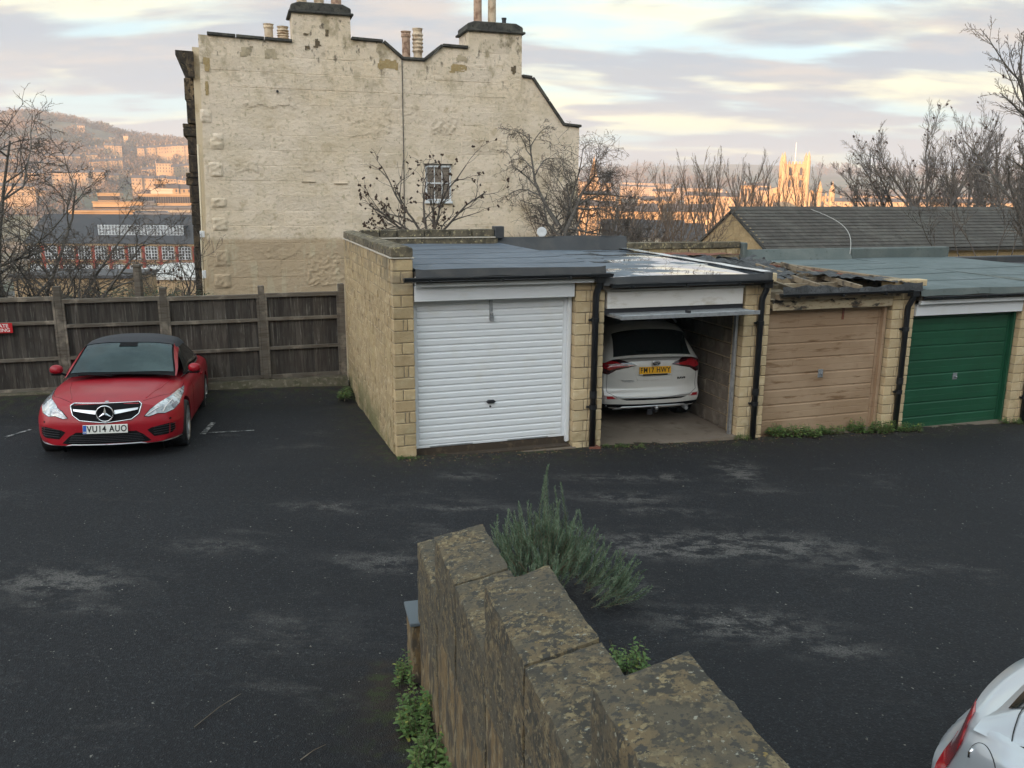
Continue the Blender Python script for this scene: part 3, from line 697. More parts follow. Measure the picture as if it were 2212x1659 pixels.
# --- garage 4 : green
g = GR[3]
roof_slab(g, -.05, 2.60, 2.01, M['green_felt'], M['green_felt_dark'], rear=4.9, rise=.09, seams=(.9, 1.8, 2.7, 3.6), felt=.10)
MB().grid(lambda i, j: (-.05 + 2.65 * i, 4.62 + .16 * j, 2.08 + .24 * j + .01 * math.sin(i * 20) * j), 30, 3).obj('felt_upstand', M['green_felt_dark'], g, smooth=True)
MB().box(-.05, 2.60, 4.785, 4.95, 1.9, 2.315).obj('upstand_core', M['green_felt_dark'], g)
gutter(g, .0, 2.62, -.19, 1.905, M['black_plastic'], .04)
MB().box(.0, 2.55, -.11, -.05, 1.775, 1.865).obj('fascia_board', M['white_paint'], g, bevel=.004)
MB().box(.01, 2.20, -.02, .12, 1.582, 1.765).obj('lintel_board', M['white_paint'], g, bevel=.004)
downpipe(g, 2.50, -.52, 1.88, M['black_plastic'])
d = ribbed_door(g, .03, 2.155, -.40, 1.580, M['green_paint'], 8, .012, sub=1)
MB().box(2.158, 2.2, .08, .19, -.35, 1.58).obj('door_frame', M['green_paint'], g, bevel=.003)
MB().box(1.04, 1.13, -.010, .002, .86, .97).cyl((1.085, -.05, .91), (1.085, -.01, .91), .014, n=10).obj('handle', M['steel'], d, bevel=.003)
# two cut stones on top of the piers
mk('pier_stone', block(.145, .2, .10, M['pier_block'], key=1), GR[2], (2.36, -.14, 2.07)); mk('pier_stone', block(.20, .2, .10, M['pier_block'], key=2), GR[2], (2.51, -.14, 2.07))
mk('pier_stone', block(.17, .2, .13, M['pier_block'], key=1), GR[1], (2.50, -.10, 2.20))
# --- garages 5 and 6, only their roofs and ends show
for i, (rt, lab) in enumerate(((2.02, 'garage beyond the green one with pale green felt roof, cut off by the photo edge'), (1.86, 'last garage with low dark felt roof behind the pale green roofs'))):
    u0 = GP * (4 + i); g = thing('garage', lab, 'garage', G(u0, 0), (0, 0, AL), 'row of stone garages with flat roofs')
    pier(g, GP - .445, GP, rt - .1, M['pier_block'], -.7, key=300 + i)
    MB().box(.0, GP - .45, .1, .2, 1.5 - i * .1, rt - .12).obj('lintel_board', M['white_paint'], g)
    ribbed_door(g, .03, 2.2, -.45, 1.5 - i * .1, M['white_paint'], 8, .012, sub=1)
    roof_slab(g, -.05, 2.6, rt, (M['green_felt'], M['black_felt'])[i], (M['green_felt_dark'], M['black_felt'])[i], rear=4.9, rise=.08, seams=(1.2, 2.4), felt=.10)
    MB().box(.0, GP, 4.72, 4.92, 1.6, rt + (.30 if i == 0 else .22)).obj('felt_upstand', (M['green_felt_dark'], M['black_felt'])[i], g, bevel=.02)
    MB().box(GP - .3, GP - .1, .31, 4.8, -.6, rt - .15).obj('side_wall', M['inner_mortar'], g)
    for x_ in (-.06,): MB().box(x_, x_ + .09, -.1, 4.75, rt - .02, rt + .045).obj('roof_divider', M['green_felt_dark'], g, bevel=.02)
# overhead cable drooping over the roofs
M['cable_grey'] = mat('grey cable', (.36, .35, .33), .7)
a = at(1752, 452, 20.8); b = at(1836, 548, 16.9)
pts = [a.lerp(b, t_ / 12) + Vector((.35 * math.sin(math.pi * t_ / 12) , 0, .05 * math.sin(math.pi * t_ / 12))) for t_ in range(13)]
tag(MB().tube(pts, .009, 6).obj('cable', M['cable_grey'], smooth=True), 'pale cable hanging across the dark tiled roof', 'cable')
# ------------------------------------------------------------ timber fence at the back of the yard
M['kerb_stone'] = mat('mossy kerb', (.085, .072, .048), .95, [(4, (.05, .045, .022), .42, .6), (14, (.14, .12, .085), .52, .66)], [(20, .6, .01)])
fn = thing('timber_fence', 'dark weathered board fence with posts and rails behind the red car', 'fence', G(0, 5.0), (0, 0, AL))
rnd = random.Random(21)
posts = [-10.2, -8.45, -6.75, -5.0, -3.38, -1.76, -.36]
bm_ = {}
for k, u in enumerate(posts):
    hz_ = 1.90 if k == 3 else (1.84 if k == 4 else 1.82)
    MB().box(u - .055, u + .055, -.06, .05, -.3, hz_).obj('post', M['timber_rail'], fn, bevel=.008)
for k, (a, b) in enumerate(zip(posts, posts[1:])):
    zt_ = [1.76, 1.76, 1.73, 1.68, 1.67, 1.68][k]; a += .055; b -= .055
    for zz, hh in ((zt_ - .07, .075), (1.20, .06), (.66, .06)):
        if zz > 1 and zz < 1.4: zz = [1.22, 1.22, 1.27, 1.2, 1.18, 1.19][k]
        MB().box(a, b, -.055, -.003, zz, zz + hh).obj('rail', M['timber_rail'], fn, bevel=.006)
    MB().box(a, b, -.03, .0, .06, .20).obj('gravel_board', M['timber_rail'], fn, bevel=.004)
    for xx in (a, b - .035): MB().box(xx, xx + .035, -.062, -.004, .15, zt_ - .07).obj('batten', M['timber_rail'], fn, bevel=.003)
    x = a; n_ = 0
    while x < b - .02:
        w_ = .115; w_ = min(w_, b - x); key = round(w_, 3)
        if key not in bm_: bm_[key] = MB().prism([(0, .018), (w_ + .012, .006), (w_ + .012, .0), (0, .0)], 0, 1, 'z').mesh('board', M['timber'])
        o = mk('board', bm_[key], fn, (x, rnd.uniform(-.001, .004), .19), (0, R(rnd.uniform(-.4, .4)), 0)); o.scale = (1, 1, zt_ - .195 + rnd.uniform(-.012, .006)); x += .103; n_ += 1
kb = struct(MB().grid(lambda i, j: tuple(G(-10 + 9.68 * i, 4.66 + .30 * j, 0) + Vector((0, 0, [-.15, .15, .165, .15][min(3, int(j * 3 + .01))] - .07 * (i - .5) + .02 * noise.noise(Vector((i * 40, j * 4, 0)))))), 120, 3).obj('kerb', M['kerb_stone'], smooth=True))
# red sign
sg = thing('parking_sign', 'small red sign with white lettering on the fence at the left edge', 'sign', G(-5.905, 4.915, 1.245), (0, 0, AL))
MB().box(-.205, .205, -.004, .004, -.082, .082).obj('sign_panel', M['sign_red'], sg, bevel=.002)
text('lettering', 'PRIVATE', .078, M['sign_white'], sg, (.0, -.0055, .036), bold=.0016, xs=1.02, depth=.0006)
text('lettering', 'PARKING', .078, M['sign_white'], sg, (.0, -.0055, -.036), bold=.0016, xs=1.02, depth=.0006)

# ------------------------------------------------------------ stepped stone wall in the foreground
K = .888
def sc(x, y): return (x * K, y * K)
wx, wy = -.724 * K, 5.949 * K; ph = -1.317
dW = Vector((math.cos(ph), math.sin(ph), 0)); nW = Vector((-dW.y, dW.x, 0))
WW = .339 * K; SK = -.041 * K; CR = .048 * K
zl_ = [CAMZ - (CAMZ - z) * K for z in (.813, 1.222, 1.599, 1.984, 2.37)]
sl_ = [0.0, .865 * K, 2.359 * K, 3.842 * K, 5.35 * K]
joints = [None, 1.585 * K, 3.087 * K, 4.55 * K, None]
M['lichen_wall'] = mat('lichen covered old stone', (.118, .088, .048), .95,
    [(16, (.036, .033, .026), .47, .54), (34, (.182, .145, .080), .52, .61), (6, (.075, .064, .044), .4, .65), (30, (.040, .038, .032), .56, .62), (46, (.22, .215, .17), .62, .68), (70, (.035, .032, .026), .56, .66), (20, (.18, .13, .045), .66, .72)], [(18, .8, .010), (70, .7, .005)])
M['wall_face'] = mat('old wall face', (.150, .102, .048), .95,
    [(9, (.055, .045, .032), .46, .58, (1, 1, .30)), (26, (.22, .18, .11), .52, .66, (1, 1, .35)), (60, (.07, .06, .045), .56, .66, (1, 1, .5))], [(24, .9, .014, (1, 1, .4)), (80, .6, .005)])
sw = thing('garden_wall', 'lichened stone garden wall stepping down away from the camera', 'wall', (wx, wy, 0), (0, 0, ph))
# local frame: x along the wall towards the camera, y to its right side is +y (n direction)
ends = sl_[1:] + [5.6 * K]
def stone_lump(name, x0, x1, y0, y1, z0, z1, m, seed, cell=.028, amp=.008, cross=0.0, skew=0.0):
    """a hewn stone with an uneven, pitted surface"""
    nx, ny, nz = [max(1, int((b - a) / cell)) for a, b in ((x0, x1), (y0, y1), (z0, z1))]
    b = bmesh.new(); bmesh.ops.create_cube(b, size=1.0)
    mb = MB()
    def face(fn, nu, nv): mb.grid(fn, nu, nv)
    L = lambda a, c_, t_: a + (c_ - a) * t_
    face(lambda i, j: (L(x0, x1, i), L(y0, y1, j), z1), nx, ny)
    face(lambda i, j: (L(x0, x1, i), y0, L(z0, z1, j)), nx, nz)
    face(lambda i, j: (L(x0, x1, 1 - i), y1, L(z0, z1, j)), nx, nz)
    face(lambda i, j: (x0, L(y0, y1, 1 - i), L(z0, z1, j)), ny, nz)
    face(lambda i, j: (x1, L(y0, y1, i), L(z0, z1, j)), ny, nz)
    c_ = Vector(((x0 + x1) / 2, (y0 + y1) / 2, (z0 + z1) / 2)); out_ = []
    for v in mb.v:
        v = Vector(v); q = v + Vector((seed * 7.3, 0, 0))
        r_ = .010     # worn arrises
        for ax, lo, hi in ((0, x0, x1), (1, y0, y1), (2, z0 - 9, z1)):
            pass
        dx = min(v.x - x0, x1 - v.x); dy = min(v.y - y0, y1 - v.y); dz = z1 - v.z
        e = sorted((dx, dy, dz))[1]
        sh = max(0, .016 - e) * .45
        n_ = Vector((noise.noise(q * 9), noise.noise(q * 9 + Vector((5, 0, 0))), noise.noise(q * 9 + Vector((0, 7, 0))))) * amp + Vector((noise.noise(q * 34), noise.noise(q * 34 + Vector((5, 0, 0))), noise.noise(q * 34 + Vector((0, 7, 0))))) * amp * .45
        v = v + (c_ - v).normalized() * sh * 1.2 + n_
        t_ = (v.y - y0) / (y1 - y0); v.z += cross * t_; v.x += skew * t_
        out_.append(tuple(v))
    mb.v = out_; b.free()
    o = mb.obj(name, m, sw, smooth=True); return o
for k in range(5):
    x0 = sl_[k]; x1 = ends[k]
    zt_ = zl_[k]; h_ = .16
    segs = [(x0, joints[k] - .006), (joints[k] + .006, x1 + .02)] if joints[k] else [(x0, x1 + .02)]
    for q, (a, b) in enumerate(segs):
        stone_lump('coping_stone', a, b, 0, WW, zt_ - .55, zt_, M['lichen_wall'], k * 3 + q, cross=CR, skew=SK)
    # body below
    stone_lump('wall_stone', x0 + .004, x1, .006, WW - .006, -.5, zt_ - .555, M['wall_face'], 20 + k, cell=.04)
stone_lump('pier_stone', -.34 * K, -.01, -.045, WW * .8, -.4, .48, M['wall_face'], 40)
MB().box(-.36 * K, .02, -.06, WW * .85, .485, .515).obj('slate_cap', M['grey_cap'], sw, bevel=.006)
# ------------------------------------------------------------ big gable-ended house
def up(px, py, dd):
    w_ = ray(px, py); pl = P0 + AD * dd; t_ = pl.dot(AD) / w_.dot(AD); p = w_ * t_
    return (p - P0).dot(AX), p.z + CAMZ
M['gable'] = mat('old cream limewash over stone', (.71, .60, .475), .92,
    [(1.1, (.64, .535, .40), .42, .66), (.35, (.68, .555, .40), .45, .7), (1.9, (.53, .43, .30), .58, .70), (9, (.45, .38, .26), .54, .72), (22, (.30, .24, .15), .66, .74, (1, 1, 1.6)),
     (.8, (.42, .315, .20), -1, -.5, None, None, (2.06, 1.92), .85), (2.2, (.50, .42, .29), .52, .64, (1.6, 1.6, .35), None, (2.1, 1.9), .8),
     (2.4, (.33, .27, .17), .50, .68, (1, 1, .6), None, (5.2, 8.4), .9), (6, (.13, .105, .075), .58, .70, (1, 1, .55), None, (5.8, 8.2), .95), (1.5, (.20, .16, .10), .62, .72, None, None, (6.5, 8.0), .7)],
    [(1.6, .5, .08, (1, 1, 1.5)), (6, .8, .035, (1, 1, 1.4)), (22, .8, .012), (70, .5, .005)], rand=.06)
M['stained_wash'] = mat('stained limewash', (.46, .38, .26), .92, [(5, (.30, .25, .17), .45, .65)], [(14, .6, .01)])
M['soot_patch'] = mat('sooty hole', (.12, .09, .055), .95, [(8, (.24, .18, .10), .45, .65)], [(14, .8, .02)])
M['bare_stone'] = mat('exposed ochre stone', (.36, .26, .12), .92, [(4, (.14, .10, .05), .55, .7), (20, (.42, .33, .18), .45, .7)], [(14, .6, .01)])
M['dark_coping'] = mat('blackened stone coping', (.055, .052, .045), .95, [(3, (.10, .095, .075), .45, .7), (9, (.02, .02, .018), .5, .7), (30, (.26, .25, .20), .66, .74)], [(15, .6, .012)])
M['sooty'] = mat('sooty weathered stone', (.045, .034, .024), .95, [(.9, (.26, .19, .11), .50, .62, (2, 2, .35)), (4, (.16, .115, .065), .5, .7, (1, 1, .3)), (9, (.018, .014, .010), .45, .62)], [(10, .7, .015)])
M['cream_front'] = mat('cream painted front', (.58, .50, .36), .7, [(2, (.42, .33, .2), .5, .7)])
M['pot'] = mat('buff clay pot', (.60, .48, .34), .85, [(5, (.30, .2, .12), .45, .7), (12, (.55, .44, .32), .55, .7)])
M['pot_red'] = mat('reddish clay pot', (.46, .31, .22), .85, [(5, (.2, .11, .07), .45, .7)])
M['slate'] = mat('grey slate roof', (.075, .08, .085), .6, [(1.2, (.10, .10, .10), .4, .7)])
M['pane'] = mat('window pane', (.03, .03, .035), .08, spec=.6, coat=.4)
M['pane'].node_tree.nodes['Principled BSDF'].inputs['Alpha'].default_value = .18
M['curtain'] = mat('dim interior blind', (.50, .41, .32), .8, [(40, (.30, .24, .19), .45, .55, (.05, .05, 1))])
gb = thing('gable_house', 'tall cream limewashed gable end with two dark capped chimney stacks', 'house', G(0, 18), (0, 0, AL))
outl = [(-3.08, -3), (-3.08, 1), (-2.87, 7.2), (-2.86, 8.10), (-.07, 8.02), (-.07, 8.90), (1.72, 8.90), (1.72, 8.20), (2.75, 8.17), (3.36, 7.68), (4.10, 7.68), (4.72, 8.16), (5.58, 8.14), (5.58, 8.70), (7.46, 8.70), (7.46, 7.33), (7.82, 7.30), (9.0, 5.80), (9.62, 5.75), (9.62, -3)]
def inside(x, z, P=outl):
    c = False; n_ = len(P)
    for i in range(n_):
        x1, z1 = P[i]; x2, z2 = P[(i + 1) % n_]
        if (z1 > z) != (z2 > z) and x < (x2 - x1) * (z - z1) / (z2 - z1) + x1: c = not c
    return c
MB().prism(outl, .0, .55, 'y').obj('gable_wall', M['gable'], gb)
low = [(-2.85, -3), (-2.85, 7.6), (-.2, 7.7), (2.6, 7.7), (3.4, 7.2), (4.1, 7.2), (4.8, 7.7), (7.3, 7.1), (8.9, 5.4), (9.5, 5.3), (9.5, -3)]
MB().prism(low, .55, 11, 'y').obj('roof', M['slate'], gb)
# ashlar blocks just proud of the wall
rnd = random.Random(4); rows = 0; z = -.35; nb = 0
while z < 8.8:
    h_ = .47 if z > 2 else .55; x = -3.06 + .3 * (rows % 2) + rnd.uniform(0, .2)
    while x < 9.6:
        w_ = rnd.uniform(.75, 1.35); a, b = x + .014, x + w_ - .014; zz0, zz1 = z + .012, z + h_ - .014
        ok = all(inside(q, v) for q, v in ((a, zz0), (b, zz0), (a, zz1 + .05), (b, zz1 + .05))) and not (b > 3.98 and a < 5.02 and zz1 > 3.08 and zz0 < 4.5)
        if ok and nb < 285 and not (zz1 < .1 and a > 1):
            vis = rnd.random(); pr = (.0012 if vis < .75 else .007) if 2.1 < z < 6.3 else rnd.uniform(.003, .013)
            o = MB().box(a, b, -pr, .02, zz0, zz1).obj('ashlar_stone', M['gable'], gb, bevel=.006)
            nb += 1
        x += w_
    z += h_; rows += 1
# rough quoins, broken faces and bare patches where the limewash has gone
def face_patch(nm, box, m, amp, pr, seed, cut=.25, frq=5.0, n_=20):
    x0, z1 = up(box[0], box[1], 18); x1, z0 = up(box[2], box[3], 18); w_, h_ = x1 - x0, z1 - z0; mb = MB(); nx, nz = max(6, int(w_ / .045)), max(5, int(h_ / .045))
    def f(i, j):
        p = Vector((i * w_ * frq, j * h_ * frq * 1.6, seed)); e = min(min(i, 1 - i) * w_, min(j, 1 - j) * h_)
        return (x0 + w_ * i + .02 * noise.noise(p * 2), -.016 - min(1, e / .05) * (pr + amp * max(-.3, noise.noise(p)) + amp * .5 * noise.noise(p * 2.7)), z0 + h_ * j + .02 * noise.noise(p * 2 + Vector((3, 0, 0))))
    mb.grid(f, nx, nz)
    if cut:
        mb.f = [q for q in mb.f if min(min((sum(mb.v[i][0] for i in q) / 4 - x0) / w_, 1 - (sum(mb.v[i][0] for i in q) / 4 - x0) / w_), min((sum(mb.v[i][2] for i in q) / 4 - z0) / h_, 1 - (sum(mb.v[i][2] for i in q) / 4 - z0) / h_)) + .30 * noise.noise(Vector((sum(mb.v[i][0] for i in q), sum(mb.v[i][2] for i in q), seed))) > cut * .3]
    return mb.obj(nm, m, gb, smooth=True)
for k, bx in enumerate([(431, 236, 457, 265), (452, 288, 483, 322), (450, 350, 482, 382), (456, 428, 490, 448), (458, 470, 492, 498), (462, 540, 498, 575), (462, 592, 500, 622)]):
    face_patch('quoin_stone', bx, M['gable'], .045, .03, k, cut=0, frq=7.0)
for k, (bx, am) in enumerate([((655, 545, 745, 625), .05), ((560, 535, 650, 560), .03), ((500, 345, 560, 372), .03), ((640, 345, 700, 372), .025), ((930, 250, 990, 292), .05), ((860, 225, 905, 250), .03), ((520, 200, 640, 235), .02), ((1020, 300, 1100, 330), .04), ((745, 230, 850, 300), .02)]):
    face_patch('broken_stone', bx, M['gable'], am, .006, 20 + k, cut=.3, frq=9.0)
for k, bx in enumerate([(815, 127, 860, 152), (968, 138, 1011, 159), (438, 124, 455, 158), (441, 175, 452, 210), (571, 101, 602, 129), (517, 98, 548, 124), (985, 118, 1012, 136)]):
    face_patch('bare_stone_patch', bx, M['bare_stone'] if k in (0, 1, 2, 3) else M['stained_wash'], .02, .002, 40 + k, cut=.25)
for k, bx in enumerate([(676, 80, 698, 104), (1101, 138, 1117, 170), (648, 70, 672, 78), (655, 96, 676, 112), (700, 60, 712, 82)]):
    face_patch('soot_patch', bx, M['soot_patch'], .02, .002, 60 + k, cut=.7)
for bx in ((651, 387, 682, 393), (721, 391, 749, 397)):
    x, z_ = up(bx[0], bx[3], 18); MB().box(x, x + .45, -.05, .0, z_, z_ + .035).obj('stone_ledge', M['gable'], gb, bevel=.01)
# copings along the roofline
def cope(pts, w_=.34, t_=.085, y0=-.09, y1=.68, m=None):
    for (a, za), (b, zb_) in zip(pts, pts[1:]):
        L = math.hypot(b - a, zb_ - za); n_ = max(1, round(L / .8))
        for k in range(n_):
            t0, t1 = k / n_, (k + 1) / n_ - .008; nx, nz = -(zb_ - za) / L * t_, (b - a) / L * t_
            p = [(a + (b - a) * t0, za + (zb_ - za) * t0), (a + (b - a) * t1, za + (zb_ - za) * t1)]
            MB().prism([p[0], p[1], (p[1][0] + nx, p[1][1] + nz), (p[0][0] + nx, p[0][1] + nz)], y0, y1, 'y').obj('roof_coping', m or M['dark_coping'], gb, bevel=.012)
cope([(-2.60, 8.10), (-.08, 8.02)]); cope([(1.74, 8.21), (2.74, 8.18), (3.37, 7.69), (4.10, 7.69), (4.71, 8.17), (5.57, 8.15)]); cope([(7.47, 7.34), (7.82, 7.31), (9.0, 5.81), (9.68, 5.76)])
for cx0, cx1, cz in ((-.07, 1.72, 8.90), (5.58, 7.46, 8.70)):
    st_ = MB().box(cx0 + .01, cx1 - .01, .5, 1.25, 6.5, cz).obj('chimney_stack', M['gable'], gb)
    MB().box(cx0 - .10, cx1 + .10, -.10, 1.35, cz, cz + .075).obj('stack_ledge', M['dark_coping'], st_, bevel=.02)
    MB().prism([(cx0 - .03, cz + .06), (cx1 + .03, cz + .06), (cx1 + .03, cz + .22), (cx1 - .22, cz + .33), (cx0 + .22, cz + .33), (cx0 - .03, cz + .24)], -.04, 1.28, 'y').obj('stack_cap', M['dark_coping'], st_, bevel=.03)
def potm(h_, r_, louv=False):
    mb = MB(); pr = [(r_ * .86, 0), (r_ * .98, .04), (r_ * .82, .10), (r_ * .80, h_ * .8), (r_ * .95, h_ * .84), (r_ * .95, h_ * .9), (r_ * .85, h_ * .93), (r_ * 1.02, h_), (r_ * .7, h_), (r_ * .62, h_ * .8)]
    if louv: pr = [(r_ * .85, 0), (r_ * .8, h_ * .3)] + [(r_ * (1.05 if k % 2 else .85), h_ * (.32 + .055 * k)) for k in range(10)] + [(r_ * .8, h_ * .9), (r_ * 1.0, h_), (r_ * .6, h_)]
    return mb.lathe(pr, 18)
pots = [(.28, .45, 9.20, 1.1, .19, 0, 'pot'), (.82, .5, 9.20, 1.0, .19, 0, 'pot'), (1.36, .5, 9.20, 1.0, .2, 1, 'pot_red'), (6.05, .5, 9.0, 1.15, .17, 0, 'pot_red'), (6.55, .5, 9.0, 1.1, .17, 0, 'pot'), (6.98, .5, 9.0, .28, .09, 0, 'dark_steel'),
        (-.72, 1.6, 8.05, .75, .17, 0, 'pot'), (-.27, 1.6, 8.05, .70, .19, 1, 'pot'), (4.0, 2.6, 7.95, 1.08, .18, 0, 'pot_red'), (4.42, 2.6, 7.95, 1.2, .19, 1, 'pot')]
for x, y, z_, h_, r_, lv, mm in pots:
    potm(h_, r_, lv).obj('chimney_pot', M[mm], gb, smooth=False, loc=(x, y, z_))
MB().prism([(3.75, 7.4), (4.75, 7.4), (4.6, 7.95), (4.3, 8.05), (3.95, 7.98)], 2.2, 3.0, 'y').obj('rear_stack', M['dark_coping'], gb)
MB().box(-1.1, -.05, 1.3, 1.9, 7.3, 7.9).obj('rear_stack', M['gable'], gb)
# sash window
wn = mk('window', None, gb, (4.10, -.02, 3.22))
MB().box(-.01, .80, .012, .016, 0, 1.14).obj('blind', M['curtain'], wn)
bar = MB().box(-.05, .0, -.04, .03, -.02, 1.16).box(.78, .83, -.04, .03, -.02, 1.16).box(-.05, .83, -.04, .03, 1.10, 1.17)
bar.box(0, .78, -.015, .0, .555, .60)
for k in (1, 2): bar.box(.26 * k - .014, .26 * k + .014, -.012, .0, .0, 1.1)
for zz in (.02,): bar.box(0, .78, -.02, .0, zz - .02, zz + .03)
bar.obj('sash_frame', M['white_paint'], wn)
for k in range(3):
    for zz in (.06, .61): MB().box(.26 * k + .016, .26 * k + .245, -.004, -.001, zz, zz + .48).obj('pane', M['pane'], wn)
MB().box(-.10, .88, -.09, .02, -.10, -.022).obj('window_sill', M['white_paint'], wn, bevel=.01)
MB().box(-.10, .88, -.07, .0, 1.175, 1.215).obj('drip_mould', M['dark_coping'], wn)
MB().tube([(3.34, -.03, 7.68), (3.33, -.03, 5), (3.30, -.03, 2.1), (3.30, -.03, .2)], .016, 6).obj('cable_pipe', M['bark'], gb)
MB().box(9.30, 9.55, -.02, .0, 2.5, 3.9).obj('blocked_opening', M['cream_front'], gb, bevel=.01)
MB().cyl((.92 - 1.55, -.06, 6.55), (.92 - 1.55, .0, 6.55), .04, n=8).obj('wall_tie', M['dark_steel'], gb)
# street front seen edge on at the left: sooty cornice, pilaster and rainwater pipe
tilt = (0, R(1.35), 0)
fr = mk('street_front', None, gb, (-3.16, .25, 3.2), tilt)
MB().box(-.02, .3, .2, 10.5, -6, 4.6).obj('front_wall', M['cream_front'], fr)
prof = [(0.02, 4.45), (-.50, 4.45), (-.50, 4.30), (-.42, 4.25), (-.36, 4.10), (-.20, 4.0), (-.14, 3.7), (.02, 3.7)]
MB().prism(prof, .0, 10.4, 'y').obj('cornice', M['sooty'], fr, bevel=.01)
rnd = random.Random(2)
segz = [3.72, 3.05, 2.35, 2.2, 1.95, 1.4, .85, .70, .45, -.1, -.8, -1.5, -2.2, -2.9, -3.6]
for a, b in zip(segz, segz[1:]):
    w_ = .27 + rnd.uniform(-.02, .03) + (.11 if abs(a - b) < .26 else 0)
    MB().box(-w_ - .02, .0, .35 + rnd.uniform(0, .15), 3.0, b + .01, a).obj('pilaster_stone', M['sooty'], fr, bevel=.02)
for k in range(4):
    for j in range(3):
        MB().box(-.14, .02, 1.2 + 2.4 * k, 1.35 + 2.4 * k, -3.6 + 2.6 * j, -1.7 + 2.6 * j).box(-.14, .02, 2.4 + 2.4 * k, 2.55 + 2.4 * k, -3.6 + 2.6 * j, -1.7 + 2.6 * j).box(-.2, .02, 1.15 + 2.4 * k, 2.6 + 2.4 * k, -3.72 + 2.6 * j, -3.6 + 2.6 * j).obj('window_surround', M['cream_front'], fr)
MB().tube([(.02, -.06, 1.7), (.02, -.06, -.9), (-.02, -.06, -1.0), (-.02, -.06, -4.2)], .035, 8).obj('rain_pipe', M['cream_front'], fr, smooth=True)
MB().box(-.06, .09, -.12, .02, -1.15, -.95).box(-.05, .07, -.10, .02, -2.45, -2.2).obj('pipe_hopper', M['white_paint'], fr, bevel=.01)
# round white dish on a short pole behind the garages
dsh = thing('satellite_dish', 'small round white dish above the garage roofs', 'dish', at(1170, 512, 19.0))
MB().lathe([(0, .0), (.06, .004), (.10, .02), (.112, .035), (.105, .038), (.0, .012)], 24).tf(Matrix.Rotation(R(90), 4, 'X')).obj('dish', M['white_paint'], dsh, smooth=True, loc=(0, -.03, .115))
MB().cyl((0, .02, -1.0), (0, .02, .12), .012, n=8).obj('pole', M['steel'], dsh)

# ------------------------------------------------------------ tiled-roof building on the right
def scaled(u, d, z, k):
    p = G(u, d, z); c = Vector((0, 0, CAMZ)); p = c + (p - c) * k; return (p - P0).dot(AX), (p - P0).dot(AD), p.z
k_ = 1.72
u0, dn_, zn_ = scaled(11.42, 9, 2.07, k_); _, da_, za_ = scaled(11.42, 10.73, 3.03, k_); _, df_, zf_ = scaled(11.42, 12.55, 2.01, k_)
M['tile'] = mat('dark concrete roof tile', (.062, .054, .046), .9, [(.8, (.085, .078, .066), .42, .66), (3, (.045, .042, .034), .5, .7), (40, (.20, .20, .18), .69, .74)], [(40, .4, .004)], rand=.17)
M['gable_yellow'] = mat('yellow stone gable', (.50, .36, .19), .92, [(2, (.44, .31, .16), .45, .7), (10, (.58, .45, .27), .5, .7)], [(20, .4, .006)], rand=.10)
tb = thing('tiled_roof_building', 'long low building with dark concrete tiled roof and yellow stone gable', 'building', G(u0, dn_), (0, 0, AL))
W1, W2 = da_ - dn_, df_ - dn_; hz0 = zn_; hz1 = za_
MB().prism([(0, -3), (W2, -3), (W2, zf_), (W1, hz1 - .08), (0, hz0)], .0, .3, 'x').obj('gable_core', M['gable_yellow'], tb)
nst = 0; z = hz1 - .35; rw = 0
while z > -1.2 and nst < 240:
    x = 0; 
    lo = max(.0, (z - hz0) / (hz1 - hz0) * W1 if z > hz0 else 0); hi = W2 - (0 if z < zf_ else (z - zf_) / (hz1 - zf_) * (W2 - W1))
    lo += .1; hi -= .15; x = lo; first = True
    while x < hi - .1:
        L = min(.46 if not (first and rw % 2) else .23, hi - x); first = False
        MB().box(-.02, .05, x + .006, x + L - .006, z + .006, z + .144).obj('stone', M['gable_yellow'], tb); x += L; nst += 1
    z -= .15; rw += 1
LR = 26.0
MB().box(.3, LR, .15, W2 - .15, -3, hz0 - .1).obj('long_wall', M['gable_yellow'], tb)
slope = math.atan2(hz1 - hz0, W1); Ls = math.hypot(W1 + .3, hz1 - hz0)
MB().prism([(W1, hz1 - .02), (-.28, hz0 - .28 * math.tan(slope) - .03), (-.28, hz0 - .12 - .28 * math.tan(slope)), (W1, hz1 - .14)], -.06, LR, 'x').prism([(W1, hz1 - .02), (W1, hz1 - .14), (W2 + .3, zf_ - .32), (W2 + .3, zf_ - .2)], -.06, LR, 'x').obj('roof_deck', M['tile'], tb)
gauge = .30; ntr = int(math.hypot(W1 + .25, hz1 - hz0) / gauge); tw = .33
tile_me = MB().prism([(0, .012), (.40, .03), (.40, .0), (0, -.02)], 0, 1, 'x').mesh('t', M['tile'])
def tile_mesh():
    mb = MB(); w_ = tw - .006
    mb.box(0, w_, 0, .40, -.01, .030)
    return mb.mesh('tile', M['tile'])
tm = tile_mesh(); stuff = MB(); cnt = 0
cs, sn = math.cos(slope), math.sin(slope)
for r_ in range(ntr + 1):
    y0 = -.26 + r_ * gauge * cs; z0 = hz0 - .26 * math.tan(slope) + r_ * gauge * sn
    for c_ in range(int(LR / tw)):
        x = -.1 + c_ * tw + rnd.uniform(-.003, .003)
        if c_ * tw < 7.6 and cnt < 290 and r_ < 14:
            mk('roof_tile', tm, tb, (x, y0, z0 + .030), (slope - R(5), 0, 0)); cnt += 1
        else:
            mm = Matrix.Translation((x, y0, z0 + .030)) @ Matrix.Rotation(slope - R(5), 4, 'X'); s0 = len(stuff.v)
            stuff.box(0, tw - .006, 0, .40, -.01, .030); stuff.tf(mm, s0)
o = stuff.obj('roof_tiles', M['tile'], tb); o['kind'] = 'stuff'
for k in range(int(LR / .45)):
    MB().prism([(W1 - .13, hz1 - .07), (W1 - .05, hz1 + .035), (W1 + .05, hz1 + .035), (W1 + .13, hz1 - .07)], -.1 + k * .45, .34 + k * .45, 'x').obj('ridge_tile', M['tile'], tb) if k < 40 else None
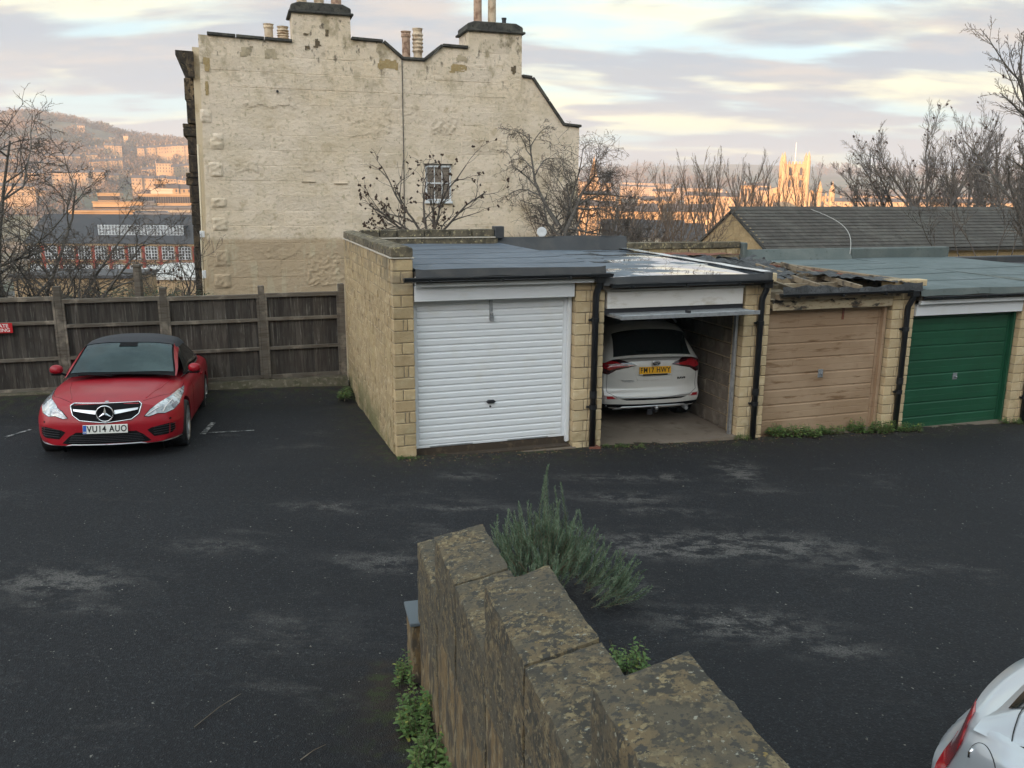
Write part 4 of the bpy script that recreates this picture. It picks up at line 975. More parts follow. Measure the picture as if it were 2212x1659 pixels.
MB().prism([(-.3, hz0 - .30 * math.tan(slope) + .0), (W1, hz1 + .0), (W1, hz1 - .10), (-.3, hz0 - .40 * math.tan(slope) - .06)], -.13, -.07, 'x').obj('verge_board', M['dark_coping'], tb)
MB().prism([(W2 + .3, zf_ - .2), (W1, hz1 + .0), (W1, hz1 - .10), (W2 + .3, zf_ - .32)], -.13, -.07, 'x').obj('verge_board', M['dark_coping'], tb)
# ------------------------------------------------------------ vehicles
def lerp_tab(tab, y):
    """smooth (cubic hermite) interpolation of table rows (y, v...)"""
    n_ = len(tab)
    if y <= tab[0][0]: return tab[0][1:]
    if y >= tab[-1][0]: return tab[-1][1:]
    for i in range(n_ - 1):
        if y <= tab[i + 1][0]:
            a, b = tab[i], tab[i + 1]; h_ = b[0] - a[0]; t_ = (y - a[0]) / h_; out_ = []
            for k in range(1, len(a)):
                def sl(j):
                    j0, j1 = max(0, j - 1), min(n_ - 1, j + 1)
                    if 0 < j < n_ - 1:
                        s0 = (tab[j][k] - tab[j0][k]) / (tab[j][0] - tab[j0][0]); s1 = (tab[j1][k] - tab[j][k]) / (tab[j1][0] - tab[j][0])
                        return 0 if s0 * s1 <= 0 else 2 * s0 * s1 / (s0 + s1)
                    return (tab[j1][k] - tab[j0][k]) / (tab[j1][0] - tab[j0][0])
                m0, m1 = sl(i) * h_, sl(i + 1) * h_; t2, t3 = t_ * t_, t_ ** 3
                out_.append((2 * t3 - 3 * t2 + 1) * a[k] + (t3 - 2 * t2 + t_) * m0 + (-2 * t3 + 3 * t2) * b[k] + (t3 - t2) * m1)
            return out_
def catmull(P, n_):
    out_ = []; m_ = len(P)
    for i in range(m_ - 1):
        p0, p1, p2, p3 = P[max(0, i - 1)], P[i], P[i + 1], P[min(m_ - 1, i + 2)]
        for k in range(n_):
            t_ = k / n_
            out_.append(tuple(.5 * ((2 * b) + (-a + c_) * t_ + (2 * a - 5 * b + 4 * c_ - d_) * t_ ** 2 + (-a + 3 * b - 3 * c_ + d_) * t_ ** 3) for a, b, c_, d_ in zip(p0, p1, p2, p3)))
    out_.append(P[-1]); return out_
class Car:
    """lower body from section tables: (y, half width, bottom z, shoulder z, centre top z)"""
    def __init__(s, tab, L, bowf=.22, bowr=.12, prof_f=None, prof_r=None, crease=.94, tuck=.05):
        s.tab = tab; s.L = L; s.bowf = bowf; s.bowr = bowr; s.pf = prof_f or [(0, .1), (1, .1)]; s.pr = prof_r or [(0, .1), (1, .1)]; s.crease = crease; s.tuck = tuck
    def half(s, y):
        w_, zb, zs, zt_ = lerp_tab(s.tab, y)
        return catmull([(0, zb), (.6 * w_, zb), (.9 * w_, zb + .015), (w_ - .015, zb + .09), (w_, zb + .24), (w_, (zb + zs) * .56), (w_ - .004, zs - .15), (w_ - s.tuck * .5, zs - .05), (w_ - s.tuck - .02, zs), (w_ * .80, zs + (zt_ - zs) * .52), (w_ * .5, zs + (zt_ - zs) * .9), (0, zt_)], 4)
    def warp(s, p):
        x, y, z = p; ax = abs(x)
        if y < 1.3:
            k = max(0, 1 - y / 1.3) ** 1.5
            y = y + k * (s.bowf * (ax / .9) ** 2.6 + lerp_tab(s.pf, z)[0])
        q = s.L - y
        if q < 1.0:
            k = max(0, 1 - q / 1.0) ** 1.5
            y = y - k * (s.bowr * (ax / .9) ** 2.6 + lerp_tab(s.pr, z)[0])
        return (x, y, z)
    def build(s, ny=96):
        b = bmesh.new(); rings_ = []
        for j in range(ny + 1):
            y = s.L * j / ny; h_ = s.half(y)
            ring = [(x, y, z) for x, z in h_] + [(-x, y, z) for x, z in h_[-2:0:-1]]
            rings_.append([b.verts.new(s.warp(p)) for p in ring])
        n_ = len(rings_[0])
        for j in range(ny):
            for k in range(n_):
                k2 = (k + 1) % n_; b.faces.new((rings_[j][k], rings_[j][k2], rings_[j + 1][k2], rings_[j + 1][k]))
        for y, ri, flip in ((0, 0, True), (s.L, ny, False)):
            h_ = s.half(y); base_ = [(x, z) for x, z in h_] + [(-x, z) for x, z in h_[-2:0:-1]]
            zc_ = (h_[0][1] + h_[-1][1]) / 2; prev = rings_[ri]
            for q in range(1, 12):
                f = 1 - q / 12; cur = [b.verts.new(s.warp((x * f, y, zc_ + (z - zc_) * f))) for x, z in base_]
                for k in range(n_):
                    k2 = (k + 1) % n_; v = (prev[k], cur[k], cur[k2], prev[k2]) if not flip else (prev[k], prev[k2], cur[k2], cur[k]); b.faces.new(v[::-1] if flip else v[::-1])
                prev = cur
            c_ = b.verts.new(s.warp((0, y, zc_)))
            for k in range(n_): b.faces.new((prev[k], prev[(k + 1) % n_], c_))
        bmesh.ops.recalc_face_normals(b, faces=b.faces)
        return b
def boolcut(me, cutters):
    """cut round wheel arches out of a body mesh"""
    o = bpy.data.objects.new('tmp', me); COL.objects.link(o); cs_ = []
    for mbc in cutters:
        c_ = mbc.obj('cut', None); m_ = o.modifiers.new('b', 'BOOLEAN'); m_.operation = 'DIFFERENCE'; m_.solver = 'EXACT'; m_.object = c_; cs_.append(c_)
    dg = bpy.context.evaluated_depsgraph_get(); dg.update()
    r_ = bpy.data.meshes.new_from_object(o.evaluated_get(dg))
    for c_ in cs_: bpy.data.objects.remove(c_)
    bpy.data.objects.remove(o); return r_
def decal(name, poly, bvh, axis, m, par, off=.004, side=1, cell=.03, back=.012, smooth=True, maxd=9, **kw):
    """a thin shell laid on a body: poly is drawn in the plane across `axis` ('y': x,z seen from the front (side=1) or rear (side=-1); 'x': y,z from the right (1) or left (-1))"""
    b = bmesh.new(); vs = [b.verts.new((p[0], p[1], 0)) for p in poly]; tr = tessellate_polygon([[Vector((p[0], p[1], 0)) for p in poly]])
    for t_ in tr:
        try: b.faces.new([vs[i] for i in t_])
        except ValueError: pass
    for k in (0, 1):
        lo = min(p[k] for p in poly); hi = max(p[k] for p in poly); q = lo + cell
        nn = (1, 0, 0) if k == 0 else (0, 1, 0)
        while q < hi:
            co = (q, 0, 0) if k == 0 else (0, q, 0)
            bmesh.ops.bisect_plane(b, geom=b.verts[:] + b.edges[:] + b.faces[:], plane_co=co, plane_no=nn); q += cell
    hitmap = {}
    for v in b.verts:
        a, c_ = v.co.x, v.co.y
        if axis == 'y': o_ = Vector((a, -3 * side, c_)) if side == 1 else Vector((a, 12, c_)); d_ = Vector((0, side, 0))
        elif axis == 'x': o_ = Vector((3 * side, a, c_)); d_ = Vector((-side, 0, 0))
        else: o_ = Vector((a, c_, 4)); d_ = Vector((0, 0, -1))
        h_ = bvh.ray_cast(o_, d_)
        hitmap[v] = h_
    if axis == 'x':
        bad = [v for v, h_ in hitmap.items() if h_[0] is None or abs(h_[1].x) < .12 or h_[0].x * side < .2]
        for v in bad: hitmap.pop(v)
        bmesh.ops.delete(b, geom=bad, context='VERTS')
    good = [h_[0] for h_ in hitmap.values() if h_[0] is not None]
    if not good: b.free(); return None
    for v in b.verts:
        h_ = hitmap[v]
        if h_[0] is None:
            a, c_ = v.co.x, v.co.y
            near = min(good, key=lambda g_: ((g_.x if axis != 'x' else g_.y) - a) ** 2 + ((g_.z if axis != 'z' else g_.y) - c_) ** 2)
            v.co = Vector((a, near.y, c_)) if axis == 'y' else (Vector((near.x, a, c_)) if axis == 'x' else Vector((a, c_, near.z)))
            nr = Vector((0, -side, 0)) if axis == 'y' else Vector((side, 0, 0))
        else:
            nr = h_[1]; out_ = Vector((0, -side, 0)) if axis == 'y' else (Vector((side, 0, 0)) if axis == 'x' else Vector((0, 0, 1)))
            if nr.dot(out_) < 0: nr = -nr
            v.co = h_[0] + nr * off
    b.normal_update()
    f0 = b.faces[:]
    outd = Vector((0, -side, 0)) if axis == 'y' else (Vector((side, 0, 0)) if axis == 'x' else Vector((0, 0, 1)))
    if sum((f.normal.dot(outd) for f in f0)) < 0: bmesh.ops.reverse_faces(b, faces=f0)
    bd = [e for e in b.edges if e.is_boundary]; r_ = bmesh.ops.extrude_edge_only(b, edges=bd)
    for v in [g_ for g_ in r_['geom'] if isinstance(g_, bmesh.types.BMVert)]: v.co -= outd * (back + off)
    me = bpy.data.meshes.new(name); b.to_mesh(me); b.free(); me.materials.append(m)
    o = mk(name, me, par, **kw); auto(o, 50) if smooth else None; return o
def rpoly(cx, cy, rx, ry, n_=24): return [(cx + rx * math.cos(2 * math.pi * k / n_), cy + ry * math.sin(2 * math.pi * k / n_)) for k in range(n_)]
def ring_line(pts, closed=False):
    return pts
def strip(name, pts, bvh, axis, m, par, r_=.006, side=1, off=.002, closed=False):
    """a raised trim line following the body"""
    out_ = []; P = pts + ([pts[0]] if closed else [])
    for (a, b_), (c_, d_) in zip(P, P[1:]):
        n_ = max(1, int(math.hypot(c_ - a, d_ - b_) / .03))
        for k in range(n_): out_.append((a + (c_ - a) * k / n_, b_ + (d_ - b_) * k / n_))
    out_.append(P[-1]); q = []
    for a, b_ in out_:
        if axis == 'y': h_ = bvh.ray_cast(Vector((a, -3, b_)) if side == 1 else Vector((a, 12, b_)), Vector((0, side, 0)))
        elif axis == 'x': h_ = bvh.ray_cast(Vector((3 * side, a, b_)), Vector((-side, 0, 0)))
        else: h_ = bvh.ray_cast(Vector((a, b_, 4)), Vector((0, 0, -1)))
        if h_[0] is not None:
            o_ = Vector((0, -side, 0)) if axis == 'y' else (Vector((side, 0, 0)) if axis == 'x' else Vector((0, 0, 1))); q.append(h_[0] + o_ * off)
    if len(q) < 2: return None
    return MB().tube(q, r_, 5).obj(name, m, par, smooth=True)
def wheel(par, x, y, z, rr, side, spokes=10, w_=.22, rim=None, dirt=False):
    rim = rim or rr * .72
    wl = mk('wheel', None, par, (x, y, z))
    hw = w_ / 2
    prof = [(rim, -hw), (rr * .93, -hw), (rr * .985, -hw * .82), (rr, -hw * .5), (rr, hw * .5), (rr * .985, hw * .82), (rr * .93, hw), (rim, hw), (rim - .005, hw * .6), (rim - .005, -hw)]
    MB().lathe(prof, 40, axis='x').obj('tyre', M['rubber'], wl, smooth=True)
    rm = mk('rim', None, wl)
    bpy.data.objects.remove(rm)
    mb = MB(); o_ = hw * side
    mb.lathe([(rim, o_ * .98), (rim - .012, o_ * 1.0), (rim - .025, o_ * .9), (rim - .03, o_ * .2), (rim - .001, o_ * .1)], 40, axis='x')
    for k in range(spokes):
        a = 2 * math.pi * k / spokes; s0 = len(mb.v)
        for da in (-.07, .07):
            mb.add([(o_ * .78, -.011, .04), (o_ * .78, .011, .04), (o_ * .97, .009, rim - .02), (o_ * .97, -.009, rim - .02), (o_ * .5, -.011, .04), (o_ * .5, .011, .04), (o_ * .7, .009, rim - .02), (o_ * .7, -.009, rim - .02)],
                   [(0, 1, 2, 3), (7, 6, 5, 4), (0, 4, 5, 1), (2, 6, 7, 3), (1, 5, 6, 2), (0, 3, 7, 4)])
            mb.tf(Matrix.Rotation(a + da, 4, 'X'), s0); s0 = len(mb.v)
    mb.cyl((o_ * .4, 0, 0), (o_ * .86, 0, 0), .055, n=16)
    mb.obj('rim', M['alloy'], wl)
    MB().cyl((o_ * .1, 0, 0), (o_ * .16, 0, 0), rim * .75, n=24).obj('brake_disc', M['dark_steel'], wl)
    return wl
def patch(name, fn, ya, yb, t0, t1, m, par, nu=24, nv=16, off=0.0):
    """part of the cabin surface fn(y, t); ya, yb may depend on t"""
    def f(i, j):
        t_ = t0 + (t1 - t0) * j; a = ya(t_) if callable(ya) else ya; b_ = yb(t_) if callable(yb) else yb
        y = a + (b_ - a) * i; p = Vector(fn(y, t_))
        if off:
            e = .004; du = Vector(fn(y + e, t_)) - p; dv = Vector(fn(y, t_ + e)) - p; n_ = du.cross(dv)
            if n_.length > 1e-12:
                n_.normalize(); 
                if n_.dot(p - Vector((0, y, .8))) < 0: n_ = -n_
                p = p + n_ * off
        return tuple(p)
    return auto(MB().grid(f, nu, nv).obj(name, m, par), 60)
def cabin(tab):
    """tab rows: y, half width at belt, belt z, half width at roof edge, roof edge z, roof centre z ; t in [-1,1] across"""
    def fn(y, t_):
        wb, zb, wr, ze, zc_ = lerp_tab(tab, y); a = abs(t_); sg_ = 1 if t_ >= 0 else -1
        if a > .5:      # side glass
            k = (1 - a) / .5; x = wb + (wr - wb) * k + .035 * math.sin(math.pi * k) * (1 if ze - zb > .15 else (ze - zb) / .15); z = zb + (ze - zb) * k
        else:
            k = a / .5; x = wr * math.sin(k * math.pi / 2) ** .9 if False else wr * k; z = zc_ + (ze - zc_) * k ** 2.6
        return (sg_ * x, y, z)
    return fn

# ---- red soft-top coupe
RC = thing('red_convertible', 'red convertible with black fabric roof parked nose out before the fence', 'car', (-5.135, 10.099, .079), None)
RC.rotation_mode = 'XYZ'
Rm = Matrix.Rotation(.2658, 4, 'Z') @ Matrix.Rotation(-.0753, 4, 'X') @ Matrix.Rotation(R(1.7), 4, 'Y')
RC.rotation_euler = Rm.to_euler()
tab = [(0, .74, .215, .60, .735), (.12, .83, .20, .635, .765), (.35, .885, .19, .70, .815), (.75, .895, .185, .745, .862), (1.25, .892, .18, .80, .905), (1.7, .89, .18, .83, .915), (2.4, .89, .18, .855, .93), (3.3, .893, .18, .875, .945), (3.9, .885, .19, .885, .945), (4.35, .86, .22, .86, .925), (4.6, .80, .27, .80, .88), (4.70, .72, .32, .74, .83)]
car = Car(tab, 4.70, .27, .14, prof_f=[(.15, .02), (.25, .0), (.45, .0), (.60, .035), (.74, .10), (.85, .2)], prof_r=[(.3, .04), (.6, 0), (.9, .06)], tuck=.055)
b = car.build(100); me = bpy.data.meshes.new('body'); b.to_mesh(me); b.free()
bv0 = BVHTree.FromPolygons([v.co[:] for v in me.vertices], [p.vertices[:] for p in me.polygons])
WB = ((.80, .335), (3.56, .335))
me = boolcut(me, [MB().cyl((sx * .62, y, z + .0), (sx * 1.2, y, z), .365, n=40) for sx in (-1, 1) for y, z in WB])
me.materials.clear(); me.materials.append(M['red_paint_car']); me.name = 'body'
RB = auto(mk('body', me, RC), 35)
for sx in (-1, 1):
    for y, z in WB: MB().cyl((sx * .60, y, z), (sx * .63, y, z), .375, n=32).obj('wheel_well', M['grille'], RC)
for sx in (-1, 1):
    for y, z in WB: wheel(RC, sx * .775, y, .325, .325, sx, 5, .235, .245)
D = lambda n_, p, m_, **k: decal(n_, p, bv0, 'y', M[m_], k.pop('par', RC), **k)
# grille with star
gp = [(-.415, .715), (-.38, .738), (.38, .738), (.415, .715), (.385, .600), (.30, .535), (0, .500), (-.30, .535), (-.385, .600)]
gr = D('grille', gp, 'grille', off=.004, back=.02)
strip('grille_surround', gp, bv0, 'y', M['chrome'], gr, .008, off=.008, closed=True)
for sx in (-1, 1):
    bp = [(sx * .10, .645), (sx * .375, .668), (sx * .37, .645), (sx * .10, .600)]
    D('grille_bar', bp if sx > 0 else bp[::-1], 'silver_trim', off=.022, back=.02, par=gr)
cy = min(v.co.y for v in gr.data.vertices) - .02
MB().lathe([(.088, 0), (.098, -.012), (.108, 0), (.098, .012)], 36, (0, cy, .622), 'y', close=True).obj('star_ring', M['chrome'], gr, smooth=True)
MB().cyl((0, cy + .012, .622), (0, cy + .03, .622), .095, n=32).obj('star_back', M['grille'], gr)
st = MB()
for k in range(3):
    a = math.pi / 2 + k * 2 * math.pi / 3; c_, s_ = math.cos(a), math.sin(a)
    st.add([(c_ * .093, cy, .622 + s_ * .093), (-s_ * .017 + c_ * .014, cy, .622 + c_ * .017 + s_ * .014), (s_ * .017 + c_ * .014, cy, .622 - c_ * .017 + s_ * .014), (0, cy - .014, .622), (0, cy, .622)], [(0, 1, 3), (0, 3, 2), (1, 4, 3), (2, 3, 4)])
st.obj('star', M['chrome'], gr)
# bonnet badge, plate
bh = bv0.ray_cast(Vector((0, .16, 3)), Vector((0, 0, -1)))[0]
MB().lathe([(0, .008), (.02, .007), (.028, 0)], 20, (bh.x, bh.y, bh.z)).obj('bonnet_badge', M['chrome'], RC, smooth=True)
py_ = bv0.ray_cast(Vector((0, -3, .43)), Vector((0, 1, 0)))[0].y - .03
np_ = mk('number_plate', None, RC, (0, py_, .428), (R(-4), 0, 0))
MB().box(-.26, .26, -.003, .006, -.056, .056).obj('plate_panel', M['plate_white'], np_, bevel=.004)
MB().box(-.257, -.217, -.0045, .0, -.052, .052).obj('plate_band', M['plate_blue'], np_)
MB().box(-.255, .255, .006, .03, -.05, .05).obj('plate_backing', M['grille'], np_)
text('plate_lettering', 'VU14 AUO', .112, M['ink'], np_, (.020, -.0055, .0), bold=.0022, xs=.78, depth=.0008, sp=1.14)
text('plate_mark', 'GB', .026, M['sign_white'], np_, (-.237, -.006, -.035), bold=.0004, depth=.0006)
# headlights
for sx in (-1, 1):
    hp = [(.445, .563), (.50, .553), (.60, .585), (.68, .578), (.775, .605), (.825, .66), (.835, .735), (.815, .79), (.775, .785), (.70, .745), (.60, .70), (.515, .645)]
    hp = [(sx * a, z) for a, z in hp]
    hl = D('headlight', hp if sx > 0 else hp[::-1], 'lens', off=.006, back=.01, cell=.025)
    strip('headlight_trim', hp, bv0, 'y', M['grille'], hl, .0045, off=.004, closed=True)
    strip('light_strip', [(sx * .47, .575), (sx * .52, .61), (sx * .60, .655), (sx * .645, .665)], bv0, 'y', M['sign_white'], hl, .006, off=.010)
    strip('light_strip', [(sx * .66, .60), (sx * .685, .655), (sx * .74, .715), (sx * .775, .74)], bv0, 'y', M['sign_white'], hl, .007, off=.010)
    vp = [(.475, .385), (.52, .41), (.62, .43), (.74, .45), (.785, .43), (.79, .365), (.76, .32), (.70, .305), (.555, .295)]
    vp = [(sx * a, z) for a, z in vp]
    vt = D('air_intake', vp if sx > 0 else vp[::-1], 'grille', off=.003)
    for q in range(4): strip('intake_bar', [(sx * .55, .325 + .03 * q), (sx * .80, .345 + .03 * q)], bv0, 'y', M['dark_steel'], vt, .0035, off=.006)
    lp = [(.0, .375), (.34, .372), (.43, .325), (.50, .262), (.46, .252), (.0, .24)]
    # lip splitter
    strip('chrome_lip', [(0, .222), (sx * .40, .226), (sx * .50, .207), (sx * .58, .205), (sx * .84, .232)], bv0, 'y', M['silver_trim'], RC, .010, off=.004)
    D('parking_sensor', rpoly(sx * .36, .42, .012, .012, 10), 'red_paint_car', off=.004)
    D('parking_sensor', rpoly(sx * .74, .505, .012, .012, 10), 'grille', off=.003)
cp = [(-.52, .245), (-.43, .335), (-.35, .385), (.35, .385), (.43, .335), (.52, .245), (.46, .236), (-.46, .236)]
ci = D('lower_intake', cp, 'grille', off=.003)
for q in range(5): strip('intake_bar', [(-.44 + .01 * q, .262 + .022 * q), (.44 - .01 * q, .262 + .022 * q)], bv0, 'y', M['dark_steel'], ci, .0035, off=.006)
# bonnet shut lines and creases (thin grooves laid as dark seams)
for sx in (-1, 1):
    strip('bonnet_seam', [(sx * .42, .20), (sx * .70, .55), (sx * .80, .95), (sx * .80, 1.30)], bv0, 'z', M['grille'], RC, .0028, off=-.0005)
    strip('bonnet_crease', [(sx * .44, .30), (sx * .56, .75), (sx * .63, 1.20)], bv0, 'z', M['red_paint_car'], RC, .012, off=-.006)
strip('bonnet_seam', [(-.42, .14), (0, .115), (.42, .14)], bv0, 'z', M['grille'], RC, .003, off=-.0005)
strip('door_seam', [(1.62, .25), (1.60, .6), (1.64, .80)], bv0, 'x', M['grille'], RC, .003, off=-.0005); strip('door_seam', [(3.0, .3), (3.05, .6), (3.02, .84)], bv0, 'x', M['grille'], RC, .003, off=-.0005)
strip('door_handle', [(2.72, .76), (2.9, .765)], bv0, 'x', M['red_paint_car'], RC, .014, off=.02)
strip('body_crease', [(1.7, .70), (2.6, .74), (3.7, .78)], bv0, 'x', M['red_paint_car'], RC, .010, off=-.005)
# cabin
ct = [(1.12, .74, .895, .70, .90, .925), (1.35, .76, .895, .68, .98, 1.045), (1.70, .79, .90, .625, 1.155, 1.225), (2.02, .80, .905, .59, 1.285, 1.350), (2.30, .80, .91, .575, 1.325, 1.392), (2.7, .80, .915, .57, 1.325, 1.398), (3.1, .795, .925, .56, 1.28, 1.355), (3.5, .77, .935, .53, 1.16, 1.235), (3.85, .72, .94, .50, 1.0, 1.04), (4.05, .68, .94, .48, .93, .945)]
cf = cabin(ct)
wsa = lambda t_: 1.24 + .10 * (abs(t_) / .5) ** 2.2 * .8
wsb = lambda t_: 2.00 - .02 + .07 * (abs(t_) / .5) ** 2
patch('windscreen_frame', cf, lambda t_: 1.20, lambda t_: 2.08, -.56, .56, M['grille'], RC, 30, 30)
patch('windscreen', cf, wsa, lambda t_: wsb(t_) - .03, -.485, .485, M['glass_ws'], RC, 24, 28, off=.006)
for sx in (-1, 1):
    patch('windscreen_pillar', cf, 1.20, 2.12, sx * .505, sx * .60, M['red_paint_car'], RC, 24, 4, off=.010)
    patch('side_window', cf, lambda t_: 1.36 + (1 - abs(t_)) * 1.25, lambda t_: 3.42 - (1 - abs(t_)) * .5, sx * .60, sx * .985, M['glass_dark'], RC, 24, 10, off=.004)
    patch('window_trim', cf, 1.30, 3.55, sx * .975, sx * 1.0, M['silver_trim'], RC, 30, 2, off=.008)
    patch('soft_top_side', cf, lambda t_: 2.0 + max(0, .62 - abs(t_)) * .2, 3.95, sx * .50, sx * .60, M['soft_top'], RC, 30, 6, off=.006)
    patch('soft_top_quarter', cf, lambda t_: 3.40 - (1 - abs(t_)) * .5, 4.0, sx * .59, sx * .99, M['soft_top'], RC, 20, 8, off=.006)
patch('soft_top', cf, lambda t_: wsb(t_) - .02, 4.02, -.56, .56, M['soft_top'], RC, 40, 30, off=.012)
patch('rear_window', cf, 3.42, 3.80, -.30, .30, M['glass_dark'], RC, 16, 16, off=.018)
patch('mirror_mount', cf, 1.83, 1.96, -.10, .10, M['grille'], RC, 6, 8, off=.012)
for sx in (-1, 1):
    mm = MB(); s_ = []
    mb = MB().lathe([(0, -.095), (.045, -.088), (.078, -.04), (.082, .02), (.07, .075), (.0, .09)], 18, axis='y')
    for i, v in enumerate(mb.v): mb.v[i] = (v[0] * 1.25, v[1] * .85, v[2] * .86 + (.02 if v[2] > 0 else 0))
    mr = mb.obj('door_mirror', M['red_paint_car'], RC, smooth=True, loc=(sx * .915, 1.62, .985)); mr.scale = (.84, .84, .84)
    MB().box(-.085, .085, -.06, .06, -.085, -.05).obj('mirror_base', M['grille'], mr, bevel=.02)
    MB().tube([(-sx * .07, .02, -.06), (-sx * .17, .03, -.10)], .018, 8).obj('mirror_stalk', M['grille'], mr)
    MB().box(-.08, .08, .066, .075, -.055, .055).obj('mirror_glass', M['chrome'], mr)
strip('wiper', [(-.55, 1.20), (-.1, 1.13)], BVHTree.FromPolygons([tuple(cf(1.1 + .03 * i, -1 + .05 * j)) for i in range(34) for j in range(41)], [(i * 41 + j, i * 41 + j + 1, (i + 1) * 41 + j + 1, (i + 1) * 41 + j) for i in range(33) for j in range(40)]), 'z', M['grille'], RC, .008, off=.02)

# ---- white estate car inside the open garage (rear towards the camera)
WC = thing('white_suv', 'white off-road style car parked tail first inside the open garage', 'car', (2.2049, 12.5637, -.145), (0, 0, .225))
Lw = 4.55
def flipy(tab_): return tab_
tab = [(0, .78, .34, 1.0, 1.075), (.10, .84, .30, 1.04, 1.10), (.30, .895, .26, 1.05, 1.10), (.7, .92, .24, 1.04, 1.08), (1.6, .925, .22, .98, 1.0), (3.0, .92, .22, .96, .99), (3.8, .90, .24, .88, .98), (4.3, .82, .28, .75, .86), (4.55, .66, .34, .66, .74)]
car = Car(tab, Lw, .17, .22, prof_f=[(.2, .10), (.38, .0), (.52, -.035), (.60, .0), (.66, .035), (.9, .02), (1.0, .035), (1.12, .08)], tuck=.03)
b = car.build(80); me = bpy.data.meshes.new('body'); b.to_mesh(me); b.free()
bv1 = BVHTree.FromPolygons([v.co[:] for v in me.vertices], [p.vertices[:] for p in me.polygons])
WB1 = ((.88, .34), (3.54, .34))
me = boolcut(me, [MB().cyl((sx * .64, y, z), (sx * 1.2, y, z), .39, n=32) for sx in (-1, 1) for y, z in WB1])
me.materials.clear(); me.materials.append(M['white_paint_car']); me.name = 'body'; auto(mk('body', me, WC), 35)
for sx in (-1, 1):
    for y, z in WB1: wheel(WC, sx * .80, y, .345, .345, sx, 5, .235, .23)
ct1 = [(.10, .78, 1.06, .66, 1.08, 1.09), (.20, .80, 1.05, .62, 1.20, 1.24), (.34, .82, 1.02, .595, 1.39, 1.44), (.46, .83, 1.0, .585, 1.47, 1.535), (.7, .84, .99, .60, 1.52, 1.60), (1.5, .85, .98, .62, 1.56, 1.645), (2.4, .85, .98, .61, 1.54, 1.63), (3.0, .83, .98, .58, 1.38, 1.46), (3.6, .80, .97, .60, 1.05, 1.09), (3.8, .79, .97, .6, .98, 1.0)]
cf1 = cabin(ct1)
patch('cabin', cf1, .12, 3.78, -1, 1, M['white_paint_car'], WC, 60, 40)
bvc = BVHTree.FromPolygons([tuple(cf1(.11 + .04 * i, -1 + .05 * j)) for i in range(92) for j in range(41)], [(i * 41 + j, i * 41 + j + 1, (i + 1) * 41 + j + 1, (i + 1) * 41 + j) for i in range(91) for j in range(40)])
D1 = lambda n_, p, m_, **k: decal(n_, p, bv1, 'y', M[m_], k.pop('par', WC), **k)
patch('rear_glass', cf1,   .145, .42, -.50, .50, M['glass_dark'], WC, 14, 24, off=.008)
patch('roof_spoiler', cf1, .40, .60, -.56, .56, M['white_paint_car'], WC, 6, 30, off=.03)
for sx in (-1, 1):
    patch('side_window', cf1, lambda t_: .60 + (1 - abs(t_)) * .3, 3.2, sx * .56, sx * .97, M['glass_dark'], WC, 20, 8, off=.005)
    lp = [(.28, 1.01), (.36, 1.05), (.62, 1.10), (.76, 1.10), (.84, 1.06), (.855, .93), (.80, .89), (.72, .875), (.60, .945)]
    lp = [(sx * a, z + .0) for a, z in lp]
    tl = D1('tail_light', lp if sx > 0 else lp[::-1], 'lens_dark', off=.010, cell=.025)
    rp = [(.34, 1.012), (.62, 1.06), (.81, 1.06), (.81, .98), (.70, .94), (.60, .975)]; rp = [(sx * a, z) for a, z in rp]
    D1('lamp_lens', rp if sx > 0 else rp[::-1], 'lens_red', off=.016, par=tl)
    if sx < 0: strip('lamp_highlight', [(-.42, 1.018), (-.60, 1.035), (-.72, 1.02)], bv1, 'y', M['lens_clear'], tl, .012, off=.012)
    rf = [(.58, .505), (.64, .545), (.77, .55), (.84, .53), (.83, .50), (.70, .49)]; rf = [(sx * a, z) for a, z in rf]
    rl_ = D1('bumper_reflector', rf if sx > 0 else rf[::-1], 'lens_clear', off=.006)
    rf = [(.62, .505), (.66, .54), (.75, .54), (.74, .50)]; rf = [(sx * a, z) for a, z in rf]; D1('reflector_lens', rf if sx > 0 else rf[::-1], 'lens_red', off=.010, par=rl_)
pn = [(-.33, 1.015), (.33, 1.015), (.27, .78), (-.27, .78)]
D1('plate_recess', pn, 'white_paint_car', off=.004)
strip('recess_edge', [(-.33, 1.015), (-.27, .775), (.27, .775), (.33, 1.015)], bv1, 'y', M['white_trim'], WC, .005, off=.003)
bb = [(-.86, .415), (.86, .415), (.84, .30), (.5, .27), (-.5, .27), (-.84, .30)]
D1('lower_bumper', bb, 'grille', off=.010, cell=.05)
strip('silver_skid', [(-.62, .315), (-.50, .365), (0, .375), (.50, .37), (.62, .32)], bv1, 'y', M['silver_trim'], WC, .018, off=.012)
strip('chrome_strip', [(-.60, .53), (0, .515), (.60, .53)], bv1, 'y', M['silver_trim'], WC, .011, off=.006)
D1('bumper_shadow_slot', [(-.55, .505), (.55, .505), (.45, .48), (-.45, .48)], 'grille', off=.005)
for sx in (-1, 1): strip('tailgate_seam', [(sx * .80, 1.08), (sx * .735, .86), (sx * .735, .60), (sx * .60, .53)], bv1, 'y', M['grille'], WC, .0035, off=-.0005)
yb_ = bv1.ray_cast(Vector((0, -3, .93)), Vector((0, 1, 0)))[0].y
npw = mk('number_plate', None, WC, (0.0, yb_ - .03, .940), (R(-6), 0, 0))
MB().box(-.26, .26, -.003, .006, -.056, .056).obj('plate_panel', M['plate_yellow'], npw, bevel=.004); MB().box(-.25, .25, .0, .05, -.07, .05).obj('plate_backing', M['white_paint_car'], npw)
MB().box(-.20, .20, -.006, .02, -.078, -.058).obj('plate_holder', M['grille'], npw)
text('plate_lettering', 'FM17 HWY', .112, M['ink'], npw, (.0, -.0055, .0), bold=.0016, xs=.80, depth=.0008, sp=1.16)
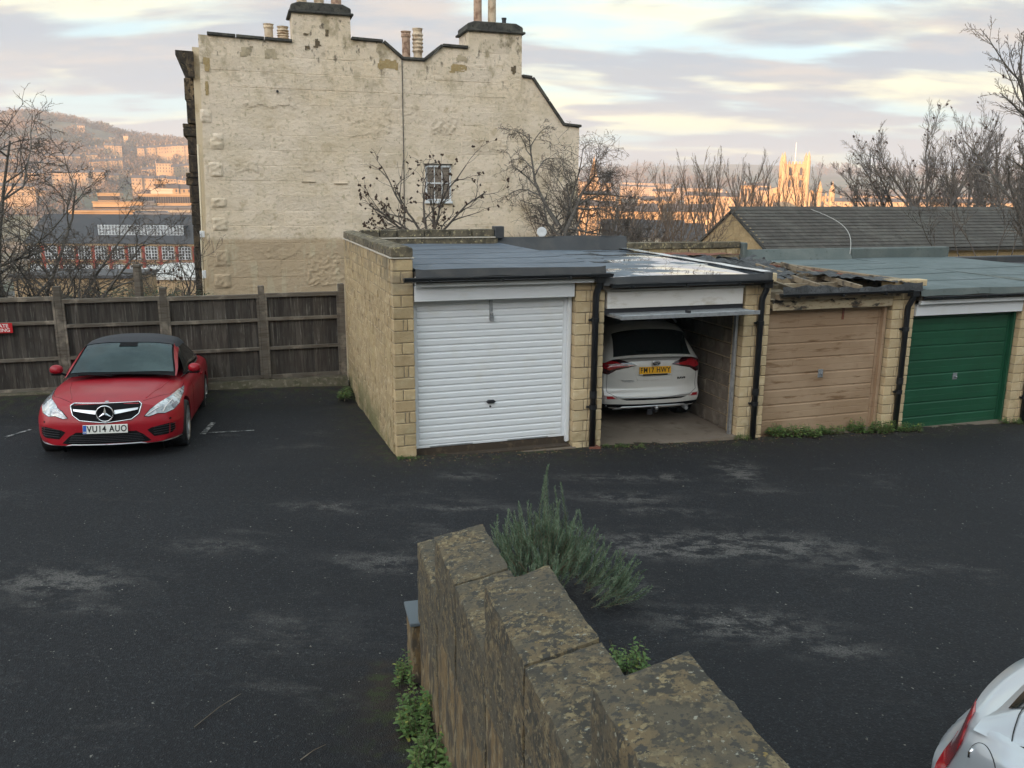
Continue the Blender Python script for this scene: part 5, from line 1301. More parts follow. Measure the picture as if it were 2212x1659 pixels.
text('badge_lettering', 'TOYOTA', .042, M['steel'], WC, (-.42, bv1.ray_cast(Vector((-.42, -3, .77)), Vector((0, 1, 0)))[0].y - .010, .77), (0, 0, R(-10)), bold=.001, xs=1.1, depth=.002)
text('badge_lettering', 'RAV4', .046, M['dark_steel'], WC, (.46, bv1.ray_cast(Vector((.46, -3, .79)), Vector((0, 1, 0)))[0].y - .010, .79), (0, 0, R(10)), bold=.0018, xs=1.35, depth=.002)
yl_ = bv1.ray_cast(Vector((0, -3, 1.04)), Vector((0, 1, 0)))[0]; yl_ = (yl_.y if yl_ else yb_) - .014
em = mk('badge_emblem', None, WC, (0.02, yb_ - .018, 1.043))
def ell(rx, rz, cz=0, r_=.005): return MB().tube([(rx * math.cos(a * math.pi / 14), 0, cz + rz * math.sin(a * math.pi / 14)) for a in range(29)], r_, 6, caps=False)
ell(.062, .042, r_=.006).obj('emblem_ring', M['chrome'], em, smooth=True); ell(.045, .016, .016).obj('emblem_ring', M['chrome'], em, smooth=True); ell(.018, .034, 0).obj('emblem_ring', M['chrome'], em, smooth=True)
MB().lathe([(0, .004), (.058, .004), (.058, .010), (0, .010)], 24, axis='y').tf(Matrix.Diagonal((1, 1, .66, 1))).obj('emblem_back', M['grille'], em)
MB().tube([(0, .2, .38), (0, -.08, .30), (0, -.12, .33)], .022, 8).obj('tow_bar', M['dark_steel'], WC, smooth=True)
MB().lathe([(0, -.03), (.02, -.025), (.03, 0), (.02, .025), (0, .03)], 14, (0, -.12, .37)).obj('tow_ball', M['steel'], WC, smooth=True)
MB().box(-.12, -.03, -.06, .0, .24, .33).obj('tow_socket', M['dark_steel'], WC, bevel=.015)
strip('wiper', [(-.25, .17), (.18, .15)], bvc, 'z', M['grille'], WC, .009, off=.03)
for sx in (-1, 1): MB().tube([(sx * .64, .75, 1.56), (sx * .66, 1.0, 1.63), (sx * .66, 2.4, 1.63), (sx * .64, 2.7, 1.56)], .018, 6).obj('roof_rail', M['silver_trim'], WC, smooth=True)
MB().tube([(.55, .5, .33), (.55, .0, .31)], .03, 10).obj('exhaust', M['steel'], WC)

# ---- silver coupe cut off by the lower right corner
SCAR = thing('silver_car', 'silver car cut off at the lower right corner with red tail lamp showing', 'car', (3.86, 3.41, .02), (0, 0, R(-92)))
bpy.data.objects.remove(SCAR)
SCAR = thing('silver_car', 'silver car cut off at the lower right corner with red tail lamp showing', 'car', (5.08, 1.31, -.08), (0, 0, R(40)))
Ls = 3.8
tab = [(0, .60, .22, .55, .68), (.3, .74, .20, .66, .80), (.8, .80, .18, .78, .92), (1.6, .82, .18, .86, .94), (2.6, .82, .18, .90, .97), (3.2, .81, .20, .93, .99), (3.55, .77, .26, .92, .98), (3.72, .70, .32, .88, .95), (3.8, .62, .36, .84, .91)]
car = Car(tab, Ls, .25, .26, prof_r=[(.3, .02), (.45, -.05), (.58, -.05), (.64, .02), (.9, .10)], tuck=.07)
b = car.build(80); me = bpy.data.meshes.new('body'); b.to_mesh(me); b.free()
bv2 = BVHTree.FromPolygons([v.co[:] for v in me.vertices], [p.vertices[:] for p in me.polygons])
me = boolcut(me, [MB().cyl((sx * .58, y, .31), (sx * 1.2, y, .31), .34, n=32) for sx in (-1, 1) for y in (.72, 3.10)])
me.materials.clear(); me.materials.append(M['silver_paint_car']); me.name = 'body'; auto(mk('body', me, SCAR), 35)
for sx in (-1, 1):
    for y in (.72, 3.10): wheel(SCAR, sx * .71, y, .30, .30, sx, 7, .19, .20)
ct2 = [(.8, .68, .87, .64, .88, .90), (1.3, .70, .89, .58, 1.12, 1.18), (1.7, .705, .895, .55, 1.25, 1.31), (2.3, .705, .91, .55, 1.27, 1.33), (2.8, .70, .92, .54, 1.23, 1.29), (3.15, .685, .925, .53, 1.15, 1.19), (3.42, .64, .915, .50, 1.03, 1.06), (3.60, .60, .90, .48, .92, .93)]
cf2 = cabin(ct2)
patch('cabin', cf2, .82, 3.59, -1, 1, M['silver_paint_car'], SCAR, 60, 44)
patch('windscreen', cf2, .95, 1.62, -.47, .47, M['glass_dark'], SCAR, 16, 20, off=.006)
patch('rear_window', cf2, 3.0, 3.5, -.44, .44, M['glass_dark'], SCAR, 16, 20, off=.006)
for sx in (-1, 1):
    patch('window_rubber', cf2, lambda t_: 1.15 + (1 - abs(t_)) * 1.0, lambda t_: 3.47 - ((1 - abs(t_)) / .4) ** 1.6 * .75, sx * .58, sx * .985, M['rubber'], SCAR, 26, 10, off=.004)
    patch('side_window', cf2, lambda t_: 1.20 + (1 - abs(t_)) * 1.0, lambda t_: 3.40 - ((1 - abs(t_)) / .4) ** 1.6 * .75, sx * .60, sx * .965, M['glass_dark'], SCAR, 26, 10, off=.009)
    lp = [(3.64, .90), (3.70, .90), (3.745, .80), (3.755, .62), (3.71, .56), (3.67, .66), (3.63, .80)]
    tl = decal('tail_light', lp if sx < 0 else lp[::-1], bv2, 'x', M['lens_red'], SCAR, side=sx, off=.007, cell=.015)
    decal('fuel_flap' if sx < 0 else 'flap_blank', rpoly(3.50, .80, .078, .078, 28), bv2, 'x', M['silver_paint_car'], SCAR, side=sx, off=.003, back=.004) if sx < 0 else None
    strip('bumper_seam', [(3.45, .52), (3.62, .60), (3.70, .60)], bv2, 'x', M['grille'], SCAR, .003, side=sx, off=0)
strip('flap_seam', rpoly(3.50, .80, .080, .080, 28)[:-9], bv2, 'x', M['rubber'], SCAR, .0028, side=-1, off=.001)
strip('flap_latch', [(3.565, .83), (3.575, .805), (3.57, .785)], bv2, 'x', M['chrome'], SCAR, .008, side=-1, off=.006)

MB().tube([Vector(cf2(3.40 + .06 * (1 - abs(t_)), t_)) + Vector((0, .003, .004)) for t_ in [-.93 + .06 * k for k in range(32)]], .0028, 5).obj('panel_seam', M['rubber'], SCAR)
# ------------------------------------------------------------ bare trees and shrubs
def grow(seed, base, dirv, length, rad, levels, spread=.6, up=.15, nseg=6, kids=(5, 5, 5, 4), wander=.18, ratio=.62, minr=.004, droop=0.0, first=.25, bias=None, gnarl=0.0):
    rnd = random.Random(seed); out_ = []
    def br(p, d, L, r_, lv):
        pts = [p]; rs = [r_]; n_ = nseg if lv == 0 else max(3, nseg - lv)
        for i in range(n_):
            w_ = wander * (1 + gnarl * lv)
            d = (d + Vector((rnd.gauss(0, w_), rnd.gauss(0, w_), rnd.gauss(0, w_ * .7) + up * (.4 if lv == 0 else 1) - droop * lv))).normalized()
            if bias: d = (d + Vector(bias) * .06).normalized()
            p = p + d * (L / n_); pts.append(p); rs.append(max(minr * .6, r_ * (1 - .75 * (i + 1) / n_)))
        out_.append((lv, pts, rs))
        if lv >= levels: return
        k_ = kids[min(lv, len(kids) - 1)]
        for j in range(k_):
            f = first + (1 - first) * (j + rnd.uniform(.1, .9)) / k_ if lv == 0 else .15 + .85 * (j + rnd.uniform(0, 1)) / k_
            fi = f * n_; i = min(n_ - 1, int(fi)); q = pts[i].lerp(pts[i + 1], fi - i); dd = (pts[i + 1] - pts[i]).normalized()
            a = rnd.uniform(0, 6.283); o_ = dd.orthogonal().normalized(); o_ = Matrix.Rotation(a, 3, dd) @ o_
            ang = spread * rnd.uniform(.6, 1.3); nd = (dd * math.cos(ang) + o_ * math.sin(ang)).normalized()
            br(q, nd, L * ratio * rnd.uniform(.65, 1.2) * (1.15 - .45 * f), max(minr, rs[i] * .62), lv + 1)
    br(Vector(base), Vector(dirv).normalized(), length, rad, 0)
    return out_
def tree(name, label, cat, base, stems, group=None, m='bark', mt='twig', split=1, seeds=0, seedr=.03, seedn=None):
    """stems: list of kwargs for grow (dir, length, rad ...)"""
    t = thing(name, label, cat, base, group=group); A = MB(); B_ = MB(); C_ = MB(); rnd = random.Random(len(label))
    for s_ in stems:
        s_ = dict(s_); b0 = s_.pop('base', (0, 0, 0)); q = grow(s_.pop('seed'), b0, s_.pop('dirv'), s_.pop('length'), s_.pop('rad'), s_.pop('levels'), **s_)
        mx = max(l for l, _, _ in q)
        for lv, pts, rs in q:
            if lv <= split: A.tube(pts, rs, 6 if lv == 0 else 5, caps=False)
            else: B_.tube(pts, rs, 3, caps=False)
            if seeds and lv >= mx - 1 and rnd.random() < seeds:
                c_ = pts[-1]
                for k in range(rnd.randint(2, 4)):
                    p = c_ + Vector((rnd.uniform(-1, 1), rnd.uniform(-1, 1), rnd.uniform(-1, 1))) * seedr * .8; r_ = seedr * rnd.uniform(.5, 1)
                    C_.add([p + Vector(v) * r_ for v in ((1, 0, 0), (-1, 0, 0), (0, 1, 0), (0, -1, 0), (0, 0, 1.2), (0, 0, -1))], [(0, 2, 4), (2, 1, 4), (1, 3, 4), (3, 0, 4), (2, 0, 5), (1, 2, 5), (3, 1, 5), (0, 3, 5)])
    A.obj('trunk', M[m], t, smooth=True)
    if B_.v: B_.obj('crown', M[mt], t)
    if C_.v:
        o = C_.obj('seed_heads', M['seed'], t); o['kind'] = 'stuff'
    return t
# 1 big many-stemmed tree on the left beyond the fence
b = at(25, 700, 19.5)
st = []
for k, (dx, dy, L, r_) in enumerate([(-.12, .0, 6.2, .085), (.20, -.1, 6.3, .085), (.55, .05, 5.0, .07), (-.55, .1, 5.4, .075), (.02, .3, 5.6, .07), (-.95, -.1, 4.6, .06), (.75, .0, 4.2, .055), (.35, .2, 5.2, .06)]):
    st.append(dict(seed=100 + k, dirv=(dx, dy, 1), length=L, rad=r_, levels=4, spread=.8, up=.02, kids=(11, 8, 5, 3), wander=.14, ratio=.47, minr=.006, gnarl=.7, first=.12, base=(dx * .6, dy, 0)))
tree('bare_tree', 'dense many-stemmed bare tree at the left edge beyond the fence', 'tree', (b.x, b.y, -1.6), st)
# tree in front of the gable on the right, twisted limbs with hanging twigs
b = at(1205, 520, 20.5)
st = [dict(seed=31, dirv=(-.05, 0, 1), length=3.1, rad=.085, levels=4, spread=.95, up=.0, kids=(9, 7, 5, 3), wander=.17, ratio=.62, minr=.005, gnarl=.8, first=.35, droop=.012),
      dict(seed=36, dirv=(.28, .05, 1), length=2.9, rad=.07, levels=4, spread=.9, up=.0, kids=(8, 7, 5, 3), wander=.17, ratio=.60, minr=.005, gnarl=.8, first=.3, droop=.012),
      dict(seed=39, dirv=(-.6, 0, .8), length=2.3, rad=.05, levels=4, spread=.9, up=-.02, kids=(7, 6, 5, 3), wander=.16, ratio=.55, minr=.005, gnarl=.8, first=.3, droop=.02, base=(0, 0, 1.6))]
tree('bare_tree', 'twisted bare tree with pale trunk in front of the right side of the gable wall', 'tree', (b.x, b.y, 1.1), st, m='bark')
# second finer tree behind it reaching right of the house
b = at(1300, 520, 25.0)
st = [dict(seed=51 + k, dirv=d_, length=L, rad=.06, levels=4, spread=.5, up=.05, kids=(9, 7, 5, 3), wander=.10, ratio=.5, minr=.0055, first=.25) for k, (d_, L) in enumerate([((.0, 0, 1), 3.6), ((.35, .1, 1), 3.3), ((.7, 0, 1), 2.9), ((-.15, .1, 1), 4.1)])]
tree('bare_tree', 'fine twigged bare tree standing just right of the gable house', 'tree', (b.x, b.y, -.5), st, mt='twig')
# shrub with brown seed heads before the small window
b = at(925, 500, 17.8)
st = [dict(seed=61 + k, dirv=d_, length=L, rad=.035, levels=2, spread=.55, up=.03, kids=(6, 5), wander=.16, ratio=.5, minr=.0055, gnarl=.4, first=.2) for k, (d_, L) in enumerate([((-.35, 0, 1), 1.9), ((.35, 0, 1), 1.9), ((0, .1, 1), 1.8), ((.75, 0, .8), 1.8), ((-.75, 0, .7), 1.5), ((-1.1, 0, .35), 1.3), ((.1, -.1, 1), 1.2)])]
tree('seed_head_shrub', 'bare shrub with dark brown seed heads behind the first garage', 'shrub', (b.x, b.y, 2.35), st, m='twig', mt='twig', seeds=.5, seedr=.028)
b = at(845, 500, 17.8)
tree('seed_head_shrub', 'low straggly seed-headed shrub left of the larger one behind the garage parapet', 'shrub', (b.x, b.y, 2.5), [dict(seed=71 + k, dirv=d_, length=.8, rad=.014, levels=2, spread=.7, up=0, kids=(5, 4), wander=.18, ratio=.5, minr=.004, base=(.1 * k, 0, 0)) for k, d_ in enumerate([(-.5, 0, 1), (.3, 0, 1), (-1, 0, .5), (1, 0, .6)])], m='twig', seeds=.6, seedr=.025)
# thicket right of the house
for i, (px, Y, hh, lab) in enumerate([(1300, 30, 4.4, 'brown bare thicket beside the right corner of the gable house'), (1345, 34, 4.6, 'warm brown bare thicket behind the black felt upstand'), (1400, 38, 3.9, 'low bare thicket left of the yellow stone gable'), (1455, 42, 4.2, 'bare thicket of thin stems touching the yellow gable')]):
    b = at(px, 540, Y)
    tree('bare_thicket', lab, 'shrub', (b.x, b.y, b.z - 1.5), [dict(seed=200 + i * 10 + k, dirv=(-.7 + .2 * k + .05, .1 * (k % 3 - 1), 1), length=hh * random.Random(i * 9 + k).uniform(.6, 1), rad=.028, levels=3, spread=.5, up=.05, kids=(8, 5, 3), wander=.10, ratio=.45, minr=.008, base=((k - 3.5) * .35, .2 * (k % 3), 0)) for k in range(8)], group='bare scrub between the garages and the town', m='twig_warm', mt='twig_warm')
# upright bare trees in the middle distance, right of centre
for i, (px, Y, top, lab) in enumerate([(1470, 60, 372, 'slim upright bare tree left of the tiled roof'), (1530, 62, 355, 'tall upright bare tree behind the yellow gable peak'), (1580, 66, 352, 'upright bare tree just right of the gable peak'), (1625, 64, 360, 'feathery upright bare tree over the tiled ridge'), (1680, 66, 372, 'small upright bare tree in front of the church tower foot'), (1745, 64, 385, 'low upright bare tree right of the church tower')]):
    b = at(px, 500, Y); tp = at(px, top, Y); hh = tp.z - b.z + 1.5
    tree('upright_tree', lab, 'tree', (b.x, b.y, b.z - 1.5), [dict(seed=300 + i * 10 + k, dirv=(-.28 + .14 * k, .1 * (k % 2), 1), length=hh * (.98 - .08 * (k % 3)), rad=.07, levels=3, spread=.32, up=.05, kids=(13, 6, 4), wander=.05, ratio=.36, minr=.010, first=.2, base=((k - 2) * .25, 0, 0)) for k in range(4)], group='upright bare trees before the town', m='twig_warm', mt='twig_far')
# rounded trees behind the tiled roof at right
for i, (px, Y, top, sp, lab) in enumerate([(1925, 58, 330, .8, 'wide bare tree at the left of the group behind the tiled roof'), (2020, 56, 268, .75, 'tallest rounded bare tree behind the tiled roof'), (2105, 60, 330, .8, 'smaller bare tree between the round one and the right edge'), (2175, 52, 290, .8, 'bare tree behind the tiled roof near the right edge')]):
    b = at(px, 470, Y); tp = at(px, top, Y); hh = tp.z - b.z + 1.5
    tree('bare_tree', lab, 'tree', (b.x, b.y, b.z - 1.5), [dict(seed=400 + i * 10 + k, dirv=(-1.05 + .42 * k, .15 * (k % 3 - 1), 1), length=hh * (.98 - .06 * abs(k - 2.5)), rad=.10, levels=4, spread=.5, up=.05, kids=(10, 7, 5, 4), wander=.10, ratio=.46, minr=.0085, first=.2) for k in range(6)], group='bare trees behind the tiled roof', m='twig_far', mt='twig_far', seeds=.006, seedr=.07)
# big tree at the right edge, much of it outside the frame
b = at(2260, 470, 31)
tree('bare_tree', 'tall bare tree rising out of the picture at the right edge', 'tree', (b.x, b.y, 0), [dict(seed=500 + k, dirv=(-.35 + .2 * k, .1 * (k % 2), 1), length=11 - 1.2 * abs(k - 2), rad=.14, levels=4, spread=.65, up=.03, kids=(14, 9, 6, 3), wander=.10, ratio=.36, minr=.0085, first=.1) for k in range(5)], m='bark', mt='twig_far', seeds=.008, seedr=.04)
# brushwood leaning over the low roofs at right
b = at(2150, 560, 21.5)
tree('bare_thicket', 'pale arching brushwood over the dark felt roof at the right edge', 'shrub', (b.x, b.y, 1.5), [dict(seed=520 + k, dirv=(-.9 + .25 * k, 0, .9), length=2.4, rad=.016, levels=3, spread=.45, up=.03, kids=(7, 5, 3), wander=.12, ratio=.45, minr=.005, base=((k - 3) * .35, 0, 0)) for k in range(9)], m='twig', mt='twig')
# ivy clad stump and weeds behind the fence next to the house
def leaf_cluster(mb, c_, r_, n_, rnd, s_=.05, flat=.0, upb=.3):
    for k in range(n_):
        p = Vector((rnd.gauss(0, 1), rnd.gauss(0, 1), rnd.gauss(0, 1))); p = p.normalized() * (rnd.random() ** .5)
        p = Vector((c_[0] + p.x * r_[0], c_[1] + p.y * r_[1], c_[2] + p.z * r_[2]))
        d_ = Vector((rnd.uniform(-1, 1), rnd.uniform(-1, 1), rnd.uniform(-.3, 1) * upb)).normalized(); q = d_.cross(Vector((rnd.uniform(-.4, .4), rnd.uniform(-.4, .4), 1))).normalized(); L = s_ * rnd.uniform(.6, 1.3)
        mb.add([p, p + d_ * L * .5 + q * L * .22 + Vector((0, 0, L * .06)), p + d_ * L, p + d_ * L * .5 - q * L * .22 + Vector((0, 0, L * .06))], [(0, 1, 2, 3)])
M['ivy'] = mat('dark ivy leaf', (.028, .055, .022), .55, [(8, (.05, .085, .03), .5, .7)])
b = at(392, 620, 22); rnd = random.Random(9)
iv = thing('ivy_bush', 'dark green ivy clump at the foot of the sooty house corner', 'bush', (b.x, b.y, -.2))
q = grow(77, (0, 0, 0), (.1, 0, 1), 2.3, .04, 3, spread=.8, kids=(7, 5, 3), wander=.15, ratio=.5, minr=.006); mb = MB(); lf = MB()
for lv, pts, rs in q: mb.tube(pts, rs, 4, caps=False)
leaf_cluster(lf, (.05, 0, .5), (.45, .3, .5), 700, rnd, .07); leaf_cluster(lf, (-.1, 0, 1.2), (.28, .2, .6), 350, rnd, .06)
mb.obj('stem', M['twig'], iv); lf.obj('foliage', M['ivy'], iv)
hg = thing('hedge', 'low dark green hedge strip showing over the fence top', 'hedge', tuple(at(300, 640, 24))); lf = MB()
leaf_cluster(lf, (0, 0, -.25), (2.8, .8, .55), 5200, random.Random(4), .10); lf.obj('foliage', M['ivy'], hg)
MB().box(-2.4, 2.4, -.3, .5, -2, -.1).obj('stem', M['twig'], hg)
# post and teasel heads just behind the fence
ps = G(-3.9, 6.4); pst = thing('garden_post', 'pale timber post standing behind the fence', 'post', (ps.x, ps.y, .4)); MB().box(-.06, .06, -.06, .06, 0, 1.68).obj('post_shaft', M['timber_rail'], pst, bevel=.01); MB().box(-.07, .07, -.07, .07, 1.68, 1.72).obj('post_cap', M['timber_rail'], pst)
rnd = random.Random(6); tz = thing('teasel', 'dark teasel seed heads sticking up above the fence top', 'plant', tuple(G(-3.35, 5.35, .9))); A = MB(); C_ = MB()
for k in range(9):
    x = rnd.uniform(-.35, .4); h_ = rnd.uniform(.95, 1.22); y = rnd.uniform(-.1, .15)
    A.tube([(x * .4, y, 0), (x * .8, y, h_ * .6), (x, y, h_)], [.006, .004, .003], 4)
    C_.lathe([(0, h_), (.016, h_ + .008), (.020, h_ + .03), (.012, h_ + .055), (0, h_ + .065)], 8, (x, y, 0))
A.obj('stem', M['stem'], tz); C_.obj('seed_head', M['seed'], tz)
# rosemary behind the garden wall
def rosemary():
    rb_ = thing('rosemary_bush', 'spiky grey green rosemary bush leaning over the far side of the garden wall', 'bush', (.27, 6.72, zg(.27, 6.72))); rb_.scale = (1.10, 1.1, 1.14); rnd = random.Random(12); A = MB(); L_ = MB()
    def sprig(p, d_, L, dens=1.0):
        n_ = 7; pts = [p]; d_ = d_.normalized()
        for i in range(n_):
            d_ = (d_ + Vector((rnd.gauss(0, .06), rnd.gauss(0, .06), .09))).normalized(); p = p + d_ * (L / n_); pts.append(p)
        A.tube(pts, [.0035 * (1 - .6 * i / n_) for i in range(n_ + 1)], 3, caps=False)
        m_ = int(L / .0042 * dens)
        for k in range(m_):
            f = (.10 + .90 * k / m_) * n_; i = min(n_ - 1, int(f)); q = pts[i].lerp(pts[i + 1], f - i); t_ = (pts[i + 1] - pts[i]).normalized()
            a = k * 2.4 + rnd.uniform(-.4, .4); o_ = Matrix.Rotation(a, 3, t_) @ t_.orthogonal().normalized(); nd = (o_ * .8 + t_ * (.55 + .5 * k / m_)).normalized(); s_ = .031 * rnd.uniform(.7, 1.25) * (1 - .5 * (k / m_) ** 3); sd = nd.cross(t_).normalized() * .0034
            L_.add([q + sd, q - sd, q + nd * s_ - sd * .5, q + nd * s_ + sd * .5], [(0, 1, 2, 3)])
    for k in range(300):
        a = rnd.uniform(0, 6.283); rr = rnd.random() ** .6
        x = .50 * rr * math.cos(a) + .05; y = .34 * rr * math.sin(a); hh = .50 * (1 - .55 * rr ** 2)
        sprig(Vector((x * .75, y * .75, hh * rnd.uniform(.25, .95))), Vector((x * 1.3 + rnd.gauss(0, .22), y * 1.0 + rnd.gauss(0, .22), .7)), rnd.uniform(.16, .36), .75)
    for (x, y, z_, L) in ((.02, 0, .42, .62), (-.02, .05, .45, .50), (.12, -.03, .42, .46), (.20, .04, .40, .50), (-.16, 0, .40, .34), (-.38, .02, .28, .36), (.42, 0, .22, .34), (.33, .1, .3, .34), (.05, .1, .5, .5), (-.30, .1, .35, .3), (.58, -.1, .10, .30), (.65, 0, .05, .32), (.52, .1, .12, .3)):
        sprig(Vector((x, y, z_)), Vector((rnd.uniform(-.12, .12), 0, 1)), L, .9)
    for k in range(46):
        x = rnd.uniform(.35, .62); sprig(Vector((x, rnd.uniform(-.35, .0), rnd.uniform(.02, .16))), Vector((.7, -.2, rnd.uniform(.15, .9))), rnd.uniform(.18, .34), .8)
    for k in range(14):
        a = k * .45; A.tube([(0, 0, -.05), (.12 * math.cos(a), .1 * math.sin(a), .16), (.3 * math.cos(a), .22 * math.sin(a), .34)], [.014, .010, .006], 5)
    A.obj('stem', M['stem'], rb_); L_.obj('needles', M['rosemary'], rb_)
rosemary()
def weed(label, c_, w_, h_, n_, seed, s_=.07, m='leaf', nm='weed_clump'):
    t = thing(nm, label, 'weed', (c_[0], c_[1], c_[2])); rnd = random.Random(seed); lf = MB(); A = MB(); dry = MB()
    for k in range(n_):
        bx, by = rnd.uniform(-w_[0], w_[0]), rnd.uniform(-w_[1], w_[1]); hh = h_ * rnd.uniform(.35, 1); lean = Vector((rnd.uniform(-.25, .25), rnd.uniform(-.35, .1), 1)); tip = Vector((bx, by, 0)) + lean * hh
        A.tube([(bx, by, -.02), tuple(Vector((bx, by, 0)).lerp(tip, .5) + Vector((.01, 0, 0))), tuple(tip)], [.003, .0025, .0015], 3, caps=False)
        for j in range(rnd.randint(7, 12)):
            f = .15 + .85 * (j / 11) ** .8; p = Vector((bx, by, 0)).lerp(tip, min(1, f)); a = j * 2.4 + rnd.uniform(-.5, .5); L = s_ * rnd.uniform(.6, 1.2) * (1.1 - .4 * f); d_ = Vector((math.cos(a), math.sin(a), rnd.uniform(-.1, .55))).normalized(); q = Vector((-math.sin(a), math.cos(a), rnd.uniform(-.3, .3))).normalized() * L * .23; dr_ = Vector((0, 0, -L * .12))
            (dry if rnd.random() < .04 else lf).add([p, p + d_ * L * .4 + q, p + d_ * L * .8 + q * .6 + dr_, p + d_ * L + dr_ * 1.6, p + d_ * L * .8 - q * .6 + dr_, p + d_ * L * .4 - q, p + d_ * L * .5 + Vector((0, 0, -L * .05))], [(0, 6, 1), (1, 6, 2), (2, 6, 3), (3, 6, 4), (4, 6, 5), (5, 6, 0)])
    A.obj('stem', M['stem'], t); lf.obj('leaves', M[m], t, smooth=False)
    if dry.v: dry.obj('yellow_leaves', M['leaf_dry'], t)
def wallp(s_, side=-.08): p = Vector((wx, wy, 0)) + dW * s_ + nW * side; return (p.x, p.y, zg(p.x, p.y))
weed('tall leafy weeds along the left foot of the garden wall nearest the camera', (-.36, 3.72, .14), (.12, .26), .34, 60, 1, .075)
weed('second leafy weed clump up from the bottom edge beside the garden wall', (-.47, 4.28, .08), (.11, .20), .28, 50, 21, .065)
weed('broad leaved weeds halfway along the left foot of the garden wall', (-.60, 4.78, .04), (.09, .16), .27, 40, 2, .06)
weed('thin pale weed at the far left foot of the garden wall', (-.74, 5.32, .02), (.07, .12), .24, 22, 3, .045)
weed('small yellow green weed on the asphalt left of the wall foot', (-.66, 3.95, .07), (.06, .07), .09, 8, 4, .06)
weed('weed tuft sprouting on the right side of the garden wall', (.86, 5.45, zg(.86, 5.45)), (.11, .10), .30, 28, 5, .06)
weed('dark small leaved weed by the wall at the lower right', (1.46, 3.95, .10), (.14, .10), .22, 26, 6, .035)
p = G(5.9, -.06); weed('long low clump of green weeds before the beige pink door', (p.x, p.y, zg(p.x, p.y)), (.42, .10), .22, 90, 7, .075)
p = G(6.6, -.05); weed('second clump of weeds before the beige pink door', (p.x, p.y, zg(p.x, p.y)), (.22, .08), .18, 36, 8, .06)
p = G(7.3, -.08); weed('rounded weed clump at the pier between the pink and green doors', (p.x, p.y, zg(p.x, p.y)), (.34, .10), .24, 80, 9, .07)
p = G(7.95, -.12); weed('weeds round the downpipe beside the green garage door', (p.x, p.y, zg(p.x, p.y)), (.30, .08), .17, 52, 10, .06)
p = G(2.95, -.12); weed('thin weeds at the threshold of the open garage', (p.x, p.y, zg(p.x, p.y)), (.30, .05), .08, 26, 11, .035)
p = G(4.95, -.05); weed('small weed tuft at the right foot of the open garage', (p.x, p.y, zg(p.x, p.y)), (.12, .05), .12, 18, 12, .04)
p = G(-.42, 4.2); weed('grassy weeds in the corner of fence and garage wall', (p.x, p.y, zg(p.x, p.y)), (.10, .30), .16, 46, 13, .06)
p = G(-.15, -.07); weed('mossy weeds at the front corner of the first garage', (p.x, p.y, zg(p.x, p.y)), (.16, .03), .05, 22, 14, .03)
p = G(10.3, -.10); weed('weeds at the pier right of the green garage door', (p.x, p.y, zg(p.x, p.y)), (.30, .06), .14, 30, 15, .05)
for (x, y, z0_, lab, ex) in ((-2.0, 4.66, 0, 'long thin twig lying on the asphalt at the lower left', (.18, .36)), (-1.25, 4.35, 0, 'short pale twig on the asphalt left of the wall', (.12, .14)), (-.85, 6.1, 0, 'thin reddish twig on the asphalt near the wall end', (.12, -.05))):
    tag(MB().tube([(x, y, zg(x, y) + .012), (x + ex[0] * .5, y + ex[1] * .55, zg(x, y) + .02), (x + ex[0], y + ex[1], zg(x, y) + .014)], [.004, .0035, .002], 5).obj('twig', M['timber_rail']), lab, 'twig')
# dead leaves blown against the garages
rnd = random.Random(17); mb = MB()
for k in range(260):
    u = rnd.uniform(-.2, 8); d_ = -abs(rnd.gauss(0, .18)) - .02; p = G(u, d_); s_ = rnd.uniform(.012, .028); a = rnd.uniform(0, 6.3); z = zg(p.x, p.y) + .008
    mb.add([(p.x + s_ * math.cos(a), p.y + s_ * math.sin(a), z), (p.x - s_ * .4 * math.sin(a), p.y + s_ * .4 * math.cos(a), z + .008), (p.x - s_ * math.cos(a), p.y - s_ * math.sin(a), z), (p.x + s_ * .4 * math.sin(a), p.y - s_ * .4 * math.cos(a), z + .006)], [(0, 1, 2, 3)])
M['dead_leaf'] = mat('dead leaf', (.13, .075, .04), .9, [(3, (.2, .14, .07), .5, .6)])
o = mb.obj('dead_leaves', M['dead_leaf']); o['kind'] = 'stuff'; o['label'] = 'brown dead leaves along the foot of the garages'
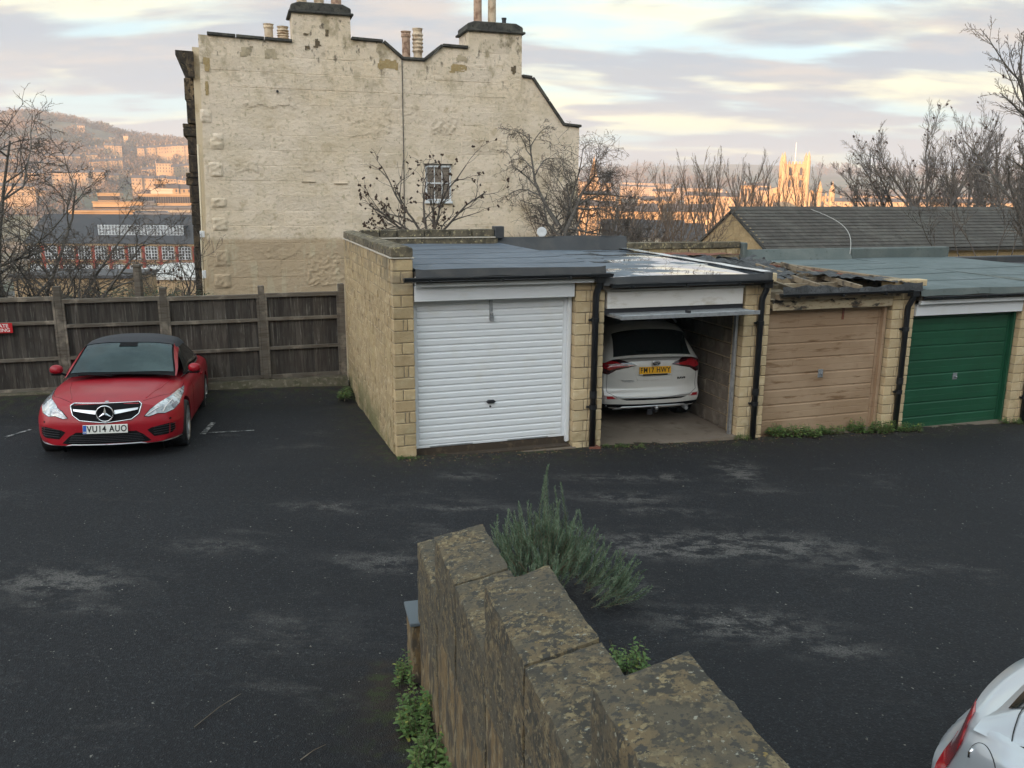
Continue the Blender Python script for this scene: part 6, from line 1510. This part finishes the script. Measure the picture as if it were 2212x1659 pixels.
# ------------------------------------------------------------ town and hills in the distance
M['far_stone'] = mat('honey limestone town wall', (.44, .31, .18), .9, [(.15, (.36, .25, .14), .4, .65)], rand=.12)
M['far_roof'] = mat('town slate roof', (.065, .062, .064), .85, [(.2, (.10, .08, .07), .5, .7)], rand=.2)
M['far_glass'] = mat('distant window', (.07, .06, .055), .35)
M['far_cream'] = mat('cream render', (.56, .50, .40), .9, rand=.1)
M['brick_red'] = mat('red brick', (.34, .070, .04), .9, [(.6, (.26, .05, .032), .45, .7)])
M['grey_clad_and_shade'] = mat('grey cladding and shade', (.13, .14, .155), .7)  # also colours the store's shaded side, where the grey stands for shade
rnd = random.Random(99)
_hm = {}
def house_mesh(w_, d_, h_, rise, key):
    k = (round(w_, 1), round(d_, 1), round(h_, 1), round(rise, 1), key)
    if k in _hm: return _hm[k]
    a = MB().box(-w_ / 2, w_ / 2, 0, d_, -14, h_).prism([(0, h_), (d_, h_), (d_ / 2, h_ + rise)], -w_ / 2, w_ / 2, 'x').mesh('wall', M['far_stone'])
    r_ = MB().add([(-w_ / 2 - .1, -.3, h_ + .05), (w_ / 2 + .1, -.3, h_ + .05), (w_ / 2 + .1, d_ / 2, h_ + rise + .25), (-w_ / 2 - .1, d_ / 2, h_ + rise + .25), (w_ / 2 + .1, d_ + .3, h_ + .05), (-w_ / 2 - .1, d_ + .3, h_ + .05)], [(0, 1, 2, 3), (3, 2, 4, 5), (0, 3, 5), (1, 4, 2)]).mesh('roof', M['far_roof'])
    c_ = MB().box(-w_ / 2 - .2, -w_ / 2 + .6, d_ / 2 - .9, d_ / 2 + .9, h_ + rise - .8, h_ + rise + 1.6).mesh('chimney', M['far_stone'])
    wn_ = []
    nf = max(2, int(h_ / 3)); nw = max(2, int(w_ / 2.6)); m_ = MB()
    for f in range(nf):
        for q in range(nw):
            x = -w_ / 2 + w_ * (q + .5) / nw; z = h_ * (f + .45) / nf; m_.box(x - .45, x + .45, -.06, .1, z - .75, z + .85)
    _hm[k] = (a, r_, c_, m_.mesh('windows', M['far_glass'])); return _hm[k]
def house(px, py, r_, w_, h_, label, grp, d_=9, rise=2.6, rot=0.0, detail=True, cat='house', name='terraced_house'):
    """py is the image height of the ridge"""
    p = dist_at(px, py, r_); az = math.atan2(p.x, p.y); t = thing(name, label, cat, (p.x, p.y, p.z - h_ - rise), (0, 0, -az + rot), grp)
    a, r2, c_, wm = house_mesh(w_, d_, h_, rise, 0)
    mk('wall', a, t); mk('roof', r2, t)
    if detail: mk('chimney', c_, t); o = mk('windows', wm, t); o['kind'] = 'stuff'
    return t
ORD = ['first', 'second', 'third', 'fourth', 'fifth', 'sixth', 'seventh', 'eighth', 'ninth', 'tenth', 'eleventh', 'twelfth', 'thirteenth', 'fourteenth', 'fifteenth', 'sixteenth', 'seventeenth', 'eighteenth', 'nineteenth', 'twentieth']
def terrace(px0, py0, px1, py1, r_, w_, h_, label, grp, **k):
    ppm = 1800 / r_; n_ = max(1, int(abs(px1 - px0) / (w_ * ppm)))
    for i in range(n_):
        f = (i + .5) / n_; lb = '%s house from the left in the %s' % (ORD[min(i, 19)], label); house(px0 + (px1 - px0) * f, py0 + (py1 - py0) * f, r_ + rnd.uniform(-2, 2), w_ * abs(px1 - px0) / (w_ * ppm * n_), h_, lb, grp, **k)
# rows on the left hillside
L1 = 'sunlit honey stone house in a hillside terrace left of the gable house'; G1 = 'terraced houses on the far left hillside'
N1 = ['long middle row behind the left tree', 'broad sunlit row at the left photo edge', 'row below the middle terrace, behind tree twigs', 'short high row under the left summit', 'high row right of the left summit row', 'highest terrace nearest the gable house', 'small houses above the dark wood', 'terrace right beneath the square block', 'lowest bright row at the left photo edge', 'row left of the lower orange cluster', 'row directly above the slate roofs by the gable', 'row behind the leftmost tree stems', 'dormered slate row beside the stepped tower']
for a in [(80, 331, 170, 333, 1050, 9, 8), (0, 366, 90, 368, 900, 9, 8), (113, 368, 222, 366, 900, 9, 8), (181, 316, 224, 316, 1110, 8, 7), (227, 309, 260, 311, 1110, 8, 9), (297, 316, 408, 309, 1120, 7.5, 8),
          (193, 345, 262, 341, 1000, 6, 5), (306, 362, 412, 352, 960, 7, 6), (0, 395, 70, 396, 800, 10, 8), (285, 378, 340, 380, 860, 8, 7), (345, 378, 412, 385, 860, 7, 6), (0, 338, 66, 340, 1030, 8, 7), (355, 397, 410, 399, 560, 7, 5)]:
    terrace(*a, N1.pop(0), G1)
house(352, 352, 940, 14, 9, 'square pale block standing above a hillside terrace', 'terraced houses on the far left hillside', rise=.5)
house(174, 267, 1330, 9, 5, 'lone sunlit house high under the left hilltop', None); house(150, 291, 1240, 7, 5, 'small bright house among trees high on the left hill', None)
q_ = dist_at(270, 280, 1330); tw = thing('hill_tower', 'small square stone tower on the left hill ridge', 'tower', (q_.x, q_.y, zt(q_.x, q_.y) + 3))
MB().box(-3.4, 3.4, 0, 6, -8, 9.5).obj('wall', M['far_stone'], tw); MB().box(-3.6, 3.6, -.2, 6.2, 9.5, 10.4).obj('parapet', M['far_stone'], tw)
for i in range(46):
    az = R(rnd.uniform(-31, -20.4)); r_ = rnd.uniform(850, 1290); x, y = r_ * math.sin(az), r_ * math.cos(az)
    t = thing('hillside_house', 'tiny scattered sunlit house among the trees of the left hillside', 'house', (x, y, zt(x, y)), (0, 0, -az + rnd.uniform(-.5, .5)), 'scattered houses on the left hillside')
    a, r2, c_, wm = house_mesh(rnd.choice([7, 9, 12]), 7, rnd.choice([5, 6]), 2.2, 0); mk('wall', a, t); mk('roof', r2, t)
# right: distant rows
L2 = 'sunlit stone house in a far row between the bare trees on the right'; G2 = 'far rows of houses on the right'
N2 = ['uppermost far row right of the gable house', 'second far row right of the gable house', 'far row left of the tall upright trees', 'short row below the far hill fields', 'far row just beside the gable corner', 'row behind the twisted tree branches', 'row above the nearest sunlit terrace', 'long row left of the church tower', 'row immediately left of the church tower', 'lower row running behind the right trees', 'upper row running behind the right trees', 'short row right of the church', 'high row left of the church pinnacles', 'low row at the gable house corner']
for a in [(1344, 391, 1450, 394, 1500, 12, 9), (1340, 398, 1420, 401, 1300, 12, 9), (1460, 402, 1560, 404, 1300, 12, 8), (1410, 408, 1460, 409, 900, 9, 9), (1250, 386, 1320, 392, 1000, 10, 10), (1260, 412, 1330, 414, 600, 8, 9),
          (1385, 424, 1450, 426, 560, 8, 7), (1480, 414, 1600, 418, 620, 9, 10), (1640, 405, 1690, 405, 800, 9, 8), (1790, 428, 2212, 432, 720, 11, 9), (1850, 418, 2212, 424, 1200, 12, 8), (1770, 430, 1850, 432, 950, 11, 8), (1610, 395, 1660, 396, 900, 10, 9), (1250, 432, 1330, 436, 420, 8, 9)]:
    terrace(*a, N2.pop(0), G2)
L3 = 'tall sunlit terrace house close behind the bare thicket right of centre'; G3 = 'sunlit terrace behind the thicket'
N3 = ['tall near sunlit terrace behind the thicket', 'tall near sunlit terrace left of the yellow gable']
for a in [(1338, 440, 1421, 442, 300, 6.5, 10), (1432, 441, 1536, 443, 310, 6.5, 10)]: terrace(*a, N3.pop(0), G3, d_=10)
L4 = 'cream house in shade half hidden by thicket stems'; G4 = 'shaded cream houses behind the thicket'
for px, py, w_ in [(1352, 478, 6), (1392, 484, 5.5), (1432, 480, 6.5), (1478, 487, 6)]:
    p = dist_at(px, py, 120); az = math.atan2(p.x, p.y); t = thing('shaded_house', L4, 'house', (p.x, p.y, p.z - 7), (0, 0, -az + .1), G4); t['label'] = {1352: 'leftmost', 1392: 'second', 1432: 'third', 1478: 'rightmost'}[px] + ' cream house in shade half hidden by thicket stems'
    MB().box(-w_ / 2, w_ / 2, 0, 8, -6, 5).prism([(0, 5), (8, 5), (4, 7)], -w_ / 2, w_ / 2, 'x').obj('wall', M['far_cream'], t)
    MB().add([(-w_ / 2 - .2, -.3, 4.9), (w_ / 2 + .2, -.3, 4.9), (w_ / 2 + .2, 4, 7.2), (-w_ / 2 - .2, 4, 7.2), (w_ / 2 + .2, 8.3, 4.9), (-w_ / 2 - .2, 8.3, 4.9)], [(0, 1, 2, 3), (3, 2, 4, 5)]).obj('roof', M['far_roof'], t)
    for q in range(2):
        for f in (1.2, 3.4): MB().box(-w_ / 4 - .45 + q * w_ / 2, -w_ / 4 + .45 + q * w_ / 2, -.05, .1, f - .7, f + .7).obj('window', M['far_glass'], t)
# generic big block helper: px range, py of roof line and base
def blockb(name, label, px0, px1, pt, pb, r_, dep, m, cat='building', wins=None, wm=None, rot=0.0, parapet=True):
    a, b = dist_at(px0, pt, r_), dist_at(px1, pt, r_); c_ = (a + b) / 2; w_ = (b - a).length; az = math.atan2(b.y - a.y, b.x - a.x); bz = dist_at(px0, pb, r_).z; h_ = c_.z - bz
    t = thing(name, label, cat, (c_.x, c_.y, bz), (0, 0, az + rot)); MB().box(-w_ / 2, w_ / 2, 0, dep, -16, h_).obj('wall', M[m], t)
    if parapet: MB().box(-w_ / 2 - .3, w_ / 2 + .3, -.3, dep + .3, h_ - .05, h_ + .5).obj('parapet', M[m], t); MB().box(-w_ / 2 + .3, w_ / 2 - .3, .3, dep - .3, h_ + .3, h_ + .52).obj('roof', M['far_roof'], t)
    if wins:
        n_, wd, lo, hi = wins
        for k in range(n_):
            x = -w_ / 2 + w_ * (k + .5) / n_; MB().box(x - wd / 2, x + wd / 2, -.12, .2, h_ * lo, h_ * hi).obj('window', M[wm or 'far_glass'], t)
    return t, w_, h_
blockb('flat_roofed_block', 'pale flat roofed block with tall narrow window slots, sunlit', 299, 414, 421, 446, 440, 25, 'far_stone', wins=(22, .9, .30, .85))
blockb('rooftop_block', 'plain sunlit upper block set back above the flat roofed block', 325, 372, 410, 423, 455, 14, 'far_cream')
blockb('stepped_tower', 'stepped stone tower block rising above the rooftops on the left', 334, 358, 394, 412, 480, 10, 'far_stone', wins=(3, 1.5, .3, .8))
blockb('stone_hall', 'sunlit stone hall with a row of tall windows left of the flat roofed block', 210, 258, 419, 440, 430, 16, 'far_stone', wins=(7, 1.3, .35, .8))
blockb('long_low_block', 'long low sunlit block with a dark band of windows', 200, 311, 438, 452, 380, 22, 'far_stone', wins=(20, 2.0, .10, .35))
blockb('dark_end_block', 'small dark grey block at the end of the long low building', 309, 332, 437, 450, 370, 12, 'grey_clad_and_shade')
blockb('grey_roofed_shed', 'broad grey roofed market hall between the lit blocks', 280, 416, 450, 470, 330, 30, 'grey_clad_and_shade', wins=(26, 1.6, .55, .8), wm='far_cream')
blockb('curved_store', 'large plain sunlit store wall left of its shaded side', 150, 289, 458, 486, 290, 20, 'far_stone', rot=.0)
blockb('store_shaded_side', 'shaded side of the plain sunlit store, shade given by dark grey colour', 289, 364, 463, 484, 285, 30, 'grey_clad_and_shade')  # the store's side away from the sun; its shade is painted in as grey
blockb('pale_store', 'low sunlit strip building with rooftop vents before the shaded store side', 346, 418, 473, 490, 262, 12, 'far_stone')
for px, py in ((334, 474), (357, 476), (376, 475)):
    p = dist_at(px, py + 6, 250); t = thing('roof_vent', 'small sunlit rooftop vent stack above the brick school roof', 'vent', tuple(p), 0, 'vents above the school roof'); MB().cyl((0, 0, -4), (0, 0, .9), .8, n=8).cyl((0, 0, .9), (0, 0, 1.6), .35, n=8).obj('vent_body', M['far_stone'], t); t['label'] = {334: 'left', 357: 'middle', 376: 'right'}[px] + ' sunlit rooftop vent stack above the brick school roof'
# red brick school with arched white windows and a long clerestory
Y0 = 140.0
a = at(60, 526, Y0); b = at(440, 528, Y0); zl0 = at(250, 586, Y0).z; zt0 = at(250, 526, Y0).z; sc_ = thing('brick_school', 'red brick building with tall arched white windows and a long glazed roof strip', 'building', (a.x, Y0, zl0))
Ws = b.x - a.x; Hs = zt0 - zl0
MB().box(0, Ws, 0, 14, -8, Hs).obj('brick_wall', M['brick_red'], sc_)
MB().box(-.2, Ws, -.35, 0, Hs - .35, Hs + .1).obj('eaves_course', M['far_stone'], sc_)
MB().box(0, Ws, -.12, 0, Hs * .36, Hs * .40).obj('string_course', M['far_stone'], sc_)
MB().add([(-.5, -.6, Hs), (Ws, -.6, Hs), (Ws, 7, Hs + 4.6), (-.5, 7, Hs + 4.6), (Ws, 14.6, Hs), (-.5, 14.6, Hs)], [(0, 1, 2, 3), (3, 2, 4, 5), (0, 3, 5), (1, 4, 2)]).obj('slate_roof', M['far_roof'], sc_)
px_m = Ws / (440 - 60)
arch = lambda w_, h_, r_: [(-w_ / 2, 0), (w_ / 2, 0)] + [(w_ / 2 * math.cos(a_), h_ - r_ + r_ * math.sin(a_)) for a_ in [math.pi * k / 8 for k in range(9)]]
for k in range(-4, 6):
    cx = (217.8 + 36.2 * k - 60) * px_m + .0
    for (zz, h_, w_) in ((Hs * .44, Hs * .50, 1.95), (-.05, Hs * .28, 1.95)):
        sr = MB().prism([(x, z) for x, z in arch(w_ + .7, h_ + .35, .45)], -.10, .02, 'y').obj('stone_surround', M['far_stone'], sc_, loc=(cx, 0, zz - .05))
        wd = MB().prism([(x, z) for x, z in arch(w_, h_, .4)], -.16, -.11, 'y').obj('window', M['far_glass'], sc_, loc=(cx, 0, zz)); fm = MB()
        for q in range(5): x = -w_ / 2 + w_ * q / 4; fm.box(x - (.09 if q == 2 else .045), x + (.09 if q == 2 else .045), -.22, -.16, 0, h_ - (.28 if q in (0, 4) else .05))
        for q in range(5): z = (h_ - .3) * q / 4; fm.box(-w_ / 2, w_ / 2, -.22, -.16, z - .04, z + .05)
        fm.obj('glazing_bars', M['white_paint'], wd)
    MB().box(cx + 1.25 + .0, cx + 1.75, -.22, 0, -1, Hs).obj('brick_pilaster', M['brick_red'], sc_) 
za, zb_ = Hs + 1.35, Hs + 2.9; x0_, x1_ = (245 - 60) * px_m - 3, (390 - 60) * px_m
cl_ = MB().box(x0_, x1_, 1.6, 5, za - .8, zb_).obj('clerestory', M['far_glass'], sc_); fm = MB(); n_ = 26
for q in range(n_ + 1): x = x0_ + (x1_ - x0_) * q / n_; fm.box(x - .07, x + .07, 1.5, 1.6, za, zb_ + .1)
for q in range(n_ * 3): x = x0_ + (x1_ - x0_) * q / (n_ * 3); fm.box(x - .018, x + .018, 1.53, 1.6, za, zb_)
for z in (za, (za * 2 + zb_) / 3, (za + zb_ * 2) / 3, zb_): fm.box(x0_, x1_, 1.52, 1.6, z - .035, z + .035)
fm.obj('white_frames', M['white_paint'], cl_)
p0_ = at(225, 600, 105); p1_ = at(430, 600, 105); t = thing('white_roofed_shed', 'long pale grey flat roof below the brick building', 'shed', ((p0_.x + p1_.x) / 2, 105, p0_.z - .4))
w_ = p1_.x - p0_.x; MB().box(-w_ / 2, w_ / 2, 0, 22, -4, .2).obj('wall', M['far_stone'], t); MB().box(-w_ / 2 - .3, w_ / 2 + .3, -.3, 22.3, .2, .55).obj('pale_roof', M['white_trim'], t)
p0_ = at(120, 618, 60); t = thing('yellow_wall', 'short yellow stone building glimpsed through the left tree above the fence', 'building', (p0_.x + 3, 60, p0_.z)); MB().box(-6, 2.2, 0, 5, -4, .6).obj('wall', M['far_stone'], t); MB().box(-6.2, 2.4, -.2, 5.2, .6, .8).obj('roof', M['far_roof'], t)
# great church with pinnacled tower
pc = dist_at(1711, 470, 520); ch = thing('great_church', 'sunlit gothic church with square pinnacled tower and flagpole on the right', 'church', tuple(pc), (0, 0, -math.atan2(pc.x, pc.y) + .12))
ppm = 1800 / 520.0; S_ = lambda d_: d_ / ppm
Zt = S_(470 - 366); hw_ = S_(23)
MB().box(-hw_, hw_, 0, hw_ * 1.8, -14, Zt).obj('tower', M['far_stone'], ch)
MB().box(-hw_ - .5, hw_ + .5, -.5, hw_ * 1.8 + .5, Zt - 7.6, Zt - 7.0).box(-hw_ - .4, hw_ + .4, -.4, hw_ * 1.8 + .4, Zt - 14, Zt - 13.4).obj('string_course', M['far_stone'], ch)
for k in range(7):
    x = -hw_ + hw_ * 2 * (k + .5) / 7; MB().box(x - .5, x + .5, -.3, .4, Zt, Zt + 1.5).obj('battlement', M['far_stone'], ch)
for k in (-1, 1):
    for z0_, z1_ in ((Zt - 6.2, Zt - 1.4), (Zt - 12.8, Zt - 8.4)):
        MB().prism([(k * hw_ * .45 + x, z) for x, z in [(-.8, z0_), (.8, z0_), (.8, z1_ - 1.2), (0, z1_), (-.8, z1_ - 1.2)]], -.15, .1, 'y').obj('louvred_window', M['far_glass'], ch)
for sx in (-1, 1):
    for y in (0, hw_ * 1.8):
        MB().lathe([(1.25, -14), (1.25, Zt + 2.0), (1.0, Zt + 2.2), (.9, Zt + 4), (.0, Zt + 7.2)], 8, (sx * hw_, y, 0)).obj('pinnacle', M['far_stone'], ch)
MB().cyl((0, hw_, Zt), (0, hw_, S_(470 - 323)), .14, n=6).obj('flagpole', M['white_paint'], ch)
MB().prism([(-S_(45), -14), (S_(40), -14), (S_(40), S_(470 - 418)), (0, S_(470 - 402)), (-S_(45), S_(470 - 415))], 4, 22, 'y').obj('transept', M['far_stone'], ch)
MB().box(-S_(60), S_(62), 2, 12, -14, S_(470 - 428)).obj('aisle', M['far_stone'], ch)
for k in range(12):
    x = -S_(56) + k * S_(10.2); MB().prism([(x + q, z) for q, z in [(-.9, -2), (.9, -2), (.9, 8), (0, 9.6), (-.9, 8)]], 1.8, 2.1, 'y').obj('window', M['far_glass'], ch); MB().prism([(x + 1.0, -10), (x + 2.0, -10), (x + 2.0, S_(45)), (x + 1.5, S_(50)), (x + 1.0, S_(45))], 1.0, 2.2, 'y').obj('buttress', M['far_stone'], ch)
for x, tp_ in ((S_(50), 396), (S_(74), 398), (-S_(44), 410)):
    MB().lathe([(1.7, -14), (1.7, S_(470 - tp_) - 5), (1.3, S_(470 - tp_) - 4.5), (0, S_(470 - tp_))], 8, (x, 3, 0)).obj('turret', M['far_stone'], ch)
blockb('lit_tower_block', 'tall plain sunlit block left of the church seen through bare trees', 1600, 1632, 403, 450, 450, 12, 'far_stone', wins=(4, 1.2, .2, .9))
pc = dist_at(1283, 400, 620); sp = thing('church_spire', 'slender sunlit spire behind the twigs right of the gable house', 'church', tuple(pc)); MB().box(-3, 3, 0, 6, -14, 6).obj('tower', M['far_stone'], sp); MB().lathe([(3, 6), (0, S_(0) + 21)], 8, (0, 3, 0)).obj('spire', M['far_stone'], sp)
# woods and hedges: feathery winter crowns, one mass
rng = np.random.default_rng(5)
def woods(name, spots, m, label, ntri=150, tall=1.0):
    V = []; n_ = len(spots)
    for (x, y, z, r_) in spots:
        p = rng.normal(size=(ntri, 3)); p /= np.linalg.norm(p, axis=1)[:, None]; p *= (rng.random((ntri, 1)) ** .4); c_ = p * np.array([r_, r_, r_ * .85 * tall]) + np.array([x, y, z + r_ * .7 * tall])
        d_ = rng.normal(size=(ntri, 3)) * r_ * .10; d_[:, 2] += r_ * .14; s_ = rng.normal(size=(ntri, 3)) * r_ * .075
        V.append(np.stack([c_ - s_, c_ + s_, c_ + d_], 1).reshape(-1, 3))
    V = np.concatenate(V); me = bpy.data.meshes.new(name); nt = len(V) // 3
    me.vertices.add(len(V)); me.vertices.foreach_set('co', V.ravel()); me.loops.add(len(V)); me.loops.foreach_set('vertex_index', np.arange(len(V))); me.polygons.add(nt); me.polygons.foreach_set('loop_start', np.arange(0, len(V), 3)); me.polygons.foreach_set('loop_total', np.full(nt, 3)); me.update(calc_edges=True)
    me.materials.append(M[m]); o = mk(name, me); o['kind'] = 'stuff'; o['label'] = label; return o
M['wood_far'] = mat('winter woodland', (.115, .080, .052), .95, [(.02, (.16, .105, .06), .42, .6), (.03, (.07, .075, .045), .55, .7)])
M['wood_dark'] = mat('evergreen clumps', (.04, .05, .035), .95)
sp_ = []; sd_ = []
for k in range(1500):
    az = R(rnd.uniform(-33, -19)); r_ = 760 + 840 * rnd.random() ** .8; x, y = r_ * math.sin(az), r_ * math.cos(az)
    if noise.noise(Vector((x * .006, y * .006, 3))) < -.18: continue
    (sd_ if noise.noise(Vector((x * .01, y * .01, 9))) > .33 else sp_).append((x, y, zt(x, y) - 1, rnd.uniform(5, 9.5)))
for k in range(900):
    az = R(rnd.uniform(3, 33)); r_ = rnd.choice([rnd.uniform(600, 1500), rnd.uniform(1500, 3100)]); x, y = r_ * math.sin(az), r_ * math.cos(az)
    if noise.noise(Vector((x * .0022, y * .0022, 5))) < -.05 and r_ > 1500: continue
    sp_.append((x, y, zt(x, y) - 1, rnd.uniform(5, 10) * (1 if r_ < 1500 else 1.7)))
woods('woodland', sp_, 'wood_far', 'brown winter woodland covering the far hillsides', 120); woods('evergreens', sd_, 'wood_dark', 'darker evergreen clumps on the far hillsides', 120)
sn_ = []
for k in range(160):
    az = R(rnd.choice([rnd.uniform(-31, -20), rnd.uniform(4, 31)])); r_ = rnd.uniform(70, 250); x, y = r_ * math.sin(az), r_ * math.cos(az); sn_.append((x, y, zt(x, y) - 1, rnd.uniform(2, 3.4)))
woods('garden_scrub', sn_, 'twig_warm', 'brown garden scrub on the slope below the fence', 500)
# ------------------------------------------------------------ haze over the valley
hzm = bpy.data.materials.new('valley haze'); hzm.use_nodes = True; t = NT(hzm.node_tree); t.n.clear()
vo = t.new('ShaderNodeVolumePrincipled'); vo.inputs['Color'].default_value = (.70, .83, 1.0, 1); vo.inputs['Density'].default_value = .00034; vo.inputs['Anisotropy'].default_value = .1
oo = t.new('ShaderNodeOutputMaterial'); t.link(vo.outputs[0], oo.inputs['Volume'])
hz_ = MB().box(-3800, 3800, -3800, 3800, -48, 200).obj('haze', hzm); hz_['kind'] = 'stuff'
